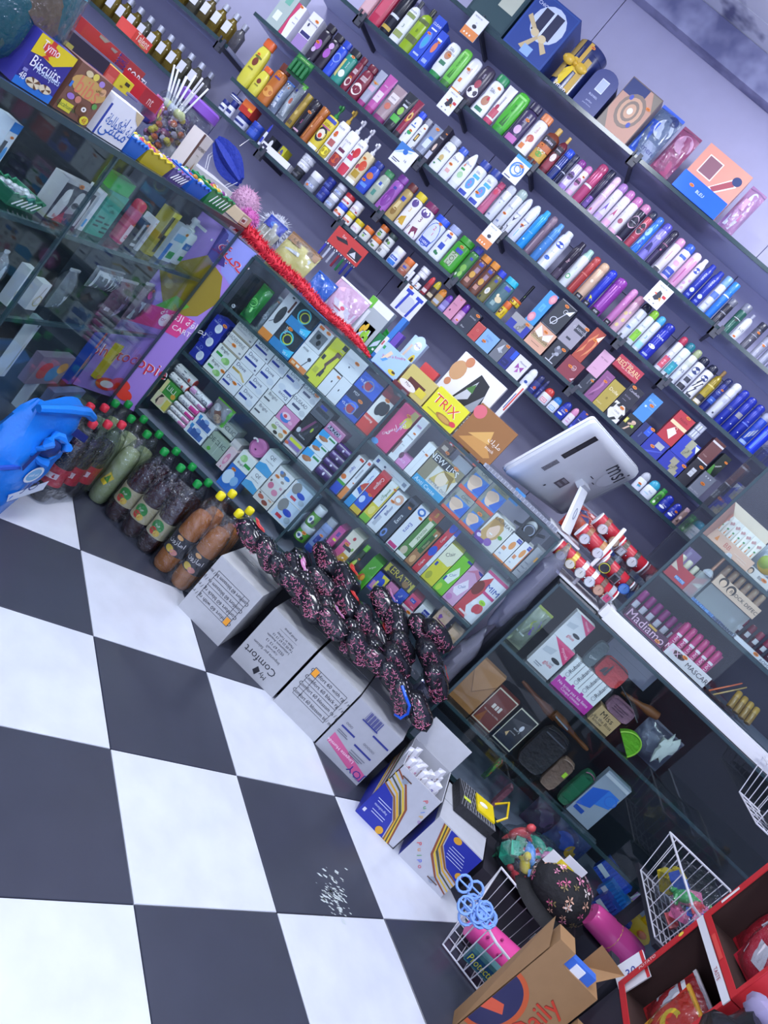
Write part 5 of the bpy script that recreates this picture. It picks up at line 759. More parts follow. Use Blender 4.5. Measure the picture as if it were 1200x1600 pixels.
('rollon', '', -.036, 3.25, 1.34, .043, .082, '2c40ac 2838a4', 'T,.55,.7,.24,f0f4ff,0,Dove;E,.4,.4,.3,.08,e8ecf8;S,.7,.92', 'blue stick with white feather', 'sticks'),
('rollon', '', .004, 3.25, 1.34, .034, .085, 'e4dcea d890b8', 'T,.5,.55,.24,a8588c,0,Rexi;E,.5,.3,.3,.06,d8a8d0', 'lilac white stick with pink cap', 'sticks'),
('box', '', .038, 3.25, 1.34, .03, .095, '2634a0 #', 'R,.3,.35,.8,.7,1c2878;T,.55,.55,.2,e0e8ff,0,NIVEA;S,.75,.96;R,.1,.08,.4,.2,5c70d0', 'blue roll on carton', 'cartons'),
('box', '', .085, 3.25, 1.34, .029, .089, '2838a8 #', 'R,.3,.35,.8,.7,1c2878;T,.55,.55,.2,e0e8ff,0,NIVEA;R,.3,.8,1,1,3a64e8', 'blue roll on carton with bright top', 'cartons'),
('rollon', '', .401, 3.25, 1.34, .044, .086, 'e2e6f2 b8bcc8', 'E,.55,.4,.2,.1,4c9cc8;P,.4,.2,.7,.5,.5,.55,3aa0c0;S,.5,.55', 'white stick with pearl dome', 'sticks'),
('rollon', '', .452, 3.25, 1.34, .053, .085, 'e2e6f0 3aa4c4', 'T,.6,.6,.2,6c84a8,0,Rexi;E,.4,.35,.25,.06,b8d4e4', 'white stick with teal dome', 'sticks'),
('btl', 'roll_on', .495, 3.25, 1.34, .029, .081, '4a9c3c 2f8c3c s', 'E,.5,.5,.4,.3,2c5c2c;T,.5,.5,.24,d8f0c8,0,Fa;E,.4,.2,.2,.1,d8ecc8', 'small green bottle', 'small bottles'),
('rollon', '', .534, 3.25, 1.34, .046, .079, '2836a0 2634a4', 'T,.55,.62,.22,f0f4ff,0,Dove;E,.4,.4,.3,.1,e8ecf8', 'first of two blue sticks by the glass', 'sticks'),
('rollon', '', .58, 3.25, 1.34, .041, .077, '2836a0 2634a4', 'T,.55,.62,.22,f0f4ff,0,Dove;E,.4,.4,.3,.1,e8ecf8;S,.7,.9', 'second of two blue sticks by the glass', 'sticks'),
('btl', 'roll_on', .615, 3.25, 1.34, .025, .086, '8c7470 b0949c s', 'E,.5,.5,.25,.1,d8c8c0;P,.2,.2,.5,.4,.7,.2,4a3430', 'brown mini bottle with pink cap', 'small bottles'),
])
# M1
put_row("on the long counter's top shelf", 0.0000, 0, 0.09, [
('box', 'display_board', -1.217, 2.705, .754, .064, .212, '1d2027 #', 'O,.35,.45,.12,2c2f38;E,.62,.2,.08,.02,3a3d48;T,.2,.8,.1,8c909c,0,NICE', 'black display board behind the earphones', None),
('clock', 'small_watch', -1.162, 2.605, .833, .017, .048, 'c8ccd8 6a6e7c', '', 'small silver watch dial on the black board', None),
('pouch', 'earphone_bag', -1.108, 2.605, .833, .055, .14, '1f9c34 2f7a3c', 'O,.45,.45,.34,6ce06a;O,.5,.42,.28,4cc850;O,.42,.5,.3,8cf07c;E,.6,.3,.08,.08,a4f49c', 'bright green bag with coiled green earphones', 'earphone bags'),
('pouch', 'earphone_bag', -1.045, 2.605, .833, .025, .144, '9aa0a8 c8ccd4', 'O,.5,.4,.3,dfe2ea;O,.45,.5,.25,c4c8d4;S,.6,.9', 'clear bag with white coiled earphones', 'earphone bags'),
('box', 'earphone_card', -1.003, 2.605, .833, .053, .186, 'cfd2da #', 'R,0,0,1,.16,e08a3c;E,.5,.55,.28,.2,3a3c44;R,.75,.68,.9,.95,5a3434;P,.1,.3,.6,.48,.6,.5,.1,.32,3a3c44;R,.4,.95,.6,.98,3a3c44', 'white hanging card with black earbuds', None),
('box', 'headset_box', -.925, 2.605, .833, .102, .095, '3a86c4 #', 'R,0,.45,.35,1,9aa43c;R,0,.35,1,.95,2c3440;O,.45,.6,.28,4cc0d8;O,.5,.58,.2,c8d43c;P,.6,.2,1,.4,1,.1,.7,.05,4cc4f0;R,0,.92,1,1,23262c;T,.25,.82,.16,d8e4ec,90,LIVE;T,.75,.12,.14,f0f4ff,0,V5.1;S,.35,.95', 'lower blue headset carton', 'headset cartons'),
('box', 'headset_box', -.924, 2.605, .929, .101, .1, '3a86c4 #', 'R,0,.45,.35,1,9aa43c;R,0,.35,1,.95,2c3440;O,.45,.6,.28,4cc0d8;O,.5,.58,.2,c8d43c;P,.6,.2,1,.4,1,.1,.7,.05,4cc4f0;R,0,.9,1,1,23262c;T,.75,.12,.14,f0f4ff,0,V5.1', 'upper blue headset carton', 'headset cartons'),
('box', 'earphone_box', -.835, 2.605, .923, .073, .089, 'd9dce4 #', 'R,.15,.15,.85,.75,6c7078;E,.4,.55,.12,.12,23252c;E,.6,.35,.12,.12,23252c;R,.1,.85,.4,.97,d8733c;S,.7,.92', 'upper white carton with black earbuds window', 'earphone cartons'),
('box', 'earphone_box', -.833, 2.605, .833, .078, .089, 'e2e5ec #', 'R,0,0,1,.22,e0843c;R,.1,.05,.3,.16,f0c8a0;R,.4,.05,.6,.16,f4ece4;E,.75,.62,.1,.08,2a2c34;P,.74,.6,.6,.2,.64,.2,.78,.58,3a3c48;T,.3,.85,.14,3a4050,0,KIVEE', 'lower white carton with orange foot', 'earphone cartons'),
('box', 'massager_box', -.76, 2.605, .833, .063, .182, 'd6d82c #', 'P,.45,.45,.72,.82,.85,.75,.6,.4,5a3c34;R,.62,.72,.98,.8,6a4a40;R,.7,.9,1,1,23262c;P,.5,.2,.62,.45,.7,.4,.58,.15,4a302c;R,.05,.5,.25,.6,23262c;R,.6,.2,.75,.35,23262c;R,0,0,.3,.05,23262c;R,.1,.2,.4,.32,b8ba2c;T,.85,.86,.12,c8ccd0,0,Smart', 'yellow massage gun carton', None),
('box', 'charger_box', -.681, 2.605, .93, .092, .093, 'dfe2ea #', 'E,.45,.4,.04,.04,6a6e7c;S,.62,.7;E,.5,.5,.2,.02,c4c8d4', 'large plain white carton', 'plain cartons'),
('box', 'charger_box', -.705, 2.605, .833, .044, .091, 'e2e4ec #', 'E,.6,.6,.06,.05,2c2e38;S,.85,.9', 'left small plain white carton', 'plain cartons'),
('box', 'charger_box', -.658, 2.605, .833, .048, .096, 'e2e4ec #', 'E,.45,.5,.05,.05,2c2e38', 'right small plain white carton', 'plain cartons'),
('box', 'earbud_box', -.584, 2.605, .833, .098, .1, '2c54c0 #', 'R,0,.55,1,1,2a2c44;P,.1,.45,.5,.6,.9,.5,.6,.4,3a6ae0;R,.3,.12,.62,.4,a83a44;O,.5,.3,.22,8c94b8;R,.7,.2,.98,.6,26284a;T,.3,.84,.15,d8dce8,0,M27;T,.18,.3,.14,f0f4ff,0,V5.3;S,.62,.72', 'lower blue wireless earbud carton', 'earbud cartons'),
('box', 'earbud_box', -.586, 2.605, .934, .096, .106, '2c58c8 #', 'R,0,.6,1,1,343648;P,.1,.45,.5,.6,.9,.5,.6,.4,3a6ae0;R,.3,.12,.62,.4,a83a44;O,.5,.3,.22,8c94b8;T,.4,.84,.15,c8ccd8,0,M27;T,.18,.3,.14,f0f4ff,0,V5.3', 'upper blue wireless earbud carton', 'earbud cartons'),
('box', 'earbud_box', -.498, 2.605, .833, .071, .143, 'e4e2e0 #', 'R,0,0,1,.42,d23c30;E,.42,.72,.24,.2,22242a;E,.64,.76,.22,.18,22242a;T,.3,.32,.22,f4e8e4,180,Redmi;S,.45,.98;R,.85,.72,.92,.78,d8643c', 'red and white earbud carton', 'earbud cartons'),
('box', 'earbud_box', -.498, 2.605, .977, .075, .07, '6a2c34 #', 'P,.2,.6,.9,.9,1,.6,.5,.4,3a3c44;R,.6,.5,.95,.9,6c7078;R,0,0,.5,.3,8c343c', 'dark red clear top carton', 'earbud cartons'),
('box', 'leaflet', -.747, 2.625, 1.008, .071, .05, 'a4a8b0 #', 'R,.1,.2,.9,.25,8c909a;R,.1,.4,.9,.45,8c909a;R,.1,.6,.9,.65,8c909a;R,.1,.8,.9,.85,8c909a', 'grey printed leaflet', None),
('box', 'earbud_box', -.838, 2.625, 1.005, .045, .057, 'b8a0b0 #', 'E,.5,.5,.3,.3,9a8c9c;R,.1,.1,.5,.3,c88a9c', 'small pinkish clear case', 'earbud cartons'),
('box', 'hair_dye_box', -.415, 2.605, .833, .072, .179, 'd2417c #', 'P,.5,.6,.7,1,1,1,1,.7,.8,.62,b4a868;E,.78,.72,.24,.12,d8c83c;T,.25,.3,.2,f4c8dc,60,Gliss;T,.5,.5,.34,f8f0f4,60,بيو ليس;E,.12,.04,.2,.06,5a9ce0;R,.62,.45,.68,.75,c8a0d8;S,.62,.85', 'magenta cosmetics carton with Arabic lettering', 'hair dye cartons'),
('box', 'cosmetics_box', -.355, 2.605, .833, .033, .183, 'e2e4ea #', 'T,.45,.55,.28,2c343c,180,Amareen;T,.5,.35,.2,3a5a5c,180,Doft;R,.2,.8,.8,.84,b090b8;R,.25,.12,.7,.3,d8dce4;R,0,.1,.2,.4,8a6068;S,.62,.66', 'white carton with upside down script', 'cosmetics cartons'),
('box', 'cosmetics_box', -.317, 2.605, .833, .042, .043, 'd88ac4 #', 'T,.4,.5,.3,f0d0ec,0,LACE;E,.05,.8,.2,.3,6a3c54', 'flat pink carton', 'cosmetics cartons'),
('box', 'cosmetics_box', -.276, 2.605, .833, .037, .136, 'e4e6ec #', 'R,.5,.05,.52,.95,b8bcc8;R,.1,.7,.4,.72,9a9eac;R,.6,.7,.9,.72,9a9eac;S,.7,.7', 'pair of joined plain white cartons', 'cosmetics cartons'),
('box', 'cosmetics_box', -.235, 2.605, .969, .046, .041, '5c4a44 #', 'R,.2,.3,.7,.7,c8b8a8;S,.85,.35', 'small brown carton', 'cosmetics cartons'),
('box', 'hair_dye_box', -.188, 2.605, .833, .137, .135, 'd6d4cc #', 'R,0,0,1,.2,2c9cd0;R,0,.2,.3,1,8a8268;R,0,.72,1,1,8a8268;R,.05,.74,.75,.96,22242a;T,.4,.85,.24,e8eaf0,0,NEW LISS;P,.35,.3,.5,.7,.75,.85,.95,.7,.8,.5,.6,.3,c8b060;E,.62,.5,.16,.2,e8d4bc;P,.5,.72,.85,.75,.95,.3,.8,.6,.6,.66,8c7430;T,.4,.09,.16,d8f0fc,0,Anti Casse;T,.72,.28,.12,8a8c98,0,EXTRA DOSE;S,.72,.97', 'hair straightening carton with blond woman', 'hair dye cartons'),
('box', 'cosmetics_box', -.153, 2.605, .969, .068, .036, '9a9ea8 #', 'R,.1,.1,.9,.9,a4a8b2', 'plain grey carton behind the blond woman carton', 'cosmetics cartons'),
('box', 'hair_dye_box', -.072, 2.605, .833, .083, .091, '3f80d0 #', 'R,0,0,1,.13,d8583c;R,0,.13,.16,1,8c9088;R,.16,.72,1,1,9a9e98;E,.48,.42,.32,.26,e8c8b0;E,.4,.5,.3,.16,d8b8a0;P,.55,.2,.9,.7,1,.5,1,.2,2c64c8;T,.62,.84,.2,22242c,0,CHIC;T,.1,.6,.14,2c2e38,90,SILVERS;T,.6,.97,.1,2c2e38,0,STYLE', 'lower left blue hair dye carton', 'hair dye cartons'),
('box', 'hair_dye_box', .005, 2.605, .833, .069, .091, '3f80d0 #', 'R,0,0,1,.13,d8583c;R,0,.13,.16,1,8c9088;R,.16,.72,1,1,7c8068;E,.48,.42,.32,.26,e8c8b0;E,.4,.5,.3,.16,d8b8a0;P,.55,.2,.9,.7,1,.5,1,.2,2c64c8;T,.6,.84,.24,22242c,0,شيك;S,.55,.8', 'lower right blue hair dye carton', 'hair dye cartons'),
('box', 'hair_dye_box', -.075, 2.605, .925, .081, .108, '3f80d0 #', 'R,0,0,1,.13,d8583c;R,0,.13,.16,1,8c9088;R,.16,.72,1,1,9a9e98;E,.48,.42,.32,.26,e8c8b0;E,.4,.5,.3,.16,d8b8a0;P,.55,.2,.9,.7,1,.5,1,.2,2c64c8;T,.62,.84,.2,22242c,0,CHIC;T,.1,.6,.14,2c2e38,90,SILVERS;T,.6,.97,.1,2c2e38,0,STYLE', 'upper left blue hair dye carton', 'hair dye cartons'),
('box', 'hair_dye_box', .005, 2.605, .925, .077, .11, '3f80d0 #', 'R,0,0,1,.13,d8583c;R,0,.13,.16,1,8c9088;R,.16,.72,1,1,7c8068;E,.48,.42,.32,.26,e8c8b0;E,.4,.5,.3,.16,d8b8a0;P,.55,.2,.9,.7,1,.5,1,.2,2c64c8;T,.6,.84,.24,22242c,0,شيك', 'upper right blue hair dye carton', 'hair dye cartons'),
('box', 'cosmetics_box', -.233, 2.635, .977, .02, .042, 'b83c44 #', 'E,.5,.6,.4,.3,e0e2ec', 'tiny red capped vial pack', 'cosmetics cartons'),
('box', 'cosmetics_box', -.197, 2.635, 1.014, .056, .027, 'b48450 #', 'R,.1,.1,.5,.9,c890b8', 'tiny amber and lilac vials pack', 'cosmetics cartons'),
('box', 'cosmetics_box', -.124, 2.625, 1.012, .016, .039, 'd86a5c #', 'E,.5,.7,.3,.2,e8e8ee', 'small coral pack by the dye cartons', 'cosmetics cartons'),
('box', 'hair_dye_box', .09, 2.605, .833, .091, .117, 'dfdcd8 #', 'R,0,0,.45,.16,6a3aa0;E,.1,.16,.2,.12,6a3aa0;P,.05,.3,.1,.8,.4,1,.7,.75,.72,.4,.5,.15,.2,.12,c8a060;E,.42,.52,.2,.26,ecc8b0;P,.1,.9,.4,1,.62,.85,.4,.75,.2,.5,b08848;R,.35,.4,.5,.43,f4f4f8;T,.6,.9,.2,34363c,0,LAUREATE;E,.8,.5,.1,.06,5c9a3c;E,.55,.16,.16,.12,8a5cb0;E,.1,.16,.1,.06,e0d0f0', 'white carton with smiling blond woman', 'hair dye cartons'),
('box', 'suncream_box', .16, 2.605, .833, .048, .107, 'e8e6e8 #', 'R,0,0,1,.06,e0843c;E,.6,.65,.2,.16,e8984c;R,.6,.84,.98,.98,3444a8;T,.79,.91,.1,e8ecff,0,VENUS;T,.3,.2,.2,2c7ab8,0,50;R,.1,.35,.4,.48,e0905c', 'left white sun cream carton with orange sun', 'sun cream cartons'),
('box', 'suncream_box', .205, 2.605, .833, .039, .112, 'e8e6e8 #', 'R,0,0,1,.06,e0843c;E,.6,.65,.2,.16,e8984c;R,.6,.84,.98,.98,3444a8;T,.79,.91,.1,e8ecff,0,VENUS;T,.3,.2,.2,2c7ab8,0,50;R,.1,.35,.4,.48,e0905c;R,.92,0,1,1,d8783c', 'right white sun cream carton with orange sun', 'sun cream cartons'),
('box', 'watch_box', .249, 2.605, .833, .041, .127, '9a9ca4 #', 'R,.6,.62,.75,.78,f0a82c;O,.6,.35,.2,b4b6be;R,.1,.15,.5,.18,6a6c78;R,.1,.3,.5,.33,6a6c78;R,.1,.45,.5,.48,6a6c78;T,.75,.88,.12,4a4c58,0,6 months', 'grey carton with orange square', None),
('watchcase', 'wrist_watch_box', .17, 2.605, .946, .061, .077, '23252c 8a8e9a', '', 'open black watch box with steel wristwatch', None),
('box', 'cosmetics_box', .06, 2.625, 1.009, .046, .044, '3a8cd0 #', 'E,.4,.6,.25,.2,d0e8f8;T,.5,.3,.2,e8f4fc,0,POWER', 'small bright blue pack below the counter top', 'cosmetics cartons'),
])
# M2
put_row("on the long counter's middle shelf", 0.0000, 0, 0.09, [
('box', 'soap_box', -1.151, 2.605, .597, .069, .063, '26329c #', 'E,.6,.35,.22,.3,dfe4f0;E,.55,.4,.16,.2,c8d0e4;O,.35,.8,.1,8c98e0;T,.3,.6,.14,b8c4f0,0,NIVEA', 'lowest dark blue soap carton with white soap print', 'soap cartons'),
('box', 'soap_box', -1.155, 2.605, .661, .069, .06, '26329c #', 'E,.6,.35,.22,.3,dfe4f0;E,.55,.4,.16,.2,c8d0e4;O,.35,.8,.1,8c98e0;T,.3,.6,.14,b8c4f0,0,NIVEA', 'middle dark blue soap carton with white soap print', 'soap cartons'),
('box', 'soap_box', -1.158, 2.605, .721, .069, .059, '26329c #', 'E,.6,.35,.22,.3,dfe4f0;E,.55,.4,.16,.2,c8d0e4;O,.35,.8,.1,8c98e0;T,.3,.6,.14,b8c4f0,0,NIVEA;S,.8,.75', 'highest dark blue soap carton with white soap print', 'soap cartons'),
('box', 'soap_box', -1.062, 2.605, .71, .094, .06, 'e0dfe0 #', 'R,0,0,1,.12,a49c8c;T,.4,.75,.24,6a6c74,0,DIADERMINE;E,.85,.3,.06,.06,8c909c;R,.1,.4,.6,.44,b0b2bc;S,.45,.45', 'lower white carton with beige stripe', 'soap cartons'),
('box', 'soap_box', -1.061, 2.605, .772, .098, .053, 'e0dfe0 #', 'R,0,0,1,.12,a49c8c;T,.4,.75,.24,6a6c74,0,DIADERMINE;E,.85,.3,.06,.06,8c909c;R,.1,.4,.6,.44,b0b2bc', 'upper white carton with beige stripe', 'soap cartons'),
('box', 'soap_box', -1.071, 2.605, .651, .088, .058, 'e4e8e6 #', 'E,.72,.35,.18,.22,8cc070;E,.6,.3,.12,.14,a8d48c;R,.1,.35,.45,.52,3c9a44;T,.4,.8,.2,4a4c54,0,Bright', 'upper white soap carton with cucumber', 'soap cartons'),
('box', 'soap_box', -1.07, 2.605, .597, .082, .053, 'e4e8e6 #', 'E,.72,.35,.18,.22,8cc070;E,.6,.3,.12,.14,a8d48c;R,.1,.35,.45,.52,3c9a44;T,.4,.8,.2,4a4c54,0,Bright;S,.9,.75', 'lower white soap carton with cucumber', 'soap cartons'),
('box', 'soap_box', -.984, 2.605, .651, .084, .058, 'e2e4ea #', 'R,.05,.35,.5,.5,b89a50;P,.45,.42,.9,.1,.95,.2,.55,.5,d8c080;T,.4,.8,.26,3a4468,0,Dove', 'white soap carton with gold band', 'soap cartons'),
('box', 'soap_box', -.986, 2.605, .597, .082, .053, 'e2e4ec #', 'R,.05,.3,.5,.46,2f3f98;T,.4,.78,.26,3a4468,0,Dove;S,.65,.72;R,.75,.85,.95,.9,3c6cb0', 'white soap carton with blue band at lowest left', 'soap cartons'),
('box', 'soap_box', -.973, 2.605, .71, .082, .06, 'e2e4ec #', 'R,.05,.36,.8,.5,2f3f98;T,.4,.78,.26,3a4468,0,Dove;E,.85,.2,.05,.06,5a6080', 'white soap carton with long blue band beside gold one', 'soap cartons'),
('box', 'soap_box', -.968, 2.605, .771, .086, .053, 'e2e4ec #', 'R,.05,.36,.75,.5,2f3f98;T,.4,.78,.26,3a4468,0,Dove;E,.85,.2,.05,.06,5a6080', 'white soap carton with long blue band at top', 'soap cartons'),
('box', 'soap_box', -.903, 2.605, .657, .077, .052, 'e2e4ec #', 'R,.05,.34,.55,.5,2f3f98;T,.45,.78,.26,3a4468,0,Dove;E,.75,.35,.2,.2,d0d6e4', 'white soap carton in second row above lowest', 'soap cartons'),
('box', 'soap_box', -.904, 2.605, .597, .08, .059, 'e2e4ec #', 'R,.05,.34,.55,.5,2f3f98;T,.45,.78,.26,3a4468,0,Dove;E,.75,.35,.2,.2,d0d6e4', 'white soap carton in lowest row right of first', 'soap cartons'),
('box', 'soap_box', -.893, 2.605, .71, .077, .06, 'e2e4ec #', 'R,.05,.34,.55,.5,2f3f98;T,.45,.78,.26,3a4468,0,Dove;E,.75,.35,.2,.2,d0d6e4', 'white soap carton in third row from bottom', 'soap cartons'),
('box', 'soap_box', -.886, 2.605, .771, .075, .053, 'e2e4ec #', 'R,.05,.34,.55,.5,2f3f98;T,.45,.78,.26,3a4468,0,Dove;E,.75,.35,.2,.2,d0d6e4', 'white soap carton in top row right of the highest', 'soap cartons'),
('box', 'soap_box', -.809, 2.605, .769, .077, .054, 'e2e4ec #', 'R,.05,.34,.55,.5,2f3f98;T,.45,.78,.26,3a4468,0,Dove;E,.75,.35,.2,.2,d0d6e4', 'rightmost white soap carton with blue band', 'soap cartons'),
('box', 'soap_box', -.813, 2.605, .712, .08, .057, 'e2e4ec #', 'R,.45,.5,.95,.66,2f3f98;T,.6,.25,.26,3a4468,180,Dove;E,.3,.65,.2,.2,d0d6e4', 'upside down white soap carton with blue band', 'soap cartons'),
('box', 'soap_box', -.821, 2.605, .655, .084, .055, 'dfe0e2 #', 'R,.05,.34,.4,.46,5a5c64;T,.4,.78,.22,4a4c58,0,Bright', 'upper pale soap carton with grey bar', 'soap cartons'),
('box', 'soap_box', -.822, 2.605, .597, .08, .057, 'dfe0e2 #', 'R,.05,.34,.4,.46,5a5c64;T,.4,.78,.22,4a4c58,0,Bright', 'lower pale soap carton with grey bar', 'soap cartons'),
('box', 'soap_box', -.729, 2.605, .769, .08, .054, 'e2e3e8 #', 'R,.15,.3,.6,.46,4a5070;T,.35,.75,.24,3a4058,0,AOUSAAD;E,.8,.3,.16,.18,c8ccd4;S,.78,.82', 'upper white soap carton with slate bar', 'soap cartons'),
('box', 'soap_box', -.731, 2.605, .708, .083, .06, 'e2e3e8 #', 'R,.15,.3,.6,.46,4a5070;T,.35,.75,.24,3a4058,0,AOUSAAD;E,.8,.3,.16,.18,c8ccd4', 'lower white soap carton with slate bar', 'soap cartons'),
('box', 'soap_box', -.737, 2.605, .651, .082, .055, 'd48cb8 #', 'E,.4,.4,.28,.3,4a80d0;E,.4,.55,.24,.2,f0d0e0;E,.36,.5,.1,.12,d84c5c;E,.75,.35,.12,.12,e8b0d0', 'pink soap carton with rainbow picture', 'soap cartons'),
('box', 'soap_box', -.739, 2.605, .597, .084, .053, 'e4e2dc #', 'T,.5,.75,.2,8a5aa8,0,Creme;E,.3,.45,.16,.14,9aac6c;E,.8,.3,.14,.16,c8a878;E,.5,.2,.12,.12,3a3630;S,.85,.7', 'white floral soap carton', 'soap cartons'),
('box', 'mascara_pack', -.652, 2.605, .646, .071, .102, '24262e #', 'P,.1,.15,.5,.95,.62,.95,.25,.1,7a4068;P,.4,.2,.75,.9,.82,.85,.5,.1,3c3e4a;R,.05,.1,.6,.3,34363f;E,.12,.3,.12,.1,c8ccd4;T,.5,.18,.14,d8dce4,0,Volume;E,.7,.6,.06,.1,a8c040', 'black mascara blister pack', None),
('box', 'razor_pack', -.65, 2.605, .75, .076, .056, '565a66 #', 'R,.1,.4,.9,.7,2c2e38;R,.2,.75,.6,.95,2c40b8', 'grey blister pack with black handle', 'blister sheets'),
('box', 'razor_pack', -.571, 2.605, .742, .08, .039, 'c07aa8 #', 'R,.1,.3,.8,.7,3c3a5c;T,.5,.5,.26,d8dcf0,0,RAZOR;R,0,.9,1,1,e0a0c8', 'pink blister pack', 'blister sheets'),
('box', 'razor_pack', -.653, 2.605, .597, .075, .048, 'a8a4b4 #', 'R,.1,.6,.9,.85,d0d83c;R,.1,.3,.9,.55,8a70b8;R,.1,.05,.9,.2,e8e0e4;E,.1,.3,.12,.12,d86a4c', 'pack of yellow and violet tubes', 'blister sheets'),
('box', 'soap_box', -.576, 2.605, .597, .075, .057, 'dfe6ee #', 'R,0,.4,.5,1,3aa0e0;E,.3,.35,.22,.16,a86c48;E,.42,.45,.2,.14,b87c54;R,.55,.7,.95,.85,2f8a4c', 'lowest almond soap carton with blue sky', 'soap cartons'),
('box', 'soap_box', -.575, 2.605, .655, .066, .041, 'dfe6ee #', 'R,0,.4,.5,1,3aa0e0;E,.3,.35,.22,.16,a86c48;E,.42,.45,.2,.14,b87c54;R,.55,.7,.95,.85,2f8a4c', 'middle almond soap carton with blue sky', 'soap cartons'),
('box', 'soap_box', -.575, 2.605, .697, .076, .044, 'dfe6ee #', 'R,0,.4,.5,1,3aa0e0;E,.3,.35,.22,.16,a86c48;E,.42,.45,.2,.14,b87c54;R,.55,.7,.95,.85,2f8a4c', 'highest almond soap carton with blue sky', 'soap cartons'),
('roll', 'soap_bar', -.502, 2.605, .597, .072, .049, '46286e 3a2060', 'E,.5,.5,.06,.15,e0d8f0;R,.1,.6,.3,.8,8a70b0', 'lowest purple wrapped soap bar', 'soap blocks'),
('roll', 'soap_bar', -.501, 2.605, .647, .074, .031, '46286e 3a2060', 'E,.5,.5,.06,.15,e0d8f0;R,.1,.6,.3,.8,8a70b0', 'second purple wrapped soap bar from bottom', 'soap blocks'),
('roll', 'soap_bar', -.5, 2.605, .678, .073, .036, '46286e 3a2060', 'E,.5,.5,.06,.15,e0d8f0;R,.1,.6,.3,.8,8a70b0', 'third purple wrapped soap bar from bottom', 'soap blocks'),
('roll', 'soap_bar', -.501, 2.605, .715, .068, .035, '46286e 3a2060', 'E,.5,.5,.06,.15,e0d8f0;R,.6,.6,.9,.8,8a70b0', 'topmost purple wrapped soap bar', 'soap blocks'),
('box', 'toothpaste_box', -.433, 2.605, .597, .035, .166, 'e4e4ea #', 'R,0,0,1,.3,2c4cc0;R,0,.25,1,.32,4a9c3c;E,.3,.42,.3,.06,e07a3c;T,.5,.66,.4,2b3fae,-90,Signal;R,.4,.92,.9,.98,c8402c', 'toothpaste carton with blue foot, leftmost of its row', 'toothpaste cartons'),
('box', 'toothpaste_box', -.401, 2.605, .597, .02, .179, 'e2e4ec #', 'R,0,0,1,.28,e08a4c;T,.45,.64,.4,46506c,-90,SENSODYNE;R,.3,.9,.9,.96,d05a4c;S,.75,.42', 'white toothpaste carton with orange foot and grey name', 'toothpaste cartons'),
('box', 'toothpaste_box', -.363, 2.605, .597, .028, .168, 'dce4f0 #', 'R,0,0,1,.26,3a90d0;P,.1,.5,.9,.45,.9,.7,.4,.62,c84a3c;P,.1,.42,.9,.36,.9,.45,.2,.52,3060c0;T,.6,.78,.3,3c5cc0,-90,Aquafresh;S,.6,.5', 'white toothpaste carton with red and blue wave', 'toothpaste cartons'),
('box', 'toothpaste_box', -.327, 2.605, .597, .042, .187, 'c83438 #', 'R,0,0,1,.46,2c58c8;R,0,0,1,.12,d8b83c;E,.3,.3,.25,.08,c8d8f8;T,.5,.74,.42,f4ecec,-90,Colgate;S,.6,.46', 'upper red and blue toothpaste carton', 'toothpaste cartons'),
('box', 'toothpaste_box', -.282, 2.605, .597, .037, .181, 'e4e6e4 #', 'R,0,0,1,.14,7ab83c;R,0,.14,1,.42,d8c83c;E,.5,.28,.3,.1,e8d87c;T,.5,.7,.5,2f7a38,90,مسواك;R,.85,.2,1,1,d0b83c;S,.9,.9', 'white and green herbal toothpaste carton', 'toothpaste cartons'),
('box', 'toothpaste_box', -.237, 2.605, .597, .048, .169, 'dfe2ea #', 'E,.6,.86,.36,.12,d8a890;E,.55,.85,.2,.05,f0f0f4;T,.55,.55,.34,2c3c88,90,Bifluor;R,.2,.1,.5,.35,b8bcc8;R,.1,.2,.2,.6,3a4c98;S,.3,.75', 'white toothpaste carton with a smile picture', 'toothpaste cartons'),
('box', 'toothpaste_box', -.189, 2.605, .597, .039, .185, '3c4454 #', 'T,.5,.52,.5,e4e6ee,90,Extra;E,.3,.12,.26,.1,6c8cd0;E,.3,.12,.14,.05,3c4454;R,.2,.86,.8,.94,22242c;S,.6,.82', 'dark grey toothpaste carton', 'toothpaste cartons'),
('box', 'toothpaste_box', -.143, 2.605, .597, .045, .189, 'e2e4ec #', 'T,.5,.5,.46,2b3fae,-90,Extra;E,.5,.9,.36,.08,3a70c0;E,.5,.9,.2,.04,e2e4ec;R,.1,.02,.9,.1,c83a7c;S,.75,.8', 'white toothpaste carton with blue lettering', 'toothpaste cartons'),
('box', 'toothpaste_box', -.096, 2.605, .597, .043, .223, '4f7f3c #', 'R,0,.8,1,1,b8502c;T,.5,.9,.3,f0d83c,-90,45%;R,.4,.24,.85,.76,d8dcc4;T,.62,.5,.34,4a6a2c,-90,MISWAK;E,.4,.12,.3,.08,c8b8a0;R,0,0,1,.06,e0e2e0;S,.3,.78', 'green toothpaste carton with red and yellow offer', 'toothpaste cartons'),
('box', 'toothpaste_box', -.056, 2.605, .597, .033, .161, 'a4744c #', 'R,0,.4,.35,1,4a8a3c;R,.3,.36,.8,.86,2f5a2c;T,.55,.6,.4,c8b88c,90,Himani;E,.5,.16,.3,.1,d8a878;E,.7,.9,.1,.04,e0e4d8', 'brown and green herbal toothpaste carton', 'toothpaste cartons'),
('box', 'toothpaste_box', -.022, 2.605, .597, .026, .221, 'c83440 #', 'E,.5,.44,.5,.1,2c50c4;R,0,.4,1,.46,2c50c4;E,.5,.95,.5,.1,2c50c4;T,.5,.18,.4,f4ecec,90,Colgate;T,.5,.7,.4,f4ecec,90,Colgate', 'long red toothpaste carton with white name twice', 'toothpaste cartons'),
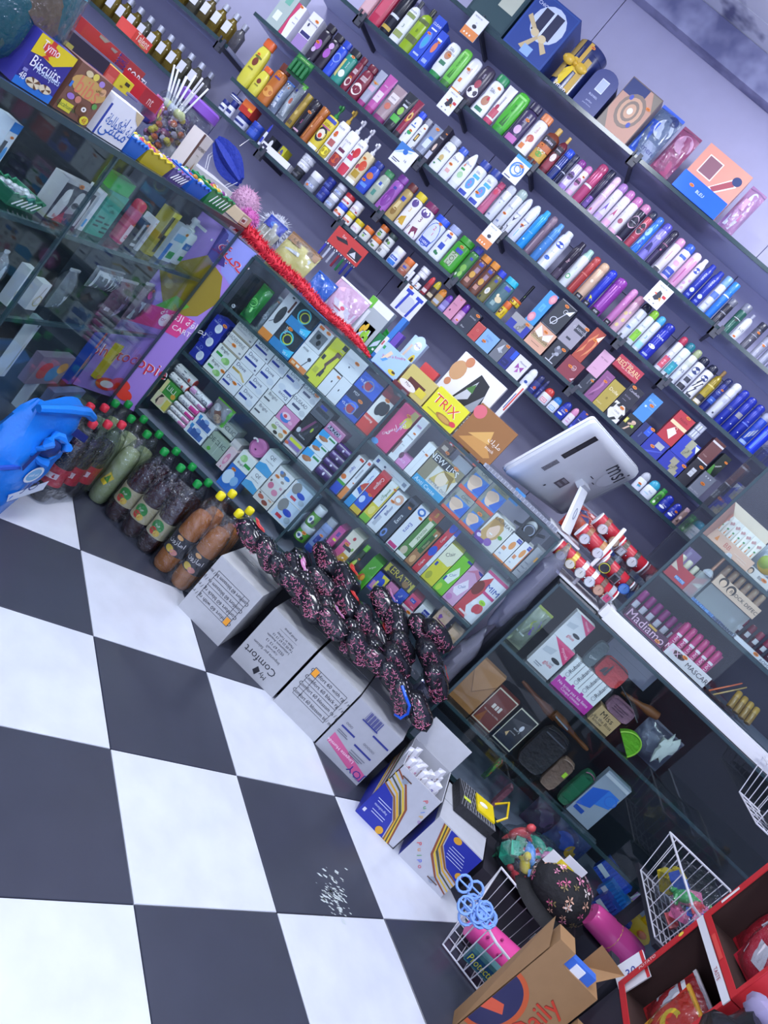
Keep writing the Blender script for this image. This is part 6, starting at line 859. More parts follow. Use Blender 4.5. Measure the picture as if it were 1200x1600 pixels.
('box', 'toothpaste_box', -.001, 2.605, .597, .014, .221, 'dfe2ea #', 'R,0,.86,1,1,2c50c0;T,.5,.66,.4,2b3fae,90,Signal;R,.1,.02,.9,.2,a8b0c4;S,.8,.84', 'toothpaste carton with blue head beside the red one', 'toothpaste cartons'),
('box', 'cosmetics_box', -.321, 2.625, .774, .164, .035, 'e0e3ea #', 'R,.05,.3,.12,.7,3a4c98;E,.3,.5,.03,.12,4a5070;R,.5,.4,.8,.44,a8b0c0;R,.85,.3,.95,.7,8a92a8', 'long white carton lying over the toothpastes', None),
('box', 'hair_removal_box', .036, 2.605, .597, .057, .166, 'd8d238 #', 'R,0,.55,1,1,e6e4c8;P,0,.3,.4,.55,.7,.45,1,.65,1,.1,0,0,d4cc2c;T,.45,.8,.34,3a3c48,50,Clair;E,.3,.15,.2,.1,a8a82c;R,.1,.4,.25,.5,2c44a0', 'yellow hair removal carton with white splash', 'hair removal cartons'),
('box', 'hair_removal_box', .089, 2.605, .597, .047, .163, '78c42c #', 'P,.1,.4,.5,.75,.9,.6,.7,.3,.3,.3,e8f0e4;T,.5,.52,.3,3c5ca0,50,Clair;R,.6,.94,1,1,2c3c8c;E,.3,.12,.2,.1,b8d83c;R,.1,.3,.25,.42,2c44a0', 'lime hair removal carton with white splash', 'hair removal cartons'),
('box', 'hair_removal_box', .14, 2.605, .597, .053, .16, 'd4a4c8 #', 'P,.1,.35,.5,.7,.9,.55,.7,.25,.3,.25,f0e4f0;T,.5,.48,.3,3c5ca0,50,Clair;R,.6,.94,1,1,3c3c94;E,.3,.12,.22,.08,c880b8;P,0,.8,.5,1,1,.9,1,.8,.5,.9,c87a98', 'pink hair removal carton with white splash', 'hair removal cartons'),
('box', 'hair_removal_box', .213, 2.605, .597, .092, .191, 'e4e6ee #', 'R,0,.94,1,1,d04c84;P,0,0,0,.7,.35,.94,.45,.6,.3,.2,.6,0,c84850;E,.15,.6,.2,.16,7c3a34;T,.66,.74,.34,2c4ca8,0,MIM;R,.42,.58,.95,.64,d04c84;E,.76,.3,.16,.1,d0545c;E,.65,.28,.12,.1,c84450;E,.7,.44,.14,.05,a8d83c;E,.45,.35,.1,.07,f0f0f4;R,.2,.05,.6,.09,f0d8dc;T,.7,.44,.08,3c6c2c,0,250', 'large white and red carton with strawberries', 'hair removal cartons'),
])
# M3
put_row("on the long counter's bottom shelf", 0.0000, 0, 0.09, [
('roll', 'cream_tube', -1.147, 2.605, .505, .1, .039, 'e4e2e4 a83a34', 'T,.4,.5,.4,6a6c78,0,ELEA;R,.75,.2,.85,.6,c85a4c', 'upper white rolled cream tube', 'cream tubes'),
('roll', 'cream_tube', -1.15, 2.605, .47, .089, .034, 'e4e2e4 a83a34', 'T,.4,.5,.4,6a6c78,0,ELEA;R,.75,.2,.85,.6,c85a4c', 'lower white rolled cream tube', 'cream tubes'),
('box', 'wipes_pack', -1.153, 2.605, .36, .075, .053, 'e4dcb4 #', 'E,.4,.5,.22,.42,e8c8b0;P,.2,.3,.3,.95,.5,.95,.3,.6,.35,.1,3a2c2c;R,.7,.1,1,.9,d8c85c', 'yellow wipes pack with young woman', 'wipes bags'),
('box', 'wipes_pack', -1.151, 2.605, .414, .074, .055, '4c9c44 #', 'R,0,0,.2,1,e4dc9c;E,.5,.55,.3,.3,3a8a3c;E,.85,.3,.14,.2,d8a03c;T,.55,.6,.4,e4ecd8,0,LILI', 'green wipes pack on the yellow one', 'wipes bags'),
('roll', 'cream_tube', -1.066, 2.605, .367, .092, .019, 'e6e2e6 d88ab8', 'R,.65,0,1,1,d884b4;T,.3,.5,.4,9a9cac,0,dax', 'lowest white tube with pale pink end', 'cream tubes'),
('roll', 'cream_tube', -1.066, 2.605, .387, .096, .021, 'e6e2e6 d88ab8', 'R,.65,0,1,1,d884b4;T,.3,.5,.4,9a9cac,0,dax', 'second white tube with pale pink end', 'cream tubes'),
('roll', 'cream_tube', -1.064, 2.605, .409, .099, .022, 'e6e2e6 d03c90', 'R,.6,0,1,1,d03c90;T,.3,.5,.4,9a9cac,0,dax', 'lower white tube with hot pink end', 'cream tubes'),
('roll', 'cream_tube', -1.063, 2.605, .433, .098, .032, 'e6e2e6 d03c90', 'R,.6,0,1,1,d03c90;T,.3,.5,.4,9a9cac,0,dax', 'upper white tube with hot pink end', 'cream tubes'),
('roll', 'cream_tube', -1.054, 2.605, .465, .1, .022, 'e4e0e6 d07ab0', 'R,.7,0,1,1,c87aac;T,.35,.5,.4,9a9cac,0,mia', 'short white tube with mauve end', 'cream tubes'),
('roll', 'cream_tube', -1.048, 2.605, .488, .097, .033, 'dfdfe8 c08ab8', 'R,0,0,.3,1,d49cc8;T,.6,.5,.4,6a6c80,0,Mixa', 'large tube with pink shoulder', 'cream tubes'),
('box', 'blister_card', -.971, 2.605, .369, .092, .047, 'dfe4ee #', 'R,.15,.1,.9,.6,4a6cb0;R,.3,.1,.7,.75,3a5a9c;R,.1,.6,.25,.95,3c8cc8;E,.55,.8,.14,.16,8aa8d8', 'lower white blister card with blue device', 'blister sheets'),
('box', 'blister_card', -.966, 2.605, .417, .089, .045, 'dfe4ee #', 'R,.15,.1,.9,.6,4a6cb0;R,.3,.1,.7,.75,3a5a9c;R,.1,.6,.25,.95,3c8cc8;E,.55,.8,.14,.16,8aa8d8', 'upper white blister card with blue device', 'blister sheets'),
('pouch', 'toy_bag', -.952, 2.605, .463, .092, .086, 'a8a0a4 7cc43c', 'E,.4,.4,.3,.3,8c5a4c;E,.6,.3,.2,.2,c8a890;R,.85,.1,.98,1,6cc04a;E,.3,.7,.2,.15,c8c8d0', 'clear bag of small items with green strip', None),
('box', 'cosmetics_box', -.893, 2.625, .46, .086, .043, 'a4aaa4 #', 'T,.5,.6,.3,4a5250,0,DECLIC;R,.1,.1,.9,.4,c0c4bc', 'upper clear grey case with dark name', 'cosmetics cartons'),
('box', 'cosmetics_box', -.878, 2.605, .37, .086, .078, '9caa9c #', 'T,.45,.7,.3,3c4644,0,DECLIC;R,.35,.1,.38,.9,b8c4b8;R,.6,.1,.63,.9,b8c4b8;E,.3,.2,.1,.1,5ca83c', 'lower clear grey case with dark name', 'cosmetics cartons'),
('box', 'soap_box', -.815, 2.605, .358, .037, .092, 'dcc4cc #', 'E,.5,.5,.26,.28,d88aa8;R,.35,.35,.65,.55,e8b4c4;E,.5,.1,.06,.05,c83a6c', 'white carton with pink cosmetic pot print', 'soap cartons'),
('box', 'soap_bar', -.828, 2.625, .448, .041, .029, 'c8c4c4 #', 'R,.1,.1,.9,.4,b8b4b8', 'bare off white soap block', None),
('box', 'soap_box', -.752, 2.605, .411, .074, .065, 'e4e8e6 #', 'E,.35,.65,.2,.22,9ccc84;E,.25,.6,.12,.14,b4dc9c;R,.55,.3,.95,.5,3c9a44;T,.4,.25,.18,4a4c54,0,Bright', 'white carton with cucumber on the blue one', 'soap cartons'),
('box', 'soap_box', -.752, 2.605, .31, .077, .1, '3a74cc #', 'E,.3,.5,.3,.3,d0e0f4;E,.7,.5,.2,.2,8cb8e8;S,.3,.85', 'bright blue soap carton', 'soap cartons'),
('disc', 'plush_disc', -.754, 2.605, .477, .031, .074, 'd07ab4 c068a4', 'E,.45,.4,.03,.04,4a2c44;E,.5,.4,.03,.04,4a2c44', 'round pink disc with two dots', None),
('box', 'soap_box', -.68, 2.605, .459, .069, .091, 'e4e8ee #', 'P,0,0,1,0,1,.3,.4,.42,0,.3,4ca0d8;T,.5,.78,.3,4a5060,0,QE;T,.5,.56,.12,4a5468,0,Sweet Dove', 'upper white and blue carton with monogram', 'soap cartons'),
('box', 'soap_box', -.68, 2.605, .375, .065, .083, 'e4e8ee #', 'P,0,0,1,0,1,.3,.4,.42,0,.3,4ca0d8;T,.5,.78,.3,4a5060,0,QE;T,.5,.56,.12,4a5468,0,Sweet Dove', 'lower white and blue carton with monogram', 'soap cartons'),
('box', 'soap_box', -.605, 2.605, .477, .077, .055, 'dfe0e4 #', 'E,.4,.65,.16,.2,8a7a70;E,.3,.7,.1,.12,5a80c0;E,.7,.6,.18,.14,3a84d0;E,.65,.2,.1,.1,9a9490;R,.1,.2,.2,.3,5a9ce0;S,.25,.3', 'white carton with small bears', 'soap cartons'),
('box', 'soap_box', -.607, 2.605, .412, .075, .065, 'd8d6d8 #', 'E,.3,.6,.16,.2,c86a8c;E,.7,.4,.18,.18,d88aa8;R,.75,.75,.9,.9,c89aac;E,.15,.85,.06,.08,6a5a58', 'white carton with pink shells', 'soap cartons'),
('box', 'soap_box', -.608, 2.605, .369, .078, .041, 'd8d4d4 #', 'E,.3,.6,.18,.2,b8604c;E,.65,.35,.18,.22,8a4438;R,.7,.75,.9,.9,c8987c;E,.15,.85,.06,.08,6a5a58', 'white carton with brown shells', 'soap cartons'),
('box', 'wipes_pack', -.513, 2.605, .457, .105, .076, 'c4d8f0 #', 'R,0,0,.1,1,dfe0e4;E,.25,.72,.18,.3,8a8a8c;E,.55,.55,.18,.14,2c50c0;R,.25,.15,.5,.3,c83a4c;E,.72,.3,.12,.14,a8b8c8;R,0,0,1,.06,dfe2e8', 'upper pale blue wipes pack with grey cat', 'wipes bags'),
('box', 'wipes_pack', -.512, 2.605, .368, .111, .088, 'c4d8f0 #', 'R,0,0,.1,1,dfe0e4;E,.25,.72,.18,.3,8a8a8c;E,.55,.55,.18,.14,2c50c0;R,.25,.15,.5,.3,c83a4c;E,.72,.3,.12,.14,a8b8c8;R,0,0,1,.06,dfe2e8', 'lower pale blue wipes pack with grey cat', 'wipes bags'),
('jar', 'cotton_bud_jar', -.415, 2.605, .367, .056, .069, '5c9a3c c8ccd4', 'E,.4,.5,.25,.3,e8e8ec;E,.4,.5,.12,.14,4a5c9c;E,.7,.4,.12,.16,3a3c44;S,.6,.9', 'lower green jar of cotton buds', 'cotton bud jars'),
('jar', 'cotton_bud_jar', -.421, 2.605, .436, .045, .087, '5c9a3c d4d8e0', 'E,.4,.5,.25,.3,e8e8ec;E,.4,.5,.12,.14,4a5c9c;E,.7,.4,.12,.16,3a3c44', 'upper green jar of cotton buds', 'cotton bud jars'),
('btl', 'lotion_bottle', -.359, 2.605, .366, .043, .155, '7c90c4 a4a8b4 s', 'R,0,0,1,.2,2c4aa8;R,.3,.32,.75,.58,2c3c90;T,.5,.76,.22,5a5c70,0,BYPHASSE;S,.6,.62', 'blue tinted lotion bottle', None),
('box', 'cosmetics_box', -.314, 2.605, .395, .03, .129, 'c04c90 #', 'R,.4,.7,.8,.85,5a3a94;R,.4,.55,.9,.62,d8d83c;R,.1,.2,.5,.5,d468a4', 'magenta carton beside the lotion bottle', 'cosmetics cartons'),
('box', 'cosmetics_box', -.255, 2.605, .401, .058, .146, 'dfd8c8 #', 'P,0,0,.5,.2,.5,.7,0,.7,d0588c;P,.3,0,1,0,1,.4,.5,.4,d8a03c;R,.2,.5,.85,.6,2a2c30;E,.5,.85,.1,.05,b83a44;E,.85,.6,.08,.05,7aa83c;R,.1,.05,.4,.12,3a3434;S,.35,.62;T,.6,.25,.2,f0e4c8,30,ELE ES', 'cream carton with pink and amber corners', 'cosmetics cartons'),
('btl', 'oil_bottle', -.2, 2.605, .388, .026, .155, '2c3c2c 6cb83c o', 'E,.45,.45,.28,.16,9ab43c;E,.55,.55,.22,.12,b8d05c;R,.1,.05,.5,.24,d8d4cc;S,.75,.72', 'dark bottle with lime cap and lime slices', None),
('box', 'cosmetics_box', -.137, 2.605, .383, .049, .146, '4c9c2c #', 'R,.9,0,1,1,5cb43c;E,.35,.38,.24,.12,c85a34;E,.42,.4,.14,.08,e8a838;E,.5,.22,.2,.1,7a9a8c;T,.5,.76,.2,d8ecc8,60,Argane;P,0,0,.7,0,.4,.12,c8a4bc', 'green carton with orange fruit', 'cosmetics cartons'),
('box', 'cosmetics_box', -.042, 2.605, .517, .135, .043, '2c2a30 #', 'T,.5,.6,.3,c8b83c,0,KERATIN;R,.02,.1,.12,.9,b8b03c;R,.9,.1,.98,.9,b8b03c;E,.75,.4,.1,.3,8a6a3c', 'long flat black carton with yellow letters', 'cosmetics cartons'),
('box', 'soap_box', -.085, 2.605, .428, .05, .078, '2c48b8 #', 'P,.4,1,1,1,1,.2,.7,.3,e0d03c;E,.65,.65,.22,.2,3054c8;R,.1,.1,.5,.5,c880b8;R,.35,.2,.5,.6,d8d458;S,.6,.3', 'blue and yellow soap carton', 'soap cartons'),
('box', 'soap_box', -.035, 2.605, .447, .042, .058, 'c87aa8 #', 'E,.3,.4,.2,.2,d890b8;R,.1,.1,.5,.2,e0a8c8', 'plain pink soap carton', 'soap cartons'),
('box', 'soap_box', .007, 2.605, .453, .04, .063, '3050b8 #', 'T,.5,.6,.3,d8e0f4,70,Fax;R,.1,.1,.5,.2,5c7cd8', 'blue soap carton with white word', 'soap cartons'),
('box', 'soap_box', .053, 2.605, .481, .046, .05, 'c83c64 #', 'R,.2,.45,.7,.75,2c40a8;T,.45,.6,.2,e8e8f4,0,Lux;R,.6,.15,.9,.22,e890a8', 'crimson soap carton with blue label', 'soap cartons'),
('box', 'soap_box', .055, 2.605, .422, .05, .058, 'e0d8e0 #', 'E,.4,.65,.24,.24,c894c4;E,.5,.6,.14,.14,d8a8d0;S,.75,.8;R,.2,.1,.7,.25,b8a8c0', 'white soap carton with lilac flower', 'soap cartons'),
('box', 'soap_box', .106, 2.605, .453, .049, .074, 'e4e4e8 #', 'R,.4,.6,.95,.9,2c3c9c;T,.67,.75,.18,e8ecf8,0,VENUS;E,.35,.2,.1,.1,9ab8a0;R,.3,.4,.8,.44,9a9cac', 'white soap carton with dark blue name', 'soap cartons'),
('box', 'soap_box', .168, 2.605, .514, .053, .08, 'dcbca4 #', 'T,.5,.65,.3,c8a04c,0,مليك;E,.3,.35,.1,.1,7a4ca0;P,.3,.1,.5,.4,.25,.4,8a5cb0', 'upper beige soap carton with gold Arabic name', 'soap cartons'),
('box', 'soap_box', .239, 2.605, .466, .048, .076, 'dcbca4 #', 'T,.5,.65,.3,c8a04c,0,مليك;R,.2,.3,.7,.36,b8946c', 'lower beige soap carton with gold Arabic name', 'soap cartons'),
])
# RU
put_row("on the wallet case's upper shelf", 0.0000, 0, 0.05, [
('pouch', 'brush_pack', .409, 2.62, .64, .072, .169, '8f9a80 9aa83c', 'P,.1,.05,.2,.05,.7,.95,.6,.95,a8b48c;P,.3,.05,.36,.05,.85,.9,.78,.9,6c705c;O,.7,.65,.3,9aa838;E,.72,.6,.12,.2,7c5ab0;R,.1,.3,.6,.34,d4dcd0', 'clear bag of makeup brushes with yellow green loop', None),
('box', 'glue_box', .532, 2.62, .64, .103, .136, 'd4d4d8 #', 'P,.1,1,1,1,1,.55,d23c70;T,.75,.8,.16,f0c4d4,-30,mycafe;E,.72,.5,.18,.06,24262c;P,.1,.65,.5,.75,.45,.55,.1,.5,b8bcc4;T,.6,.3,.22,c83c50,0,glue;R,.2,.15,.5,.18,8c8e98;R,.2,.1,.45,.12,8c8e98;T,.7,.38,.1,4a4c58,0,Lash', 'lower white lash glue carton with pink corner', 'lash glue cartons'),
('box', 'glue_box', .523, 2.62, .777, .086, .114, 'd4d4d8 #', 'P,.2,1,1,1,1,.6,d23c70;T,.75,.85,.16,f0c4d4,-30,mycafe;E,.72,.4,.18,.06,24262c;P,.1,.6,.5,.7,.45,.5,.1,.45,b8bcc4;T,.6,.25,.22,c83c50,0,glue', 'upper white lash glue carton with pink corner', 'lash glue cartons'),
('box', 'ribbon_box', .675, 2.62, .64, .165, .132, 'e0e2e4 #', 'R,0,0,1,.34,b8309c;R,.1,.34,.16,.4,b8309c;R,.35,.34,.42,.4,b8309c;R,.6,.34,.68,.4,b8309c;R,.24,.4,.25,1,5a5c66;R,.49,.4,.5,1,5a5c66;R,.74,.4,.75,1,5a5c66;T,.5,.2,.1,f0d8ec,0,Ne brise pas les liens;T,.5,.1,.09,f0d8ec,0,Coupe ciseaux;T,.12,.8,.13,4a4c58,90,Rubans;T,.37,.8,.13,4a4c58,90,Rubans;T,.62,.8,.13,4a4c58,90,Rubans;T,.87,.8,.13,4a4c58,90,Rubans;O,.12,.5,.06,9a9ca8;O,.37,.5,.06,9a9ca8;O,.62,.5,.06,9a9ca8;O,.87,.5,.06,9a9ca8', 'white carton with magenta lower band', None),
('box', 'gift_pouch', .815, 2.62, .64, .093, .069, 'b89c70 #', 'T,.5,.72,.34,22201c,0,Miss;T,.45,.4,.2,2a2620,0,Like the Boss;T,.3,.22,.2,2a2620,0,I know', 'kraft paper pouch with black handwriting', None),
('purse', 'coin_purse', .632, 2.62, .773, .046, .103, '4c5a60 5a686c', 'T,.55,.35,.34,c4ccd0,20,Dior', 'grey fuzzy purse with white lettering', 'purses'),
('purse', 'coin_purse', .713, 2.62, .773, .109, .084, 'b02c30 2a2026', 'P,.3,.2,.42,.2,.4,.8,.36,.8,2a2026;P,.15,.2,.3,.25,.3,.6,.2,.5,2a2026', 'red purse with black tower drawing', 'purses'),
('purse', 'coin_purse', .827, 2.62, .71, .103, .061, '7c5a6c 6a4c5c', 'R,.2,.6,.8,.64,4a3444;R,.2,.45,.7,.49,4a3444;R,.2,.3,.75,.34,4a3444', 'mauve purse with dark writing', 'purses'),
('halfmoon', 'coin_purse', .918, 2.62, .64, .094, .058, '5ca81c 8cc43c', '', 'lime green half moon purse', None),
])
# RB
put_row('inside the wallet case', 0.0000, 0, 0.03, [
('box', 'white_carton', .809, 2.9, .8, .226, .091, 'c4c8dc #', 'R,.1,.5,.9,.51,8c90a8', 'pale carton at the back', None),
])
# RL
put_row("on the wallet case's lower shelf", 0.0000, 0, 0.035, [
('box', 'envelope_wallet', .43, 2.64, .34, .114, .192, '9a6a3c #', 'P,0,.75,.5,.35,1,.75,1,1,0,1,a8774a;P,0,.74,.5,.34,1,.74,1,.77,.5,.37,0,.77,7a5028', 'tan envelope wallet', None),
('box', 'wallet_box', .535, 2.64, .34, .095, .16, '6a2a22 #', 'R,.02,.02,.98,.05,c8c4b0;R,.02,.95,.98,.98,c8c4b0;R,.02,.02,.05,.98,c8c4b0;R,.95,.02,.98,.98,c8c4b0;R,.3,.5,.42,.62,d0c4bc;R,.46,.5,.56,.62,d0c4bc;R,.6,.5,.7,.64,d0c4bc;T,.5,.38,.1,d0c4bc,0,Womens de Hillla;P,.1,.05,.4,.05,.3,.4,8a4a1c', 'brown metal rimmed wallet box', 'wallet boxes'),
('box', 'wallet_box', .636, 2.64, .34, .089, .16, '20222a #', 'R,.02,.02,.98,.05,c8c4b0;R,.02,.95,.98,.98,c8c4b0;R,.02,.02,.05,.98,c8c4b0;R,.95,.02,.98,.98,c8c4b0;T,.55,.5,.16,d8d8dc,180,Love;T,.5,.4,.1,b8b8c0,180,forever;P,.25,.3,.4,.25,.35,.4,c8a878;E,.65,.62,.08,.08,c8c8d0', 'black metal rimmed wallet box with white lettering', 'wallet boxes'),
('purse', 'wallet', .758, 2.64, .34, .118, .187, '22232b 2c2d36', 'R,.1,.85,.9,.88,4a4c58', 'large black wallet', None),
('purse', 'coin_purse', .85, 2.64, .34, .063, .138, '7c6458 8a7468', 'R,.72,.55,.95,.72,a8d83c', 'beige suede purse with neon tag', None),
('purse', 'pencil_case', .93, 2.64, .34, .051, .163, '1c5c40 8a5a70', 'R,.1,.15,.9,.85,1a6444', 'green glitter case in pink film', None),
('box', 'comb_set_box', 1.011, 2.64, .34, .108, .215, '98a4b4 #', 'P,.05,.2,.5,.3,.5,.75,.05,.6,2c62c8;P,.5,.4,.95,.5,.95,.75,.5,.75,3a7cd8;O,.8,.62,.22,3a70d0;R,.08,.12,.46,.2,1c4ca8;R,.02,.9,.98,.96,c8d0d8', 'clear carton with blue combs', None),
])
# RF
put_row('at the bottom of the wallet case', 0.0000, 0, 0.05, [
('pouch', 'melon_purse', .681, 2.62, .2, .02, .107, '4c7a54 8c3444', 'E,.5,.5,.4,.35,6cb03c;E,.6,.4,.1,.08,c85a4c;P,0,.7,.5,1,1,.9,.6,.7,c83c54', 'watermelon print bag', None),
('purse', 'coin_purse', .772, 2.62, .15, .02, .113, '8c5464 6a3c4c', 'R,.6,.2,.75,.35,d86a3c', 'dusty pink purse with orange tag', None),
])
# LT
put_row('on the side counter', 1.6902, 0, 0.05, [
('box', 'biscuit_box', -1.133, 1.279, 1.081, .12, .101, '34308c #', 'P,0,0,1,0,1,.16,.3,.2,0,.14,2c7ad8;P,0,.62,.3,.66,.6,.62,1,.84,1,1,0,1,e0c824;R,.3,.72,.42,1,c8402c;P,.26,.66,.46,.66,.36,.74,c8402c;E,.36,.84,.2,.09,d03c40;T,.36,.84,.2,f8f0f0,0,Tymo;T,.5,.52,.26,f0f0fa,0,Biscuits;T,.6,.42,.17,c8dcf8,0,Mosaiques;T,.12,.2,.16,f0f0fa,0,48;R,.05,.28,.16,.34,8c8cc8;E,.42,.18,.2,.09,e4d8b8;P,.42,.18,.3,.27,.38,.27,6a4a30;P,.42,.18,.5,.27,.58,.22,6a4a30;P,.42,.18,.28,.12,.24,.18,6a4a30;P,.42,.18,.56,.1,.48,.09,6a4a30;E,.72,.2,.16,.08,e4d8b8;P,.72,.2,.62,.27,.7,.28,6a4a30;P,.72,.2,.84,.24,.86,.18,6a4a30;P,.72,.2,.72,.12,.64,.14,6a4a30', 'violet biscuit box with yellow ribbon', 'biscuit boxes'),
('box', 'biscuit_box', -1.149, 1.414, 1.081, .129, .104, '7a5444 #', 'E,.5,.66,.5,.2,c8a05c;T,.5,.64,.42,d87a5c,0,bibs;E,.3,.9,.1,.06,d8c89c;E,.48,.92,.08,.07,e0d05c;E,.7,.88,.08,.06,a88ad0;E,.85,.76,.08,.08,d8a87c;E,.2,.36,.1,.06,9a78c8;E,.4,.38,.08,.07,c8826c;E,.86,.44,.07,.06,5c9a4c;E,.62,.24,.16,.12,6a4630;E,.66,.28,.07,.05,f4f0ea;E,.66,.28,.025,.02,22242c;R,.06,.06,.4,.24,d8d03c;T,.24,.16,.11,2c6a34,0,Cacahuetes;E,.82,.1,.12,.09,e4d83c;T,.82,.1,.13,b8482c,0,48;R,0,.5,.06,.62,3a78d0;T,.75,.74,.1,3a2c28,0,بيبس', 'brown candy box with pink lettering', 'biscuit boxes'),
('box', 'chocolate_box', -1.167, 1.567, 1.081, .14, .091, 'e4e6ec #', 'R,0,0,.06,.82,28409c;P,.7,1,1,1,1,.7,.85,.8,c8b48c;T,.6,.44,.26,2c62b8,0,علبة شوكولاطة;T,.5,.22,.34,2c62b8,0,منسى;T,.62,.62,.2,2c62b8,0,لن', 'torn white box with blue handwriting', None),
('sbasket', 'sweets_basket', -1.18, 1.677, 1.081, .08, .039, '2c6ac8 2c6ac8', '', 'first blue basket', 'sweets baskets'),
('sbasket', 'sweets_basket', -1.195, 1.797, 1.081, .159, .038, 'c8b428 c8b428', '', 'mustard yellow basket', 'sweets baskets'),
('sbasket', 'sweets_basket', -1.211, 1.934, 1.081, .114, .034, '6a5c9c 5c4e94', '', 'violet lattice basket', 'sweets baskets'),
('sbasket', 'sweets_basket', -1.228, 2.074, 1.081, .132, .039, '2c62c4 2c62c4', '', 'second blue basket', 'sweets baskets'),
('sbasket', 'sweets_basket', -1.248, 2.242, 1.081, .204, .048, '2c8a50 2c8a50', '', 'green lattice basket', 'sweets baskets'),
])
# LU
put_row('behind the sweets on the side counter', 1.6902, 0, 0.07, [
('box', 'wafer_box', -1.305, 1.502, 1.135, .277, .075, '231f34 #', 'R,.3,.3,.5,.7,a8a04c;T,.4,.5,.06,22242c,0,NICE;R,.75,.2,1,.6,3a2c88;T,.85,.4,.07,e8e8f4,0,Exxon', 'long black and violet wafer carton', 'wafer cartons'),
('box', 'wafer_box', -1.325, 1.664, 1.17, .047, .037, 'c84c44 #', 'R,.1,.1,.9,.5,d86a5c', 'small coral red carton', 'wafer cartons'),
('box', 'wafer_box', -1.332, 1.725, 1.174, .073, .033, 'd8c82c #', 'R,.5,.55,.8,.8,3a3020;E,.4,.3,.1,.08,8a6a20', 'small yellow carton', 'wafer cartons'),
('box', 'wafer_box', -1.339, 1.784, 1.177, .071, .007, '8880a8 #', 'R,.1,.1,.9,.4,5c5890', 'small grey violet carton', 'wafer cartons'),
('box', 'wafer_box', -1.348, 1.859, 1.183, .108, .039, 'a8202c #', 'T,.5,.4,.34,e8c8c8,0,nt', 'deep red carton flap', 'wafer cartons'),
('pouch', 'sweets_bag', -1.357, 1.933, 1.146, .039, .079, 'c04a94 c88ac0', 'E,.6,.6,.3,.2,e0c860;T,.6,.6,.26,c83c74,0,Dora;R,0,0,1,.2,3a3494', 'pink sweets bag with yellow badge', None),
])
# LV
put_row('at the back of the side counter', 1.6902, 0, 0.05, [
('box', 'wafer_box', -1.44, 1.781, 1.211, .313, .033, 'a43434 #', 'P,.2,.95,.35,1,.3,.7,.2,.75,8c8a84;P,.4,.8,.5,.85,.48,.6,.4,.65,8c8a84;T,.62,.5,.24,e4e4f4,90,SORTI;T,.62,.5,.235,2c2c88,90,SORTI;R,.82,0,1,.3,d8584c;T,.91,.15,.13,f0f0f8,0,SORTI', 'tall red wafer carton', 'wafer cartons'),
('box', 'wafer_box', -1.447, 1.839, 1.283, .094, .028, 'c84238 #', 'T,.5,.6,.3,f0e8dc,0,Talent;E,.6,.2,.2,.1,c89a5c', 'small red carton with white script', 'wafer cartons'),
])
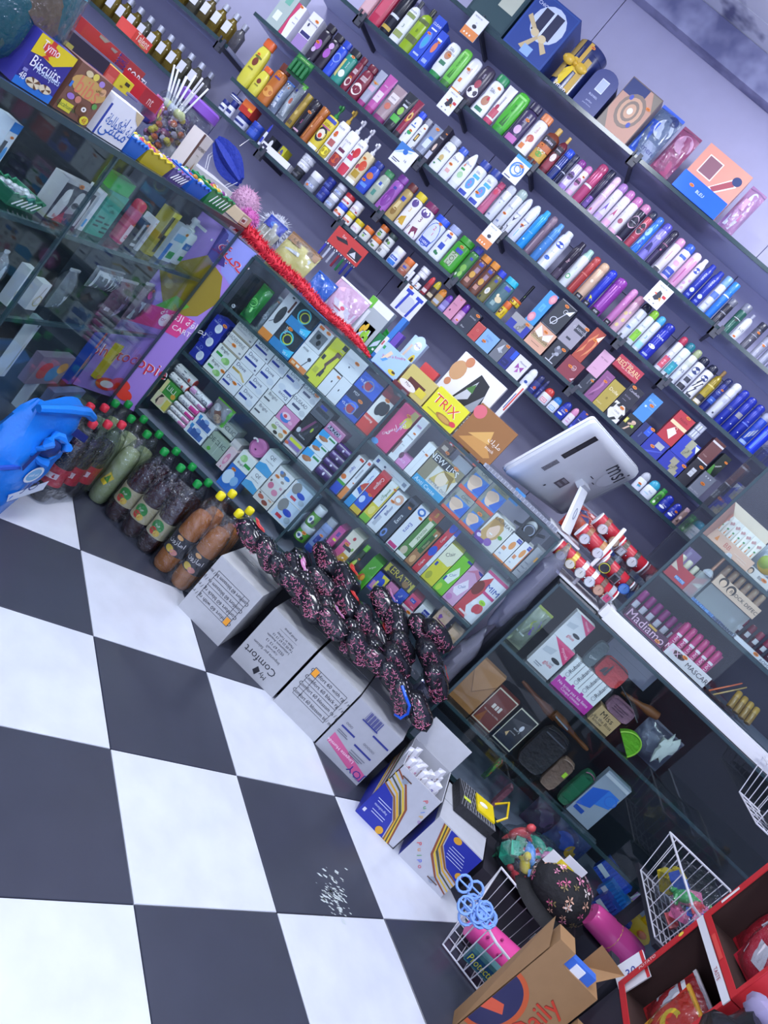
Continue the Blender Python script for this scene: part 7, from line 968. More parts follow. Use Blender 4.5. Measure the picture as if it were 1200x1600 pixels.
# LS1
put_row("on the side counter's upper glass shelf", 1.6902, 0, 0.04, [
('box', 'phone_box', -1.176, 1.348, .909, .029, .103, 'd4dce8 #', 'R,0,.8,1,1,2c78c8;R,.1,.3,.5,.6,3a3c48;E,.7,.3,.2,.2,4a98d8;S,.6,.7', 'white and blue phone carton', None),
('sbasket', 'jewellery_basket', -1.194, 1.501, .847, .12, .031, '2c7a58 2c7a58', '', 'green lattice basket of jewellery', None),
('box', 'hair_care_box', -1.213, 1.659, .847, .148, .109, 'b8b8bc #', 'R,0,0,.94,.92,3a3a48;P,.05,.05,.3,.05,.35,.5,.25,.85,.1,.6,c8c8cc;P,.4,.25,.5,.8,.72,.8,.66,.3,9a9aa0;E,.57,.66,.12,.2,b8b8bc;E,.56,.5,.1,.08,3c3c44;P,.66,.05,.9,.05,.92,.5,.85,.8,.7,.55,c0c0c4;E,.2,.66,.1,.16,d8d8da;E,.8,.62,.1,.16,d0d0d4;P,.2,.02,.5,.02,.4,.3,a83040;T,.35,.12,.1,d86a74,0,Be legend;S,.4,.96', 'carton with grey photograph of three faces', 'hair care cartons'),
('box', 'hair_care_box', -1.225, 1.751, .847, .02, .116, 'd8dce4 #', 'R,0,.1,.5,.3,3a9ce0', 'slim white carton with blue patch', 'hair care cartons'),
('box', 'soap_pack', -1.233, 1.818, .847, .091, .129, '3c9c88 #', 'T,.3,.7,.16,1c3c34,0,سي;T,.6,.6,.14,1c3c34,0,بطاقة;R,.1,.2,.4,.24,1c3c34;R,.1,.3,.5,.34,1c3c34;R,.1,.4,.45,.44,1c3c34;R,.6,.1,.95,.14,1c3c34;R,.6,.2,.95,.24,1c3c34;R,.6,.3,.9,.34,1c3c34', 'teal carton with dark lettering', 'soap cartons'),
('box', 'soap_pack', -1.231, 1.802, .977, .104, .038, '1f9c44 #', 'R,.05,.1,.95,.9,26a84e', 'bright green block on the teal carton', 'soap cartons'),
('can', 'pink_tube', -1.25, 1.966, .847, .041, .137, 'd05a74 d84a64 d', 'R,.2,0,.9,.6,e4c8d0;E,.5,.25,.2,.06,c83c5c;S,.6,.62', 'pink tube with red dome cap', None),
('box', 'hair_care_box', -1.257, 2.023, .847, .037, .093, '3a3a40 #', 'R,.1,.3,.5,.9,b8b8bc;R,.1,.1,.9,.2,c8c8cc;S,.7,.9', 'slim black and silver carton', 'hair care cartons'),
('box', 'hair_care_box', -1.263, 2.068, .847, .018, .111, 'd8d8e0 #', 'O,.5,.5,.3,5a3a6c;O,.5,.3,.2,8a5a8c;S,.5,.9', 'slim white carton with violet rings', 'hair care cartons'),
('box', 'hair_care_box', -1.272, 2.148, .847, .057, .156, 'b0a42c #', 'R,.1,.4,.5,.9,3a3824;R,.5,.1,.9,.5,2a2a28;E,.7,.6,.2,.1,d8d04c;R,0,.9,1,1,d8d03c', 'yellow and black serum carton', 'hair care cartons'),
('box', 'hair_care_box', -1.285, 2.258, .847, .093, .128, 'd0dce8 #', 'R,0,0,.3,.5,3a7cd0;R,.4,.1,.9,.3,2f9a54;R,.1,.6,.9,.8,7ab0d8;S,.8,.85', 'white and blue dropper carton', 'hair care cartons'),
('pump', '', -1.297, 2.354, .847, .097, .163, 'dce0ea e4e6ee', 'R,.2,.5,.9,.7,3a62b8;R,.4,.15,.8,.3,2f9a4c;T,.5,.6,.2,e8f0fa,0,lait', 'white pump bottle', 'pump bottles'),
('pump', '', -1.308, 2.45, .847, .079, .144, '5c84c4 d8dce6', 'R,.1,.1,.9,.8,6a94d0', 'blue pump bottle', 'pump bottles'),
('box', 'hair_care_box', -1.316, 2.515, .847, .049, .155, 'c4b0b4 #', 'E,.6,.4,.24,.2,d88a94;R,.1,.1,.4,.8,d4d0d8;S,.3,.85', 'beige carton with rose', 'hair care cartons'),
])
# LS2
put_row("on the side counter's middle glass shelf", 1.6902, 0, 0.03, [
('pouch', 'bracelet_bag', -1.205, 1.592, .59, .014, .135, '8c8e94 c4c8d0', 'E,.4,.5,.3,.3,d4d8de;E,.6,.3,.2,.2,c0c4cc;S,.8,.8', 'bag of silver chains', 'jewellery bags'),
('box', 'jewellery_card', -1.218, 1.693, .59, .036, .116, 'dcdee4 #', 'R,.3,.86,.7,.9,3a3c44;O,.4,.35,.4,b0a878;T,.6,.75,.14,5a5c68,0,Necklace', 'white card with oval bracelet', 'jewellery sheets'),
('box', 'jewellery_card', -1.227, 1.776, .59, .045, .086, 'd8dade #', 'O,.6,.35,.4,c4bc8c;P,.3,.2,.36,.2,.7,.9,.64,.9,9a9890', 'white card with pearl bracelet', 'jewellery sheets'),
('pouch', 'bracelet_bag', -1.242, 1.898, .59, .047, .132, '7c7e86 b4b8c0', 'P,.2,.1,.8,.1,.7,.4,.9,.9,.6,.5,c8ccd4;E,.4,.3,.2,.15,dfe2e8', 'bag with glittering silver tiara', 'jewellery bags'),
('pouch', 'hair_clip_bag', -1.262, 2.067, .682, .171, .072, '8a8c94 b0b4bc', 'R,.05,.1,.1,.8,d8dce0;R,.2,.1,.25,.8,d8dce0;R,.35,.1,.4,.8,d8dce0;R,.5,.1,.55,.8,d8dce0;R,.65,.1,.7,.8,d8dce0;R,.8,.1,.85,.8,d8dce0;R,.05,.7,.95,.9,c4c8d0', 'bag of silver hair combs', 'hair clip bags'),
('pouch', 'hair_clip_bag', -1.28, 2.212, .59, .12, .142, '7c4c64 b8b0c0', 'R,.05,.2,.9,.3,c8a8c0;R,.05,.5,.9,.6,5a3c50;P,.5,.1,.9,.2,.8,.8,.5,.7,a88ab4', 'bag of plum hair clips', 'hair clip bags'),
('pouch', 'hair_clip_bag', -1.299, 2.371, .59, .104, .152, '8c6c80 c8c4d0', 'R,.1,.1,.4,.6,d8d8e0;R,.5,.2,.9,.5,8c3444;E,.4,.8,.15,.1,d84c94;S,.7,.7;S,.5,.9', 'bag of pink and red hair clips', 'hair clip bags'),
])
# LS3
put_row("on the side counter's bottom", 1.6902, 0, 0.03, [
('box', 'jewellery_card', -1.238, 1.864, .357, .02, .205, 'd4d6da #', 'R,.3,.88,.6,.92,3a3c44;P,.2,.1,.6,.2,.5,.6,.3,.5,a8a47c', 'white card with gold earrings at far left', 'jewellery sheets'),
('box', 'jewellery_card', -1.263, 2.07, .16, .014, .166, 'cfd4e4 #', 'R,.1,.5,.3,.6,b8bcc8;E,.7,.7,.1,.06,b0b0a8;T,.3,.06,.12,6a6c7c,0,made', 'tall pale blue card with stud earring', 'jewellery sheets'),
('box', 'hair_clip_box', -1.265, 2.087, .326, .186, .107, '8c7c94 #', 'E,.3,.5,.2,.3,c84c54;E,.6,.4,.2,.3,4a8ac0;E,.8,.6,.15,.2,d8a05c', 'carton of coloured hair clips', 'hair clip cartons'),
('box', 'hair_clip_box', -1.29, 2.301, .22, .207, .065, '7c84b0 #', 'E,.3,.5,.2,.3,5a3c34;E,.6,.4,.2,.3,c85a8c;E,.8,.6,.15,.2,58a8c8', 'blue carton of small figures', 'hair clip cartons'),
('box', 'hair_clip_box', -1.284, 2.251, .323, .027, .224, '2c50b8 #', 'R,0,.7,.6,1,c83c34;R,.1,.1,.5,.6,9a94c0;E,.3,.4,.16,.16,d8845c;R,.66,.3,.8,.5,e08a3c', 'red and blue carton of hair slides', 'hair clip cartons'),
('box', 'phone_case', -1.305, 2.423, .345, .068, .151, 'd8c428 #', 'R,.35,.55,.45,.75,3a3420;R,.5,.7,.58,.78,4a4020;E,.2,.08,.16,.05,e8a05c', 'yellow phone case', 'phone cases'),
('box', 'phone_case', -1.318, 2.531, .341, .064, .147, 'd8dade #', 'R,.35,.6,.45,.8,8a8c94;R,.5,.7,.58,.78,6a6c78;S,.7,.9', 'white phone case', 'phone cases'),
])
# T0
put_row("in the makeup showcase's lowest level", 0.0000, 0, 0.04, [
('box', 'lipstick_box', .69, 2.66, .987, .176, .039, '4a1c3c #', 'T,.5,.55,.26,e0b8d0,0,Madiamo;R,0,0,1,.12,8a3a6c;R,.5,.8,.7,1,c8a03c;S,.85,.3', 'plum lipstick carton with pale script', None),
])
# T1
put_row("in the makeup showcase's middle level", 0.0000, 0, 0.07, [
('box', 'lipstick_strip', .813, 2.66, 1.182, .189, .01, 'b8c4dc #', 'R,0,0,.5,1,6a9cd8;T,.3,.5,.1,2c4a90,0,ROMANTIC BEAUTY;T,.82,.5,.09,3a3c54,0,ROMANTIC', 'blue end of the white lipstick tray', 'lipstick trays'),
('box', 'lipstick_strip', .999, 2.66, 1.182, .182, .015, 'dcdee6 #', 'S,.5,.7;T,.85,.4,.09,4a4c5c,0,ROMANTIC', 'white end of the lipstick tray with orange tag', 'lipstick trays'),
])
# CT
put_row("on the long glass counter's top", 0.0000, 0, 0.06, [
('box', 'sweets_box', -.59, 2.62, 1.037, .118, .086, 'a8c8ea #', 'T,.5,.72,.13,c83c54,30,jusqu a fondre;P,.2,.35,.3,.35,.42,.8,.3,.85,e8d0b0;P,.2,.3,.3,.3,.4,.5,.3,.5,5aa0e0;E,.75,.2,.14,.1,e0c83c;E,.8,.24,.07,.05,4a3a20;R,.02,.7,.1,.85,3a9c5c', 'pale blue ice pop carton front', 'sweets boxes'),
('box', 'sweets_box', -.464, 2.62, 1.037, .125, .091, 'c8b868 #', 'R,.2,.3,.8,.6,5a2c24;E,.3,.25,.3,.15,e8e4e0;R,.6,.2,.9,.5,d8c83c;T,.3,.3,.12,6a3c2c,0,Max', 'open yellow carton', 'sweets boxes'),
('box', 'sweets_box', -.329, 2.62, 1.037, .143, .1, 'e0dc24 #', 'T,.45,.62,.36,f4f0e8,0,TRIX;T,.45,.62,.34,d83c2c,0,TRIX;E,.62,.22,.26,.12,a87a34;E,.62,.22,.18,.08,c89a4c;E,.88,.28,.09,.09,d8404c;R,.1,.15,.4,.18,a8a02c', 'bright yellow wafer carton with red lettering', 'sweets boxes'),
('box', 'sweets_box', -.168, 2.62, 1.037, .172, .155, '9a6834 #', 'E,.1,.82,.14,.16,d86a74;P,.1,.1,.5,.5,.9,.2,.8,.1,c8924c;P,.2,.3,.6,.7,.7,.4,d8a85c;T,.78,.5,.16,f0e4d4,0,مليك;T,.78,.34,.1,f0e4d4,0,snack', 'brown wheat print front of an open carton', 'sweets boxes'),
])
# CU
put_row('further back on the long glass counter', 0.0000, 0, 0.05, [
('box', 'sweets_box', -.591, 2.78, 1.037, .063, .167, 'b4d0ee #', 'E,.55,.88,.4,.2,c4dcf4;E,.6,.85,.24,.1,f4f4f8;T,.6,.85,.2,3c4a90,0,Minik;P,.1,.2,.25,.2,.35,.8,.2,.8,e0c8b0;P,.1,.15,.25,.15,.3,.4,.15,.4,5aa0e0;E,.8,.5,.16,.16,e0c83c;E,.82,.52,.08,.08,4a3a20;E,.65,.16,.3,.16,d8546c;T,.65,.16,.18,f4d0d4,0,super', 'pale blue header board with wafers', 'sweets boxes'),
('box', 'sweets_box', -.491, 2.78, 1.037, .071, .119, 'd24a48 #', 'T,.25,.6,.24,f4e8e8,0,Nacht;E,.7,.4,.2,.14,f0dcd8;T,.7,.4,.16,c83c40,0,BB', 'coral red carton with white oval', 'sweets boxes'),
('box', 'sweets_box', -.336, 2.78, 1.037, .212, .247, 'e8e6e6 #', 'E,.12,.72,.14,.16,c89a6c;E,.2,.92,.08,.08,c8845c;E,.1,.5,.06,.06,c8845c;P,.3,.2,.5,.9,.75,.85,.9,.4,.6,.1,24262c;P,.35,.3,.55,.8,.6,.5,c4c8d0;P,.6,.3,.8,.7,.82,.4,9aa0ac;P,.45,.6,.55,.75,.6,.6,4a7a3c;E,.6,.12,.14,.1,e0d0a0;T,.85,.2,.12,2c3a5c,90,CASHEW', 'white nut snack carton with black sachets', 'sweets boxes'),
('box', 'toothpaste_box', -.195, 2.78, 1.037, .022, .302, 'e2e4ee #', 'R,.55,.6,.85,.95,d05c54;R,.3,.62,.45,.85,3a4c98;T,.5,.3,.5,2c3444,90,SENSODYNE', 'white toothpaste carton standing behind sweets', None),
('box', 'gum_box', -.786, 2.78, 1.037, .113, .17, 'a8b0b4 #', 'R,0,.8,1,1,e4e6ea;R,0,.75,.25,1,6cb83c;R,.02,.1,.3,.7,d8dce4;E,.45,.3,.06,.1,e0b02c;E,.55,.38,.06,.1,e0b83c;E,.6,.2,.06,.1,8cc83c;E,.7,.28,.06,.1,9cd03c;E,.78,.16,.06,.1,8cc83c', 'clear gum display box with yellow and green balls', 'gum boxes'),
('box', 'gum_box', -.774, 2.78, 1.037, .055, .082, '1c7a44 #', 'P,.1,.2,.9,.5,.8,.8,.2,.5,c4d0e8;R,.6,.2,.9,.3,e8f0ec', 'first green chewing gum box', 'gum boxes'),
('box', 'gum_box', -.715, 2.78, 1.037, .028, .084, '1c7a44 #', 'P,.1,.2,.9,.5,.8,.8,.2,.5,c4d0e8;R,.6,.2,.9,.3,e8f0ec', 'second green chewing gum box', 'gum boxes'),
('box', 'gum_box', -.664, 2.78, 1.037, .026, .135, '6a4ab0 #', 'T,.5,.5,.4,f0ecf8,0,MAX', 'small purple carton with white letters', 'gum boxes'),
('box', 'gum_box', -.689, 2.78, 1.037, .022, .186, '3a7ac8 #', 'R,0,.1,.7,.5,dfe2ec;R,.1,.3,.4,.4,c85a5c', 'small blue and white carton', 'gum boxes'),
])
# ---------------------------------------------------------------- perfume bottles high on the left
rp = random.Random(3)
for sh, (z, x0, n, lab) in enumerate(((1.565, -2.27, 11, 'small perfume bottle with white label on the upper left shelf'), (1.31, -2.27, 13, 'small perfume bottle with white label on the lower left shelf'))):
 for k in range(n):
  for row in (0, 1):
   t = thing('perfume_bottle', (lab if row == 0 else 'small clear perfume bottle in the back row on the ' + ('upper' if sh == 0 else 'lower') + ' left shelf') + ', ' + NTH[k] + ' from right', 'bottle', (x0 - k * .066, 3.275 + row * .09, z), 0, ('upper' if sh == 0 else 'lower') + (' shelf perfumes in front' if row == 0 else ' shelf perfumes behind'))
   col = rp.choice(('a08c3c', 'b09a44', '9a8a58', '8c8a78')) if row == 0 else '9a9aa0'; h = .13
   MB().lathe([(.85, 0), (1, .03), (1, .75), (.5, .9), (.4, 1)], M(col, .15, 0, 'clear'), 12, .026, .022, p=4).build('bottle_body', t, True).scale = (1, 1, h * .8)
   MB().lathe([(.014, h * .8), (.014, h)], M('c4c8d4', .2, .4), 10).build('cap', t, True)
   if row == 0: MB().add([(-.018, -.0235, h * .25), (.018, -.0235, h * .25), (.018, -.0235, h * .6), (-.018, -.0235, h * .6)], [(0, 1, 2, 3)], INK('d8dae4')).build('paper_label', t)
# ---------------------------------------------------------------- things hanging from the wall shelves
def hang_card(name, label, cat, x0, z0, x1, z1, spec, y=3.205, group=None, body='e8eaf2'):
 t = thing(name, label, cat, ((x0 + x1) / 2, y, z0), 0, group); w, h = x1 - x0, z1 - z0
 MB().box(-w / 2, 0, 0, w / 2, .004, h, M(body, .35)).build('card', t); MB().tube([(0, .002, h - .006), (0, .012, h + .012), (0, .034, h + .016)], .0016, M('8c8e98', .3, .7), 5).build('hook', t)
 decor(t, spec, w, h, lambda x, z, e: (x - w / 2, -e, z)); return t
SDO = 'R,0,0,1,.36,e08a4c;T,.4,.88,.11,3a3c48,0,MICRO SD;E,.5,.5,.14,.08,3a3c48;E,.2,.12,.05,.04,f4ece0;E,.4,.12,.05,.04,f4ece0;E,.6,.12,.05,.04,f4ece0;T,.5,.66,.1,6a6c78,0,2+'
SDR = 'T,.45,.86,.11,3a3c48,0,MICRO SD;P,.3,.3,.5,.25,.7,.4,.6,.65,.4,.7,2c2e3c;P,.2,.5,.4,.45,.35,.55,d86a4c;P,.6,.4,.8,.3,.7,.5,d8a04c;R,.7,.5,.92,.62,c8343c;E,.3,.12,.05,.03,8c8e98;E,.6,.12,.05,.03,8c8e98'
hang_card('memory_card_pack', 'white and orange memory card hanging under the top shelf', 'card', -1.401, 2.204, -1.328, 2.301, SDO, group='hanging memory card blisters')
hang_card('memory_card_pack', 'white memory card with dark splash hanging under the second shelf, left', 'card', -1.281, 1.935, -1.212, 2.025, SDR, group='hanging memory card blisters')
hang_card('usb_blister', 'white rounded card with blue swirl hanging under the third shelf', 'card', -1.3, 1.655, -1.205, 1.745, 'P,0,.45,.3,.75,.7,.95,.8,1,0,1,3a78c0;P,0,.4,.3,.7,.75,.9,.7,.8,.3,.6,a4c8ec;E,.45,.72,.12,.12,2c6ac0;T,.7,.4,.16,3a3c58,0,16;R,.1,.2,.5,.24,3a3c58;R,.1,.12,.4,.15,3a3c58', group='hanging memory card blisters')
hang_card('memory_card_pack', 'white and orange memory card hanging under the third shelf', 'card', -.785, 1.645, -.722, 1.739, SDO, group='hanging memory card blisters')
hang_card('cable_blister', 'pale blue cable card hanging under the second shelf', 'card', -.885, 1.905, -.81, 2.005, 'R,0,.85,1,1,3a9ce0;O,.5,.5,.4,3a78d0;O,.45,.45,.3,5a98e4;O,.55,.55,.24,3a78d0;S,.6,.7;R,.1,.06,.5,.1,5a6080', group='hanging memory card blisters')
hang_card('memory_card_pack', 'white memory card with dark splash hanging near the long spray row', 'card', -.115, 1.905, -.042, 1.998, SDR, group='hanging memory card blisters')
hang_card('razor_blister', 'white blister with two blue razors hanging over the counter', 'razor', -.885, 1.215, -.775, 1.335, 'E,.5,.4,.34,.3,c8ccd8;P,.2,.05,.3,.05,.36,.85,.26,.85,2c40b8;P,.7,.05,.8,.05,.86,.85,.76,.85,2c40b8;R,.12,.76,.44,.88,2c44c0;R,.62,.76,.94,.88,2c44c0;S,.2,.95')
t = hang_card('battery_pack', 'green blister of four batteries hanging under the third shelf', 'battery', -1.9, 1.645, -1.805, 1.735, 'R,.05,.8,.95,.97,3c8a3c;T,.5,.88,.12,c8e0a8,0,extra heavy', body='1c5c38')
for k in range(4):
 MB().lathe([(.0085, 0), (.009, .002), (.009, .048), (.004, .05), (.004, .053)], M('2c7a44', .3), 10, c=(-.033 + k * .022, -.008, .012)).build('battery', t, True)
t = hang_card('keychain_board', 'red backing board with hanging metal keychains', 'keychain', -1.28, 1.235, -1.105, 1.318, 'T,.3,.75,.1,f0d8d8,0,Set;P,.1,.5,.4,.7,.5,.55,.2,.4,2c2c34;R,.6,.2,.95,.6,2a2c38;P,.65,.25,.75,.55,.85,.25,d8d8e0;R,.62,.15,.93,.19,f0d8d0', 3.2, body='c8403c')
kc = ('3a3ca0', 'b8bac4', 'a8aab4', '8c2c3c', '2c7a4c', '3a3ca0', '2c3c90')
for k in range(7):
 x = -.08 + k * .026; m = MB(); m.tube([(x + .006 * math.cos(a), -.003, -.006 + .006 * math.sin(a)) for a in (0, 1.05, 2.1, 3.14, 4.2, 5.2)], .0012, M('c8cad4', .2, .9), 4, True); m.box(x - .005, -.007, -.07, x + .005, -.002, -.012, M(kc[k], .2, .5)); m.build('keychain', t)
t = thing('pleated_cloth_bag', 'royal blue pleated cloth hanging on the wall by the jars', 'cloth', (-1.84, 3.17, 1.13)); rings = []
for j in range(9):
 v = j / 8; rings.append([(( -.1 + .2 * v), .035 * math.cos(a) * (1 + .25 * math.cos(6 * a)) * math.sin(math.pi * (.12 + .76 * v)), .1 - .06 * v + .06 * math.sin(a) * (1 + .2 * math.cos(6 * a)) * math.sin(math.pi * (.12 + .76 * v))) for a in [2 * math.pi * k / 24 for k in range(24)]])
MB().loft(rings, M('2036a0', .7, 0, 'fabric')).build('cloth_body', t, True)
m = MB()
for s in (-1, 1):
 for q in (0, .012): m.tube([(s * .075 + q, 0, .06 - s * .02), (s * .085 + q, -.01, .03), (s * .06 + q, -.012, -.02)], .002, M('e4e4ea', .6), 4)
m.build('drawstring', t); MB().tube([(0, .0, .15), (0, .03, .2), (0, .07, .21)], .0016, M('8c8e98', .3, .7), 5).build('hook', t)
# ---------------------------------------------------------------- left part of the long counter's top
def fur(name, label, cat, loc, r, col, n=260, seed=1):
 t = thing(name, label, cat, loc); MB().ball((0, 0, r), r * .72, r * .72, r * .72, M(col, .9, 0, 'fur'), 12, 8).build('core', t, True); rr = random.Random(seed); m = MB(); mt = M(col, .8)
 for k in range(n):
  d = Vector((rr.gauss(0, 1), rr.gauss(0, 1), rr.gauss(0, 1))).normalized(); u = d.orthogonal().normalized() * .0022; p = Vector((0, 0, r)); e = p + d * r * rr.uniform(.85, 1.05) + Vector((0, 0, -.1 * r)); e.z = max(e.z, .001)
  m.add([p + d * r * .68 - u, p + d * r * .68 + u, e], [(0, 1, 2)], mt)
 m.build('fur_strands', t)['kind'] = 'stuff'
fur('pompom', 'hot pink fluffy pompom beside the red garland', 'pompom', (-1.47, 2.9, 1.036), .055, 'd06cb4', seed=1)
fur('pompom', 'pale pink fluffy pompom behind the hot pink one', 'pompom', (-1.6, 3.05, 1.036), .085, 'd4a4c4', seed=2)
fur('pompom', 'whitish fluffy pompom by the wall', 'pompom', (-1.47, 3.14, 1.036), .085, 'c8ccd8', seed=3)
t = thing('wooden_ledge', 'grey ledge behind the counter carrying the pompoms', 'shelf', (-1.5, 2.63, 0)); MB().box(-.28, .003, 0, .27, .85, 1.034, M('6c6c82', .6)).build('ledge', t)
t = thing('tinsel_garland', 'fluffy red garland lying along the counter edge', 'garland', (0, 0, 0)); rr = random.Random(9); m = MB(); P0, P1 = Vector((-1.33, 2.6, 1.068)), Vector((-.65, 2.6, 1.05)); mr = [M(c, .6) for c in ('d02438', 'e03c4c', 'b01c30')]
core = [(P0.lerp(P1, k / 10) + Vector((0, .008 * math.sin(k), .006 * math.sin(k * 1.7))), .026 * (1 - .55 * (k / 10) ** 2) if k < 10 else .006) for k in range(11)]
MB().tube([tuple(p) for p, r in core], [r * .8 for p, r in core], mr[0], 10).build('core', t, True)
for k in range(2600):
 u = rr.random() ** .9 * 10; i = min(int(u), 9); f = u - i; p = core[i][0].lerp(core[i + 1][0], f); r = core[i][1] * (1 - f) + core[i + 1][1] * f
 a = rr.random() * 2 * math.pi; d = Vector((rr.uniform(-.5, .5), math.cos(a), math.sin(a))).normalized(); w = Vector((.0022, 0, 0)) if abs(d.x) < .9 else Vector((0, .002, 0)); b = p + d * r * .7; e = p + d * (r * rr.uniform(1.15, 1.6)); e.z = max(e.z, 1.04)
 m.add([b - w, b + w, e], [(0, 1, 2)], rr.choice(mr))
m.build('tinsel_strands', t)['kind'] = 'stuff'
def sack(name, label, cat, loc, w, h, d, spec, dec, rz=0, lean=-.25):
 T = thing(name, label, cat, loc, 0, None, (lean, 0, rz)); good('pouch', name, w, h, d, spec, dec, T); return T
sack('sponge_bag', 'clear bag of yellow sponge with kraft header', 'bag', (-1.16, 2.72, 1.037), .16, .15, .05, 'd4c878 7a5c40', 'R,.02,.78,.98,1,8a6a4c;T,.5,.88,.14,2a2420,0,KANGLEES;P,.1,.6,.9,.74,.9,.62,.2,.55,c8ccd0')
sack('sponge_bag', 'silver grey scouring bag with blue head', 'bag', (-1.3, 2.72, 1.037), .09, .14, .04, 'a8a494 2c44a0', 'R,0,.7,1,1,2c3c9c;E,.5,.85,.2,.08,4a84d8;R,.2,.05,.26,.68,c8c8c0;R,.5,.05,.56,.68,c8c8c0;R,.8,.05,.86,.68,c8c8c0')
sack('cloth_pouch', 'plain bright blue cloth pouch behind the garland', 'bag', (-1.0, 2.7, 1.037), .1, .11, .04, '1c60c0 1c50a8', '', 0)
sack('pad_bag', 'pink puff pads in a clear bag with pink lettering', 'bag', (-.9, 2.72, 1.037), .16, .15, .045, 'd4a4c0 e4e0e8', 'E,.5,.68,.34,.24,e0b0cc;R,.05,.08,.95,.5,dcd4e0;R,.2,.3,.6,.34,b83c5c;R,.3,.2,.5,.23,b83c5c;E,.6,.4,.06,.05,c84c6c')
for k, (lab, c, dec) in enumerate((('white spoon pack lying slanted on the counter', 'c8ccd4', 'R,.1,.3,.9,.6,dfe2ea;T,.3,.5,.4,3a3c48,90,S'), ('blue and white brush pack lying slanted on the counter', '3a5cb8', 'R,.05,.3,.95,.7,e4e6f0'), ('green toothbrush pack lying slanted on the counter', '1f9a34', 'R,.1,.3,.6,.7,4cc060;R,.7,.2,.95,.8,c8ccd4'))):
 T = thing('long_pack', lab, 'box', (-.9 + .04 * k, 2.88 + .012 * k, 1.037 + .05 * k), 0, 'long slanted wrappers', (0, .35, 0)); MB().box(0, 0, 0, .27, .02, .03, M(c, .3)).build('body', T); decor(T, dec, .27, .03, lambda x, z, e: (x, -e, z))
# ---------------------------------------------------------------- sweets on the side counter
def onside(s, off, z=1.081): return (-1.12 + s * math.cos(LA) - off * math.sin(LA), 1.3 + s * math.sin(LA) + off * math.cos(LA), z)
def candy_jar(label, s, off, r, h, lid, cols, seed):
 t = thing('candy_jar', label, 'jar', onside(s, off), LA, 'candy jars on the side counter'); MB().lathe([(r * .9, 0), (r, .01), (r, h * .9), (r * .85, h)], M('dfe4ea', .05, 0, 'film'), 18).build('jar_body', t, True)
 if lid: MB().lathe([(r * .95, h), (r * 1.02, h + .005), (r * 1.02, h + .03), (r * .9, h + .036)], M(lid, .35), 18).build('lid', t, True)
 rr = random.Random(seed); m = MB()
 for k in range(70):
  a = rr.random() * 6.3; q = r * .8 * math.sqrt(rr.random()); m.ball((q * math.cos(a), q * math.sin(a), .02 + rr.random() * h * .68), .013, .01, .01, M(rr.choice(cols), .2, .3), 7, 5)
 m.build('sweets', t, True)['kind'] = 'stuff'; return t
t = candy_jar('clear jar of wrapped sweets with white lollipop sticks', .83, .22, .062, .17, None, ('b8b0bc', 'c87ca0', 'd8c84c', '9a88b4', 'c8683c'), 5)
rr = random.Random(8)
for k in range(12):
 a, b = rr.uniform(-1, 1), rr.uniform(-1, 1); m = MB(); m.tube([(a * .03, b * .03, .14), (a * .06, b * .06, .24 + rr.uniform(-.03, .02))], .003, M('eceef2', .4), 5); m.ball((a * .03, b * .03, .14), .014, .014, .014, M(rr.choice(('d8d8c4', 'c4c8d0', 'd4d890')), .3), 8, 6); m.build('lollipop', t, True)
candy_jar('clear jar of violet foil sweets with purple lid', .96, .24, .066, .18, '7a4cb0', ('6a3c90', '8a5cb0', 'c8a84c', '3a2458', 'b0a0c8'), 6)
T = thing('chocolate_box', 'brown and white MOMENT chocolate box standing on a ledge', 'box', onside(.865, .115), LA); good('box', '', .075, .15, .04, 'd8d0cc #', 'R,0,0,.2,1,6a4a40;T,.6,.72,.2,3a2c28,0,MOMENT;R,.3,.1,.6,.3,8a5a44;P,.6,.1,.95,.1,.8,.45,b08a6c;T,.6,.58,.08,6a5a54,0,chocolat', T)
T = thing('long_white_box', 'long white carton lying behind the sweets baskets', 'box', onside(1.07, .125), LA); good('box', '', .42, .06, .09, 'dcdce2 #', 'E,.7,.5,.01,.04,b8b8c0', T)
T = thing('kraft_flap_box', 'small kraft and white carton at the end of the side counter', 'box', onside(1.245, .02), LA); good('box', '', .1, .035, .08, 'c8b498 #', 'R,.1,.2,.6,.8,f0ece8;R,.15,.3,.5,.6,8a4a4c', T)
T = thing('biscuit_bag', 'dark teal biscuit bag at the left edge of the side counter', 'bag', onside(-.06, .03), LA); good('pouch', '', .22, .24, .07, '1f6068 2c7078', 'P,.2,.5,.5,.7,.8,.55,.6,.35,6a5a44;E,.45,.2,.2,.1,4a6a5c;P,.1,.85,.5,.95,.9,.8,.5,.75,4ca0b0', T)
T = thing('umbrella_pack', 'violet and red packet standing behind the biscuit boxes', 'bag', onside(.3, .3), LA); good('pouch', '', .22, .3, .05, '8c54a8 c03c50', 'P,.5,0,1,0,1,.8,.6,.9,b83c54;P,.3,.3,.9,.7,.95,.62,.4,.2,2a2434', T)
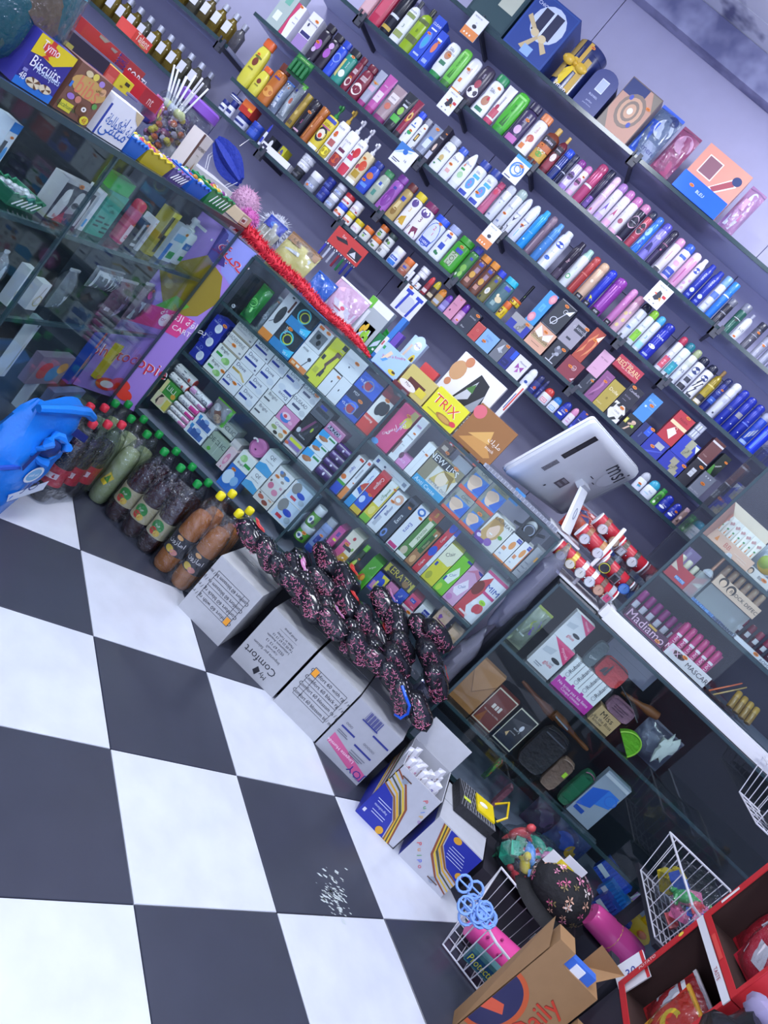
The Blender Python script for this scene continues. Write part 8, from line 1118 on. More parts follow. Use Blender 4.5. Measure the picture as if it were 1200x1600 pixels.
# ---------------------------------------------------------------- monitor seen from behind
L_ = Vector((-0.017, 2.700, 1.054)); T_ = Vector((0.088, 2.640, 1.394)); R_ = Vector((0.369, 3.100, 1.388))
hv = T_ - L_; wv = R_ - T_; hh = hv.length; ww = wv.length; hv.normalize(); wv = (wv - hv * wv.dot(hv)).normalized(); nv = wv.cross(hv)
mt = thing('monitor', 'white computer monitor seen from behind on the counter', 'monitor', (0, 0, 0)); mt.matrix_world = Matrix(((wv.x, -nv.x, hv.x, L_.x), (wv.y, -nv.y, hv.y, L_.y), (wv.z, -nv.z, hv.z, L_.z), (0, 0, 0, 1)))
WH = M('d4d8de', .3); b = MB(); rings = []
def rr_ring(w0, w1, h0, h1, y, r=.02):
 out = []
 for cx, cz, a0 in ((w1 - r, h1 - r, 0), (w0 + r, h1 - r, 90), (w0 + r, h0 + r, 180), (w1 - r, h0 + r, 270)):
  for k in range(4): a = math.radians(a0 + k * 30); out.append((cx + r * math.cos(a), y, cz + r * math.sin(a)))
 return out
b.loft([rr_ring(.03, ww - .03, .03, hh - .03, -.002), rr_ring(.012, ww - .012, .012, hh - .012, .006), rr_ring(0, ww, 0, hh, .02), rr_ring(0, ww, 0, hh, .034)], WH).build('back_shell', mt, True)
b = MB(); b.loft([rr_ring(-.003, ww + .003, -.003, hh + .003, .0345), rr_ring(-.003, ww + .003, -.003, hh + .003, .044)], M('e8ebf0', .2)).build('bezel', mt, True); MB().box(.02, .0441, .02, ww - .02, .0445, hh - .02, M('14161c', .1)).build('screen', mt)
decor(mt, 'R,.1,.55,.17,.92,22242a;R,.115,.57,.155,.7,3a3c44;R,.115,.72,.155,.9,34363e;R,.4,.28,.52,.4,5a5c64;R,.42,.36,.5,.39,8c8e96;R,.42,.3,.5,.33,8c8e96;E,.76,.7,.09,.12,ced2da;T,.74,.84,.2,3a3c46,-6,msi;R,.58,.6,.64,.61,22242a;R,.68,.56,.72,.57,22242a;R,.9,.2,.905,.86,b0b4bc;R,.925,.2,.93,.86,b0b4bc;R,.95,.2,.955,.86,b0b4bc;E,.36,.2,.01,.015,4a4c54', ww, hh, lambda x, z, e: (x, -.002 - e, z))
m = MB()
for k in range(14): m.box(ww * .12, -.0036, hh * (.32 + k * .0125), ww * .18, -.0026, hh * (.326 + k * .0125), M('4a4c54', .5))
m.build('vent', mt)['kind'] = 'stuff'
b = MB(); b.box(ww * .55, -.03, hh * .44, ww * .68, -.002, hh * .52, M('c4c8d0', .3)); b.build('hinge', mt)
st = L_ + wv * ww * .61 + hv * hh * .48 + nv * .03; ft = Vector((0.275, 2.760, 1.053))
def world_to(o, p): return o.matrix_world.inverted() @ p
a0 = world_to(mt, st); a1 = world_to(mt, ft); d = (a1 - a0); sdir = Vector((1, 0, 0)); rings = []
for f, q in ((0, .03), (.5, .034), (1, .036)):
 c = a0 + d * f; rings.append([tuple(c + Vector((q, -.008, 0))), tuple(c + Vector((-q, -.008, 0))), tuple(c + Vector((-q, .008, 0))), tuple(c + Vector((q, .008, 0)))])
MB().loft(rings, M('dcdfe6', .3)).build('stand_arm', mt)
m = MB(); c = a0 + d * .55 + Vector((0, -.0095, 0)); m.tube([tuple(c + d.normalized() * .03 * math.sin(t) + Vector((.009 * math.cos(t), 0, 0))) for t in [k * math.pi / 6 for k in range(12)]], .002, M('7c8494', .3), 5, True); m.build('cable_slot', mt)
bt = MB().box(.21, 2.72, 1.0365, .35, 2.88, 1.0445, WH).build('base_plate', mt); bt.matrix_parent_inverse = mt.matrix_world.inverted()
T = thing('keyboard', 'grey computer keyboard on edge by the monitor', 'keyboard', (-.1, 2.6, 1.037)); MB().box(0, 0, 0, .34, .02, .012, M('b4b8c4', .4)).build('case', T)
m = MB()
for k in range(22): m.box(.008 + k * .015, -.0006, .002, .02 + k * .015, .015, .0145, M('8a8e9c', .4))
m.build('keys', T)['kind'] = 'stuff'
T = thing('computer_mouse', 'white computer mouse in front of the monitor', 'mouse', (-.125, 2.66, 1.037)); MB().ball((0, 0, .014), .022, .034, .016, M('e8eaee', .3), 14, 8).build('mouse_body', T, True); MB().box(-.006, -.03, .028, .006, -.012, .032, M('4a4c54', .4)).build('wheel', T)
# ---------------------------------------------------------------- watch rolls
ws = thing('watch_stand', 'white stand of watch rolls on the counter by the monitor', 'stand', (.44, 2.72, 1.0)); m = MB(); cw = M('e8e8ec', .35)
MB().box(-.1, -.05, -.068, .1, .12, -.06, cw).build('base_plate', ws); MB().tube([(-.02, 0, -.06), (-.02, .01, .09), (-.02, .06, .2)], .008, cw, 8).build('upright', ws, True)
ROLLS = (((.285, 2.7, 1.0), (.545, 2.7, 1.0)), ((.31, 2.76, 1.095), (.435, 2.76, 1.085)), ((.44, 2.74, 1.07), (.565, 2.74, 1.06)), ((.335, 2.85, 1.16), (.45, 2.85, 1.15)), ((.455, 2.85, 1.145), (.57, 2.85, 1.14)))
RL = ('long lower red watch roll on the stand', 'middle left red watch roll', 'middle right red watch roll under black watches', 'upper left red watch roll', 'upper right red watch roll')
rollo = []
for k, (a, b_) in enumerate(ROLLS):
 a, b_ = Vector(a), Vector(b_); ln = (b_ - a).length; t = thing('watch_roll', RL[k], 'watch roll', tuple(a), 0, 'red watch rolls'); t.rotation_euler = (0, -math.asin((b_.z - a.z) / ln), 0)
 MB().lathe([(.028, 0), (.03, .003), (.03, ln - .003), (.028, ln)], M('b02030', .35), 20, axis='x').build('roll_body', t, True); MB().lathe([(.0305, -.004), (.0305, .001)], M('e4e4ea', .4), 20, axis='x').build('left_rim', t, True); MB().lathe([(.0305, ln - .001), (.0305, ln + .004)], M('e4e4ea', .4), 20, axis='x').build('right_rim', t, True); rollo.append((a, b_))
def wrist_watch(label, roll, u, strap, case, face, ring=None, sq=False, metal=.6):
 a, b_ = rollo[roll]; c = a.lerp(b_, u); t = thing('wrist_watch', label, 'watch', tuple(c), 0, 'wrist watches on the red rolls'); t.rotation_euler = (math.radians(18), 0, 0)
 R0 = .0315; s = MB(); ring_ = []
 for q in (-.009, .009): ring_.append([(q, -R0 * math.cos(2 * math.pi * k / 24), R0 * math.sin(2 * math.pi * k / 24)) for k in range(24)])
 for q in (.009, -.009): ring_.append([(q, -(R0 + .003) * math.cos(2 * math.pi * k / 24), (R0 + .003) * math.sin(2 * math.pi * k / 24)) for k in range(24)])
 s.loft(ring_ + [ring_[0]], M(strap, .4, metal if metal > .5 and strap[0] in 'abcd' and strap not in ('a87848', 'b88858') else 0), False, False).build('strap', t, True)
 y = -R0 - .002
 if sq: MB().box(-.015, y - .008, -.017, .015, y, .017, M(case, .25, .7)).build('watch_case', t); MB().box(-.011, y - .0088, -.013, .011, y - .008, .013, M(face, .15)).build('dial', t)
 else:
  MB().lathe([(.0195, 0), (.0205, -.003), (.0195, -.008), (.017, -.0095)], M(case, .2, metal), 22, c=(0, y, 0), axis='y').build('watch_case', t, True); MB().lathe([(.0165, -.0094), (.0165, -.0098)], M(face, .2), 22, c=(0, y, 0), axis='y').build('dial', t, True)
  if ring: MB().tube([(.0185 * math.cos(k * math.pi / 10), y - .0092, .0185 * math.sin(k * math.pi / 10)) for k in range(20)], .0016, M(ring, .3), 5, True).build('bezel_ring', t, True)
 h_ = MB()
 for an, ln in ((1.0, .009), (2.4, .013)): h_.box(-.0006, y - .0104, 0, .0006, y - .0098, ln, M('2a2c34', .4)); 
 h_.build('hands', t)['kind'] = 'stuff'; MB().lathe([(.0025, .02), (.0025, .0235)], M(case, .2, .8), 8, c=(0, y - .005, 0), axis='x').build('crown', t)
 return t
for a in (('gold chain watch at the left end of the long roll', 0, .1, 'b89a4c', 'c8a84c', 'e4e0d0'), ('gold chain watch next to the end one', 0, .27, 'b89a4c', 'd0b058', 'e8e4d8'), ('silver chain watch with pearl dial on the long roll', 0, .45, 'b8bac4', 'c8c8cc', 'ecebe4'), ('silver chain watch with white gem dial on the long roll', 0, .62, 'c0c4cc', 'd0d2d8', 'e8eaf0'), ('rose gold watch with brown strap on the long roll', 0, .78, '5a3a2c', 'c08a70', 'd8a890'), ('silver mesh watch with square pink dial', 0, .93, '9a9ca4', 'c4c6cc', 'd85c84', None, True),
    ('brown strap watch with silver case, left of the monitor arm roll', 1, .22, '8a5c38', 'b8bac4', 'dfe2ea'), ('tan strap watch with silver dial', 1, .75, 'a87848', 'c4c6cc', 'e4e6ea'), ('black sports watch with yellow ring', 2, .12, '22242a', '2a2c32', '3a3c44', 'c8c83c'), ('black watch with square digital face', 2, .52, '1c1e24', '8c8e98', '2a2c34', None, True), ('black sports watch with blue dial', 2, .9, '1c1e24', '2c4a90', '5a8ad0', '3a6ac0'),
    ('brown strap watch with pale dial on the upper roll', 3, .3, '7a5034', 'c8cad0', 'e8e8ea'), ('beige strap watch with rose gold dial', 3, .82, 'b88858', 'c8a07c', 'd8c0a8'), ('dark strap watch with square steel case', 4, .15, '4a4438', 'b4b8c0', 'c8d0d8', None, True), ('dark strap watch with round white dial', 4, .62, '33322e', 'c0c4cc', 'eceef0')):
 wrist_watch(*a)
for k, (x, z, c, lab) in enumerate(((.33, 1.04, 'c84030', 'orange and violet cartoon sweets bag behind the watch rolls'), (.62, 1.04, '4c2c3c', 'clear pack of dark red pencils behind the watch rolls'), (.5, 1.04, '9aa0b4', 'clear bag of blue striped pens behind the watch rolls'))):
 sack('sweets_bag' if k == 0 else 'pen_pack', lab, 'bag', (x, 3.02 + .04 * k, z), .15, .12, .04, c + ' 8c90a0', ('E,.5,.5,.3,.3,d85a3c;P,0,.7,.5,1,1,.8,.6,.6,2c2c7c', 'R,.1,.1,.2,.9,7a2c3c;R,.3,.1,.4,.9,8a3444;R,.5,.1,.6,.9,6a2434;R,.7,.1,.8,.9,8a3444', 'R,.1,.1,.2,.9,2c3c7c;R,.3,.1,.4,.9,d0d4e0;R,.5,.1,.6,.9,2c3c7c;R,.7,.1,.8,.9,d0d4e0')[k], 0, -.1)
T = thing('back_table', 'grey table behind the gap between the counters', 'table', (.5, 2.99, 0)); MB().box(-.22, .003, 1.02, .3, .24, 1.036, M('6a6c80', .5)).build('table_top', T)
for x in (-.2, .28): MB().box(x - .012, .01, 0, x + .012, .22, 1.02, M('54566a', .5)).build('leg', T)

# ---------------------------------------------------------------- inside the makeup showcase
def stick(name, label, cat, loc, r, h, c0, c1, group, spec='', rot=None, n=12):
 t = thing(name, label, cat, loc, 0, group, rot); prof = [(r * .94, 0), (r, h * .02), (r, h * .62)]
 MB().lathe(prof, M(c0, .25), n).build('tube_body', t, True); MB().lathe([(r * .92, h * .62), (r * .95, h * .64), (r * .95, h * .94), (r * .7, h)], M(c1, .25), n).build('cap', t, True)
 decor(t, spec, 2 * r, h * .62, wrap([(1, 0), (1, 1)], r, r, h * .62, 2 * r), True); return t
PL = ('leftmost', 'second', 'third', 'fourth', 'fifth', 'sixth', 'seventh')
for k in range(6): stick('lipstick', PL[k] + ' of six magenta lipstick testers in the makeup showcase', 'lipstick', (.63 + .033 * k, 2.76, .99), .0135, .105, '7a1c5c', '9a2c7c', 'magenta lipstick testers', 'R,.1,.5,.9,.9,c8c4d4')
for k in range(6): stick('mascara_tube', PL[k] + ' of six hot pink mascara tubes in their tray', 'mascara', (.795 + .028 * k, 2.69, .992), .0125, .125, 'c02c74', 'c8347c', 'hot pink mascara tubes', 'T,.5,.5,.7,f0c8dc,90,VOLUME;R,.1,.86,.9,.98,e4d8e0', (-.18, 0, 0))
T = thing('mascara_tray', 'white mascara tray front with an eye picture', 'tray', (.86, 2.645, .988)); MB().box(-.075, 0, 0, .1, .003, .045, M('dcd8dc', .4)).box(-.075, .003, 0, .1, .075, .003, M('d03c80', .4)).build('tray_body', T); MB().box(-.075, .08, 0, .1, .083, .12, M('c84c84', .4)).build('back_board', T)
decor(T, 'E,.25,.6,.14,.24,5a4a4c;E,.25,.55,.07,.12,1c1c24;S,.36,.8;T,.78,.5,.14,3a3c48,0,MASCARA;T,.1,.6,.16,f0c8dc,0,MAX', .175, .045, lambda x, z, e: (x - .075, -e, z))
for k in range(4): stick('gloss_tube', PL[k] + ' of four gold lip gloss tubes lying in the showcase', 'lip gloss', (1.08 + .026 * k, 2.68, 1.0), .012, .07, '8c6c2c', 'b08c3c', 'gold lip gloss tubes', '', (-.5, 0, 0))
T = thing('palette', 'flat dark makeup palette beside the mascara tray', 'palette', (1.03, 2.64, .988)); MB().box(-.06, 0, 0, .07, .03, .008, M('2a242c', .3)).build('case', T)
for k in range(3): MB().lathe([(.007, 0), (.007, .0005)], M(('8c8490', 'a89c98', '786870')[k], .5), 10, c=(-.03 + .03 * k, .012, .0081)).build('powder_pan', T)
for k in range(2): stick('liner_pencil', ('orange', 'gold')[k] + ' eyeliner pencil leaning in the showcase', 'pencil', (1.0 + .02 * k, 2.7, .99), .003, .12, ('d86a3c', 'b89a5c')[k], ('c85a30', 'a88a4c')[k], 'eyeliner pencils', '', (-.2, .6, 0))
for k in range(7): stick('lipstick', PL[k] + ' of seven dark red lipsticks behind the white tray', 'lipstick', (.9 + .036 * k, 2.78, 1.185), .0125, .075, '4a1428', ('5c1a34', '6a1c34', '7a2038', '8a2440', '8a2440', '8c2430', '901f2c')[k], 'dark red lipsticks', 'R,.15,.55,.85,.95,c8c4cc')
T = thing('tester_box', 'red pointed makeup tray with white testers', 'tray', (.655, 2.66, 1.184)); MB().prism([(-.06, 0), (.06, 0), (.06, .085), (.03, .06), (-.03, .06), (-.06, .09)], 0, .004, M('b8343c', .4)).build('front_panel', T); MB().box(-.06, .004, 0, .06, .08, .004, M('a02c34', .4)).build('tray_base', T)
decor(T, 'P,0,.6,.25,.62,0,1,d8c8b4;P,1,.6,.75,.62,1,1,d8c8b4;R,.3,.2,.62,.4,3a78c0;T,.45,.3,.1,e0e8f4,0,MATTE', .12, .06, lambda x, z, e: (x - .06, -e, z))
for k in range(4): stick('nail_tester', PL[k] + ' of four cream testers behind the red tray', 'nail polish', (.615 + .028 * k, 2.7, 1.19), .011, .085, '2c2c34', 'dcd8c0', 'cream testers', '', None)
T = thing('concealer_tray', 'beige concealer tray with two faces and BLOCK DEFECT', 'tray', (.815, 2.655, 1.268)); MB().box(-.088, 0, 0, .09, .003, .042, M('d8bca4', .4)).box(-.088, .003, 0, .09, .06, .003, M('c8ac94', .4)).build('tray_body', T)
decor(T, 'E,.16,.65,.09,.4,3a302c;E,.16,.55,.06,.3,e0c0a4;E,.36,.55,.09,.4,3a302c;E,.36,.45,.06,.3,e0c0a4;T,.7,.5,.1,2a2c34,0,BLOCK DEFECT', .178, .042, lambda x, z, e: (x - .088, -e, z))
T2 = thing('acrylic_riser', 'clear acrylic riser under the concealer tray', 'stand', (.815, 2.66, 1.183)); MB().box(-.085, 0, 0, .085, .06, .083, M('e4eaec', .1, 0, 'clear')).build('riser_body', T2)
for k in range(6): stick('concealer', PL[k] + ' of six beige concealer tubes in the tray', 'concealer', (.745 + .029 * k, 2.69, 1.272), .0115, .08, 'c8a48c', 'c09c84', 'beige concealer tubes', '', (-.15, 0, 0))
T = thing('cream_tray', 'peach display box of BB cream tubes', 'tray', (.69, 2.65, 1.368)); MB().box(-.085, 0, 0, .085, .003, .04, M('e0b8a0', .4)).box(-.085, .003, 0, .085, .07, .003, M('d8b098', .4)).build('tray_body', T); MB().box(-.085, .072, 0, .085, .075, .15, M('e4d4c0', .4)).build('back_board', T)
MB().add([(-.086, 0, 0), (-.086, .072, 0), (-.086, .072, .15), (-.087, -.06, .1)], [(0, 1, 2, 3)], M('d8a090', .4)).build('side_flap', T)
decor(T, 'T,.42,.5,.14,c86a5c,0,BB;P,.12,.3,.2,.3,.16,.8,e08a3c;R,.6,.45,.9,.5,f0d8c8;R,.7,.25,.9,.3,f0d8c8', .17, .04, lambda x, z, e: (x - .085, -e, z))
for k in range(7):
 T = thing('cream_tube', PL[k] + ' of seven white BB cream tubes in the peach box', 'cream', (.62 + .023 * k, 2.69, 1.372), 0, 'white BB cream tubes'); good('tube', '', .024, .105, .02, 'e8e6e0 dcd8d0', 'T,.5,.78,.6,b03c4c,30,BB;P,.4,.3,.62,.3,.5,.52,e08a3c;R,.35,.5,.65,.56,3c8a4c;R,.2,.1,.8,.14,a8a8a8', T)
T = thing('cream_box', 'pale carton with a face, right of the BB cream box', 'box', (.82, 2.66, 1.368)); good('box', '', .1, .03, .05, 'd8d4d0 #', 'E,.15,.5,.1,.4,3a302c;E,.15,.42,.07,.3,e0c0a4;T,.55,.5,.16,4a4c58,0,BB;S,.7,.6', T)
T = thing('fruit_pot', 'round yellow and green fruit shaped pot on the pale carton', 'pot', (.82, 2.685, 1.4)); MB().ball((0, 0, .03), .035, .03, .03, M('c8a83c', .4), 14, 8).build('pot_body', T, True); MB().ball((-.008, -.006, .034), .03, .026, .028, M('8ca03c', .4), 12, 7).build('green_patch', T, True)
for k, (x, c, w, h, lab) in enumerate(((.66, 'a88cc0', .05, .12, 'lilac acrylic box behind the showcase glass'), (.72, '2c9a5c', .03, .11, 'row of green pots in a clear pack in the showcase'), (.86, 'a8b0bc', .12, .13, 'pearl coloured clear bag high in the showcase'), (1.0, 'e4e8ec', .11, .07, 'white carton high in the showcase'))):
 T = thing('cosmetics_pack', lab, 'box', (x, 2.78 + .03 * (k == 0), (1.19, 1.37, 1.37, 1.37)[k]), 0); good('pouch' if k in (1, 2) else 'box', '', w, h, .04, c + ' ' + c, ('R,.1,.1,.3,.9,c4b0d8', 'E,.5,.2,.4,.12,3cb06c;E,.5,.5,.4,.12,3cb06c;E,.5,.8,.4,.12,3cb06c', 'E,.4,.5,.3,.3,c8ccd8', 'R,.1,.1,.9,.9,f0f2f6')[k], T)
T = thing('hourglass_bottle', 'clear perfume bottle with long rose gold neck in the showcase', 'bottle', (.7, 2.66, 1.275)); MB().lathe([(.006, .02), (.006, .085)], M('b88a70', .2, .6), 10).build('neck', T, True)
for z in (0, .085): MB().lathe([(.018, z), (.02, z + .006), (.012, z + .018), (.004, z + .024)], M('c8ccd4', .1, .3), 6).build('glass_bulb', T)
T2 = thing('acrylic_riser', 'clear acrylic block under the rose gold bottle', 'stand', (.7, 2.665, 1.183)); MB().box(-.02, -.01, 0, .02, .02, .0905, M('e4eaec', .1, 0, 'clear')).build('riser_body', T2)
# ---------------------------------------------------------------- loose things inside the wallet case
def paddle(label, a, b, c, bristle=None):
 a, b = Vector(a), Vector(b); t = thing('hair_brush', label, 'brush', tuple(a)); d = b - a; MB().tube([tuple(d * f) for f in (0, .1, .3, .55, .75, 1)], [.006, .009, .008, .012, .02, .016], M(c, .4), 10).build('handle', t, True)
 if bristle:
  m = MB(); n = d.normalized()
  for k in range(12): p = d * (.62 + .03 * k); m.box(p.x - .002, p.y - .03, p.z, p.x + .002, p.y - .012, p.z + .004, M(bristle, .5))
  m.build('bristles', t)['kind'] = 'stuff'
paddle('curved brown brush handle behind the wallet boxes', (0.557, 2.780, 0.533), (0.738, 2.780, 0.517), '8a4c28')
paddle('wooden hair brush with white bristles in the wallet case', (0.889, 2.740, 0.526), (0.711, 2.740, 0.539), '8a5430', 'c8ccd8')
paddle('long wooden paddle brush on the upper wallet shelf', (0.818, 2.740, 0.769), (0.967, 2.740, 0.797), '8c5a34')
T = thing('tissue', 'crumpled white tissue hanging in the wallet case', 'tissue', (1.042, 2.680, 0.690)); m = MB(); m.ball((0, 0, .05), .028, .012, .055, M('c8d4d0', .7, 0, 'crinkle'), 12, 8, lambda d: 1 + .3 * math.sin(7 * d[0] + 5 * d[2])); m.build('paper', T, True)
T = thing('blade_strip', 'bright steel strip lying on the upper wallet shelf', 'strip', (0.791, 2.700, 0.791)); MB().tube([(0, 0, 0), (.06, 0, -.02), (.13, 0, -.055)], .0025, M('d0d4e4', .15, .9), 6).build('strip_body', T, True)
for k, (c, x, y, lab, s) in enumerate((('K', 860, 560, 'crumpled clear bag on the right of the upper wallet shelf', '5c6478'), ('K', 720, 860, 'dark violet clear bag at the wallet case bottom', '4a3450'), ('K', 880, 820, 'dark red clear bag at the wallet case bottom', '5a343c'), ('J', 560, 880, 'blue and yellow clear bag low in the wallet case', '3c4c80'))):
 p = (1.080, 2.700, 0.258) if k == 3 else (.98 + .1 * (k == 2) + .05 * (k == 0), 2.72, .15 if k else .642); sack('clear_bag', lab, 'bag', (p[0], p[1], .152 if k else .642), .16, .14, .06, s + ' 8c90a0', 'E,.4,.5,.25,.25,%s;E,.7,.4,.15,.2,%s' % (('7c8498', '6a7288'), ('6a4c74', '3a2a48'), ('8a5440', '5a3450'), ('2c5cc8', 'd8a82c'))[k], 0, -.05)
# crumpled plastic between the two counters
for k, (c, x, y, lab) in enumerate((('x', 720, 560, 'crumpled clear plastic bag in the gap, lower'), ('x', 800, 420, 'white plastic bag folded in the gap, upper'))):
 T = thing('plastic_bag', lab, 'bag', (.314, 2.66, .2 if k == 0 else .62), 0); m = MB(); m.ball((0, 0, .2), .042, .06, .2, M('c0c2d4', .2, 0, 'clear'), 16, 12, lambda d: 1 + .12 * math.sin(9 * d[2] + 4 * d[0])); m.build('plastic', T, True)
T = thing('gap_shelf', 'narrow grey board in the gap between the counters', 'shelf', (.314, 2.58, 0)); MB().box(-.045, .005, 0, .045, .3, .2, M('7c7e94', .5)).build('board', T)
# ---------------------------------------------------------------- cartons on the floor
def floor_carton(name, label, x, y, w, h, d, c, spec, open_top=False, side=None, rz=0):
 t = thing(name, label, 'box', (x, y, 0), rz, 'cartons standing on the floor by the counter'); m = MB(); mt_ = M(c, .6, 0, 'card'); a = w / 2; q = .003
 if open_top:
  m.box(-a, 0, 0, a, q, h, mt_); m.box(-a, d - q, 0, a, d, h, mt_); m.box(-a, 0, 0, -a + q, d, h, mt_); m.box(a - q, 0, 0, a, d, h, mt_); m.box(-a, 0, 0, a, d, q, mt_)
 else: m.box(-a, 0, 0, a, d, h, mt_)
 m.build('carton_body', t)
 if not open_top:
  MB().box(-a, .001, h, a, d * .5 - .002, h + .003, mt_).build('flap', t); MB().box(-a, d * .5 + .002, h, a, d - .001, h + .003, mt_).build('flap', t)
 decor(t, spec, w, h, lambda x_, z, e: (x_ - a, -e, z))
 if side: decor(t, side, d, h, lambda x_, z, e: (-a - e, d - x_, z), name='side_print')
 return t
K_ = '22242c'
def grid_spec(flip):
 s = ''; rows = ('Comfort 60 with rg / rs', 'Comfort 60 black rg / rs', 'Comfort 60 blossom rs / ja', 'Comfort 60 blossom bl / mv')
 for k in range(5): v = .3 + .13 * k; s += 'R,.14,%.3f,.88,%.3f,%s;' % (v, v + .006, K_)
 for u in (.14, .26 if not flip else .76, .875): s += 'R,%.3f,.3,%.3f,.826,%s;' % (u, u + .007, K_)
 for k, tx in enumerate(rows): v = .365 + .13 * (k if flip else 3 - k); s += 'T,%.2f,%.3f,.1,%s,%d,%s;' % (.45 if flip else .57, v, K_, 180 if flip else 0, tx)
 return s + ('R,.78,.31,.87,.42,f0a02c' if flip else 'R,.15,.7,.25,.81,f0a02c')
floor_carton('pad_carton', 'grey carton with upside down table and orange square', -.4225, 2.308, .197, .243, .26, 'b4b6ba', grid_spec(True))
floor_carton('pad_carton', 'grey carton with upside down Comfort lettering', -.17, 2.322, .2, .238, .25, 'aeb0b4', 'T,.42,.27,.2,22242c,180,Comfort;T,.62,.14,.12,22242c,180,My;P,.42,.1,.5,.06,.54,.16,.46,.2,22242c;T,.4,.45,.075,3a3c44,180,Importe par Salcom;T,.45,.52,.07,3a3c44,180,المستورد;T,.45,.59,.07,3a3c44,180,0522 67 13 13;T,.45,.66,.06,3a3c44,180,Lotissement Anassim;T,.5,.72,.06,3a3c44,180,Tel 05 22 67 13 13;T,.5,.78,.06,3a3c44,180,Made in Turkey;R,.3,.84,.7,.843,3a3c44;T,.5,.9,.06,3a3c44,180,Email group')
floor_carton('pad_carton', 'grey carton with upright table and orange square', .037, 2.314, .194, .24, .25, 'b4b6ba', grid_spec(False))
floor_carton('wipes_carton', 'grey carton with pink band and blue barcode', .238, 2.31, .195, .23, .25, 'a8aab2', 'P,.1,.18,.62,.1,.98,.06,.98,.2,.62,.26,.1,.36,c85c8c;T,.38,.22,.09,f0d8e4,180,Lingette Humide;T,.84,.14,.2,2c3484,180,JOY;T,.9,.07,.09,2c3484,180,une;R,.1,.5,.4,.53,2c3484;R,.48,.42,.86,.45,2c3484;R,.6,.72,.95,.75,2c3484;' + ';'.join('R,%.3f,.82,%.3f,.98,2c3484' % (.3 + .022 * k, .3 + .022 * k + (.014 if k % 3 else .006)) for k in range(14)) + ';R,.28,.8,.62,.82,2c3484;T,.7,.55,.06,4a4c5c,0,OOOOO;T,.2,.6,.06,4a4c5c,0,OOO;R,.5,.3,.8,.31,5a5c6c;R,.5,.27,.76,.28,5a5c6c;R,.5,.34,.82,.35,5a5c6c;R,.1,.44,.3,.45,5a5c6c;R,.1,.41,.34,.42,5a5c6c')
WAVES = lambda f: ''.join('P,%s,%s;' % (','.join('%.3f,%.3f' % (u if not f else 1 - u, v if not f else 1 - v) for u, v in ((0, .62 + .07 * k), (.3, .56 + .06 * k), (.62, .3 + .06 * k), (.72 + .03 * k, 0), (.75 + .03 * k, 0), (.65, .33 + .06 * k), (.32, .585 + .06 * k), (0, .645 + .07 * k))), ('8a5a2c', 'd8a82c', '4a4c34', 'd8b83c', '8a4a2c')[k]) for k in range(5))
t = floor_carton('lolly_carton', 'open white and blue lolly carton full of sachets', .4545, 2.19, .166, .228, .22, 'b8bac2', 'P,0,0,.7,0,.6,.3,.3,.55,0,.62,24309c;' + WAVES(False) + 'T,.3,.3,.07,c8d0f0,180,Ingredients;R,.12,.4,.45,.41,c8d0f0;R,.15,.36,.48,.37,c8d0f0;R,.18,.22,.5,.23,c8d0f0;R,.2,.18,.5,.19,c8d0f0;R,.06,.1,.12,.16,d8d8e4;E,.56,.06,.08,.06,d8a02c;E,.25,.86,.06,.05,8c96a4;R,.14,.88,.36,.9,5a3c2c;T,.78,.85,.13,d83c3c,-35,P;T,.84,.78,.12,2c9a3c,-35,u;T,.88,.71,.12,3a78d0,-35,l;T,.92,.64,.12,d8a82c,-35,p;T,.96,.57,.12,8a3c9c,-35,o', True, 'P,0,0,1,0,1,.35,0,.5,24309c;P,0,.52,.5,.45,1,.4,1,.46,.5,.52,0,.6,d8a82c;P,0,.66,.5,.58,1,.5,1,.56,.5,.66,0,.74,8a5a2c;P,0,.8,.5,.7,1,.62,1,.68,.5,.78,0,.88,4a4c34')
MB().box(-.083, .222, .2, .083, .225, .33, M('c4c6cc', .6, 0, 'card')).build('flap', t)
rr = random.Random(12)
for k in range(16):
 s = thing('sachet', ('white', 'white and violet', 'white and pink', 'white and brown')[k % 4] + ' sweet sachet, ' + ('front row, ' if k < 8 else 'back row, ') + ('first', 'second', 'third', 'fourth', 'fifth', 'sixth', 'seventh', 'eighth')[k % 8] + ' from left in the open lolly carton', 'sachet', (.395 + (k % 8) * .0165, 2.225 + .07 * (k // 8), .1), 0, 'sachets in the lolly carton', (-.12, rr.uniform(-.1, .14), rr.uniform(-.5, .5)))
 h = .14 + rr.uniform(-.015, .02); MB().loft([[(-.012, 0, 0), (0, -.002, 0), (.012, 0, 0), (0, .002, 0)], [(-.013, 0, .012), (0, -.006, .012), (.013, 0, .012), (0, .006, .012)], [(-.013, 0, h - .012), (0, -.006, h - .012), (.013, 0, h - .012), (0, .006, h - .012)], [(-.013, 0, h), (0, -.001, h), (.013, 0, h), (0, .001, h)]], M('dcdce4', .3)).build('wrapper', s)
 c = ('c83c5c', '5a4cb0', 'c85c94', '7a4a34')[k % 4]; decor(s, 'T,.5,.7,.7,%s,90,Cola;R,.2,.05,.8,.4,%s' % (c, c), .024, h, lambda x, z, e: (x - .012, -.0065 + abs(x - .012) * .45 - e, z))
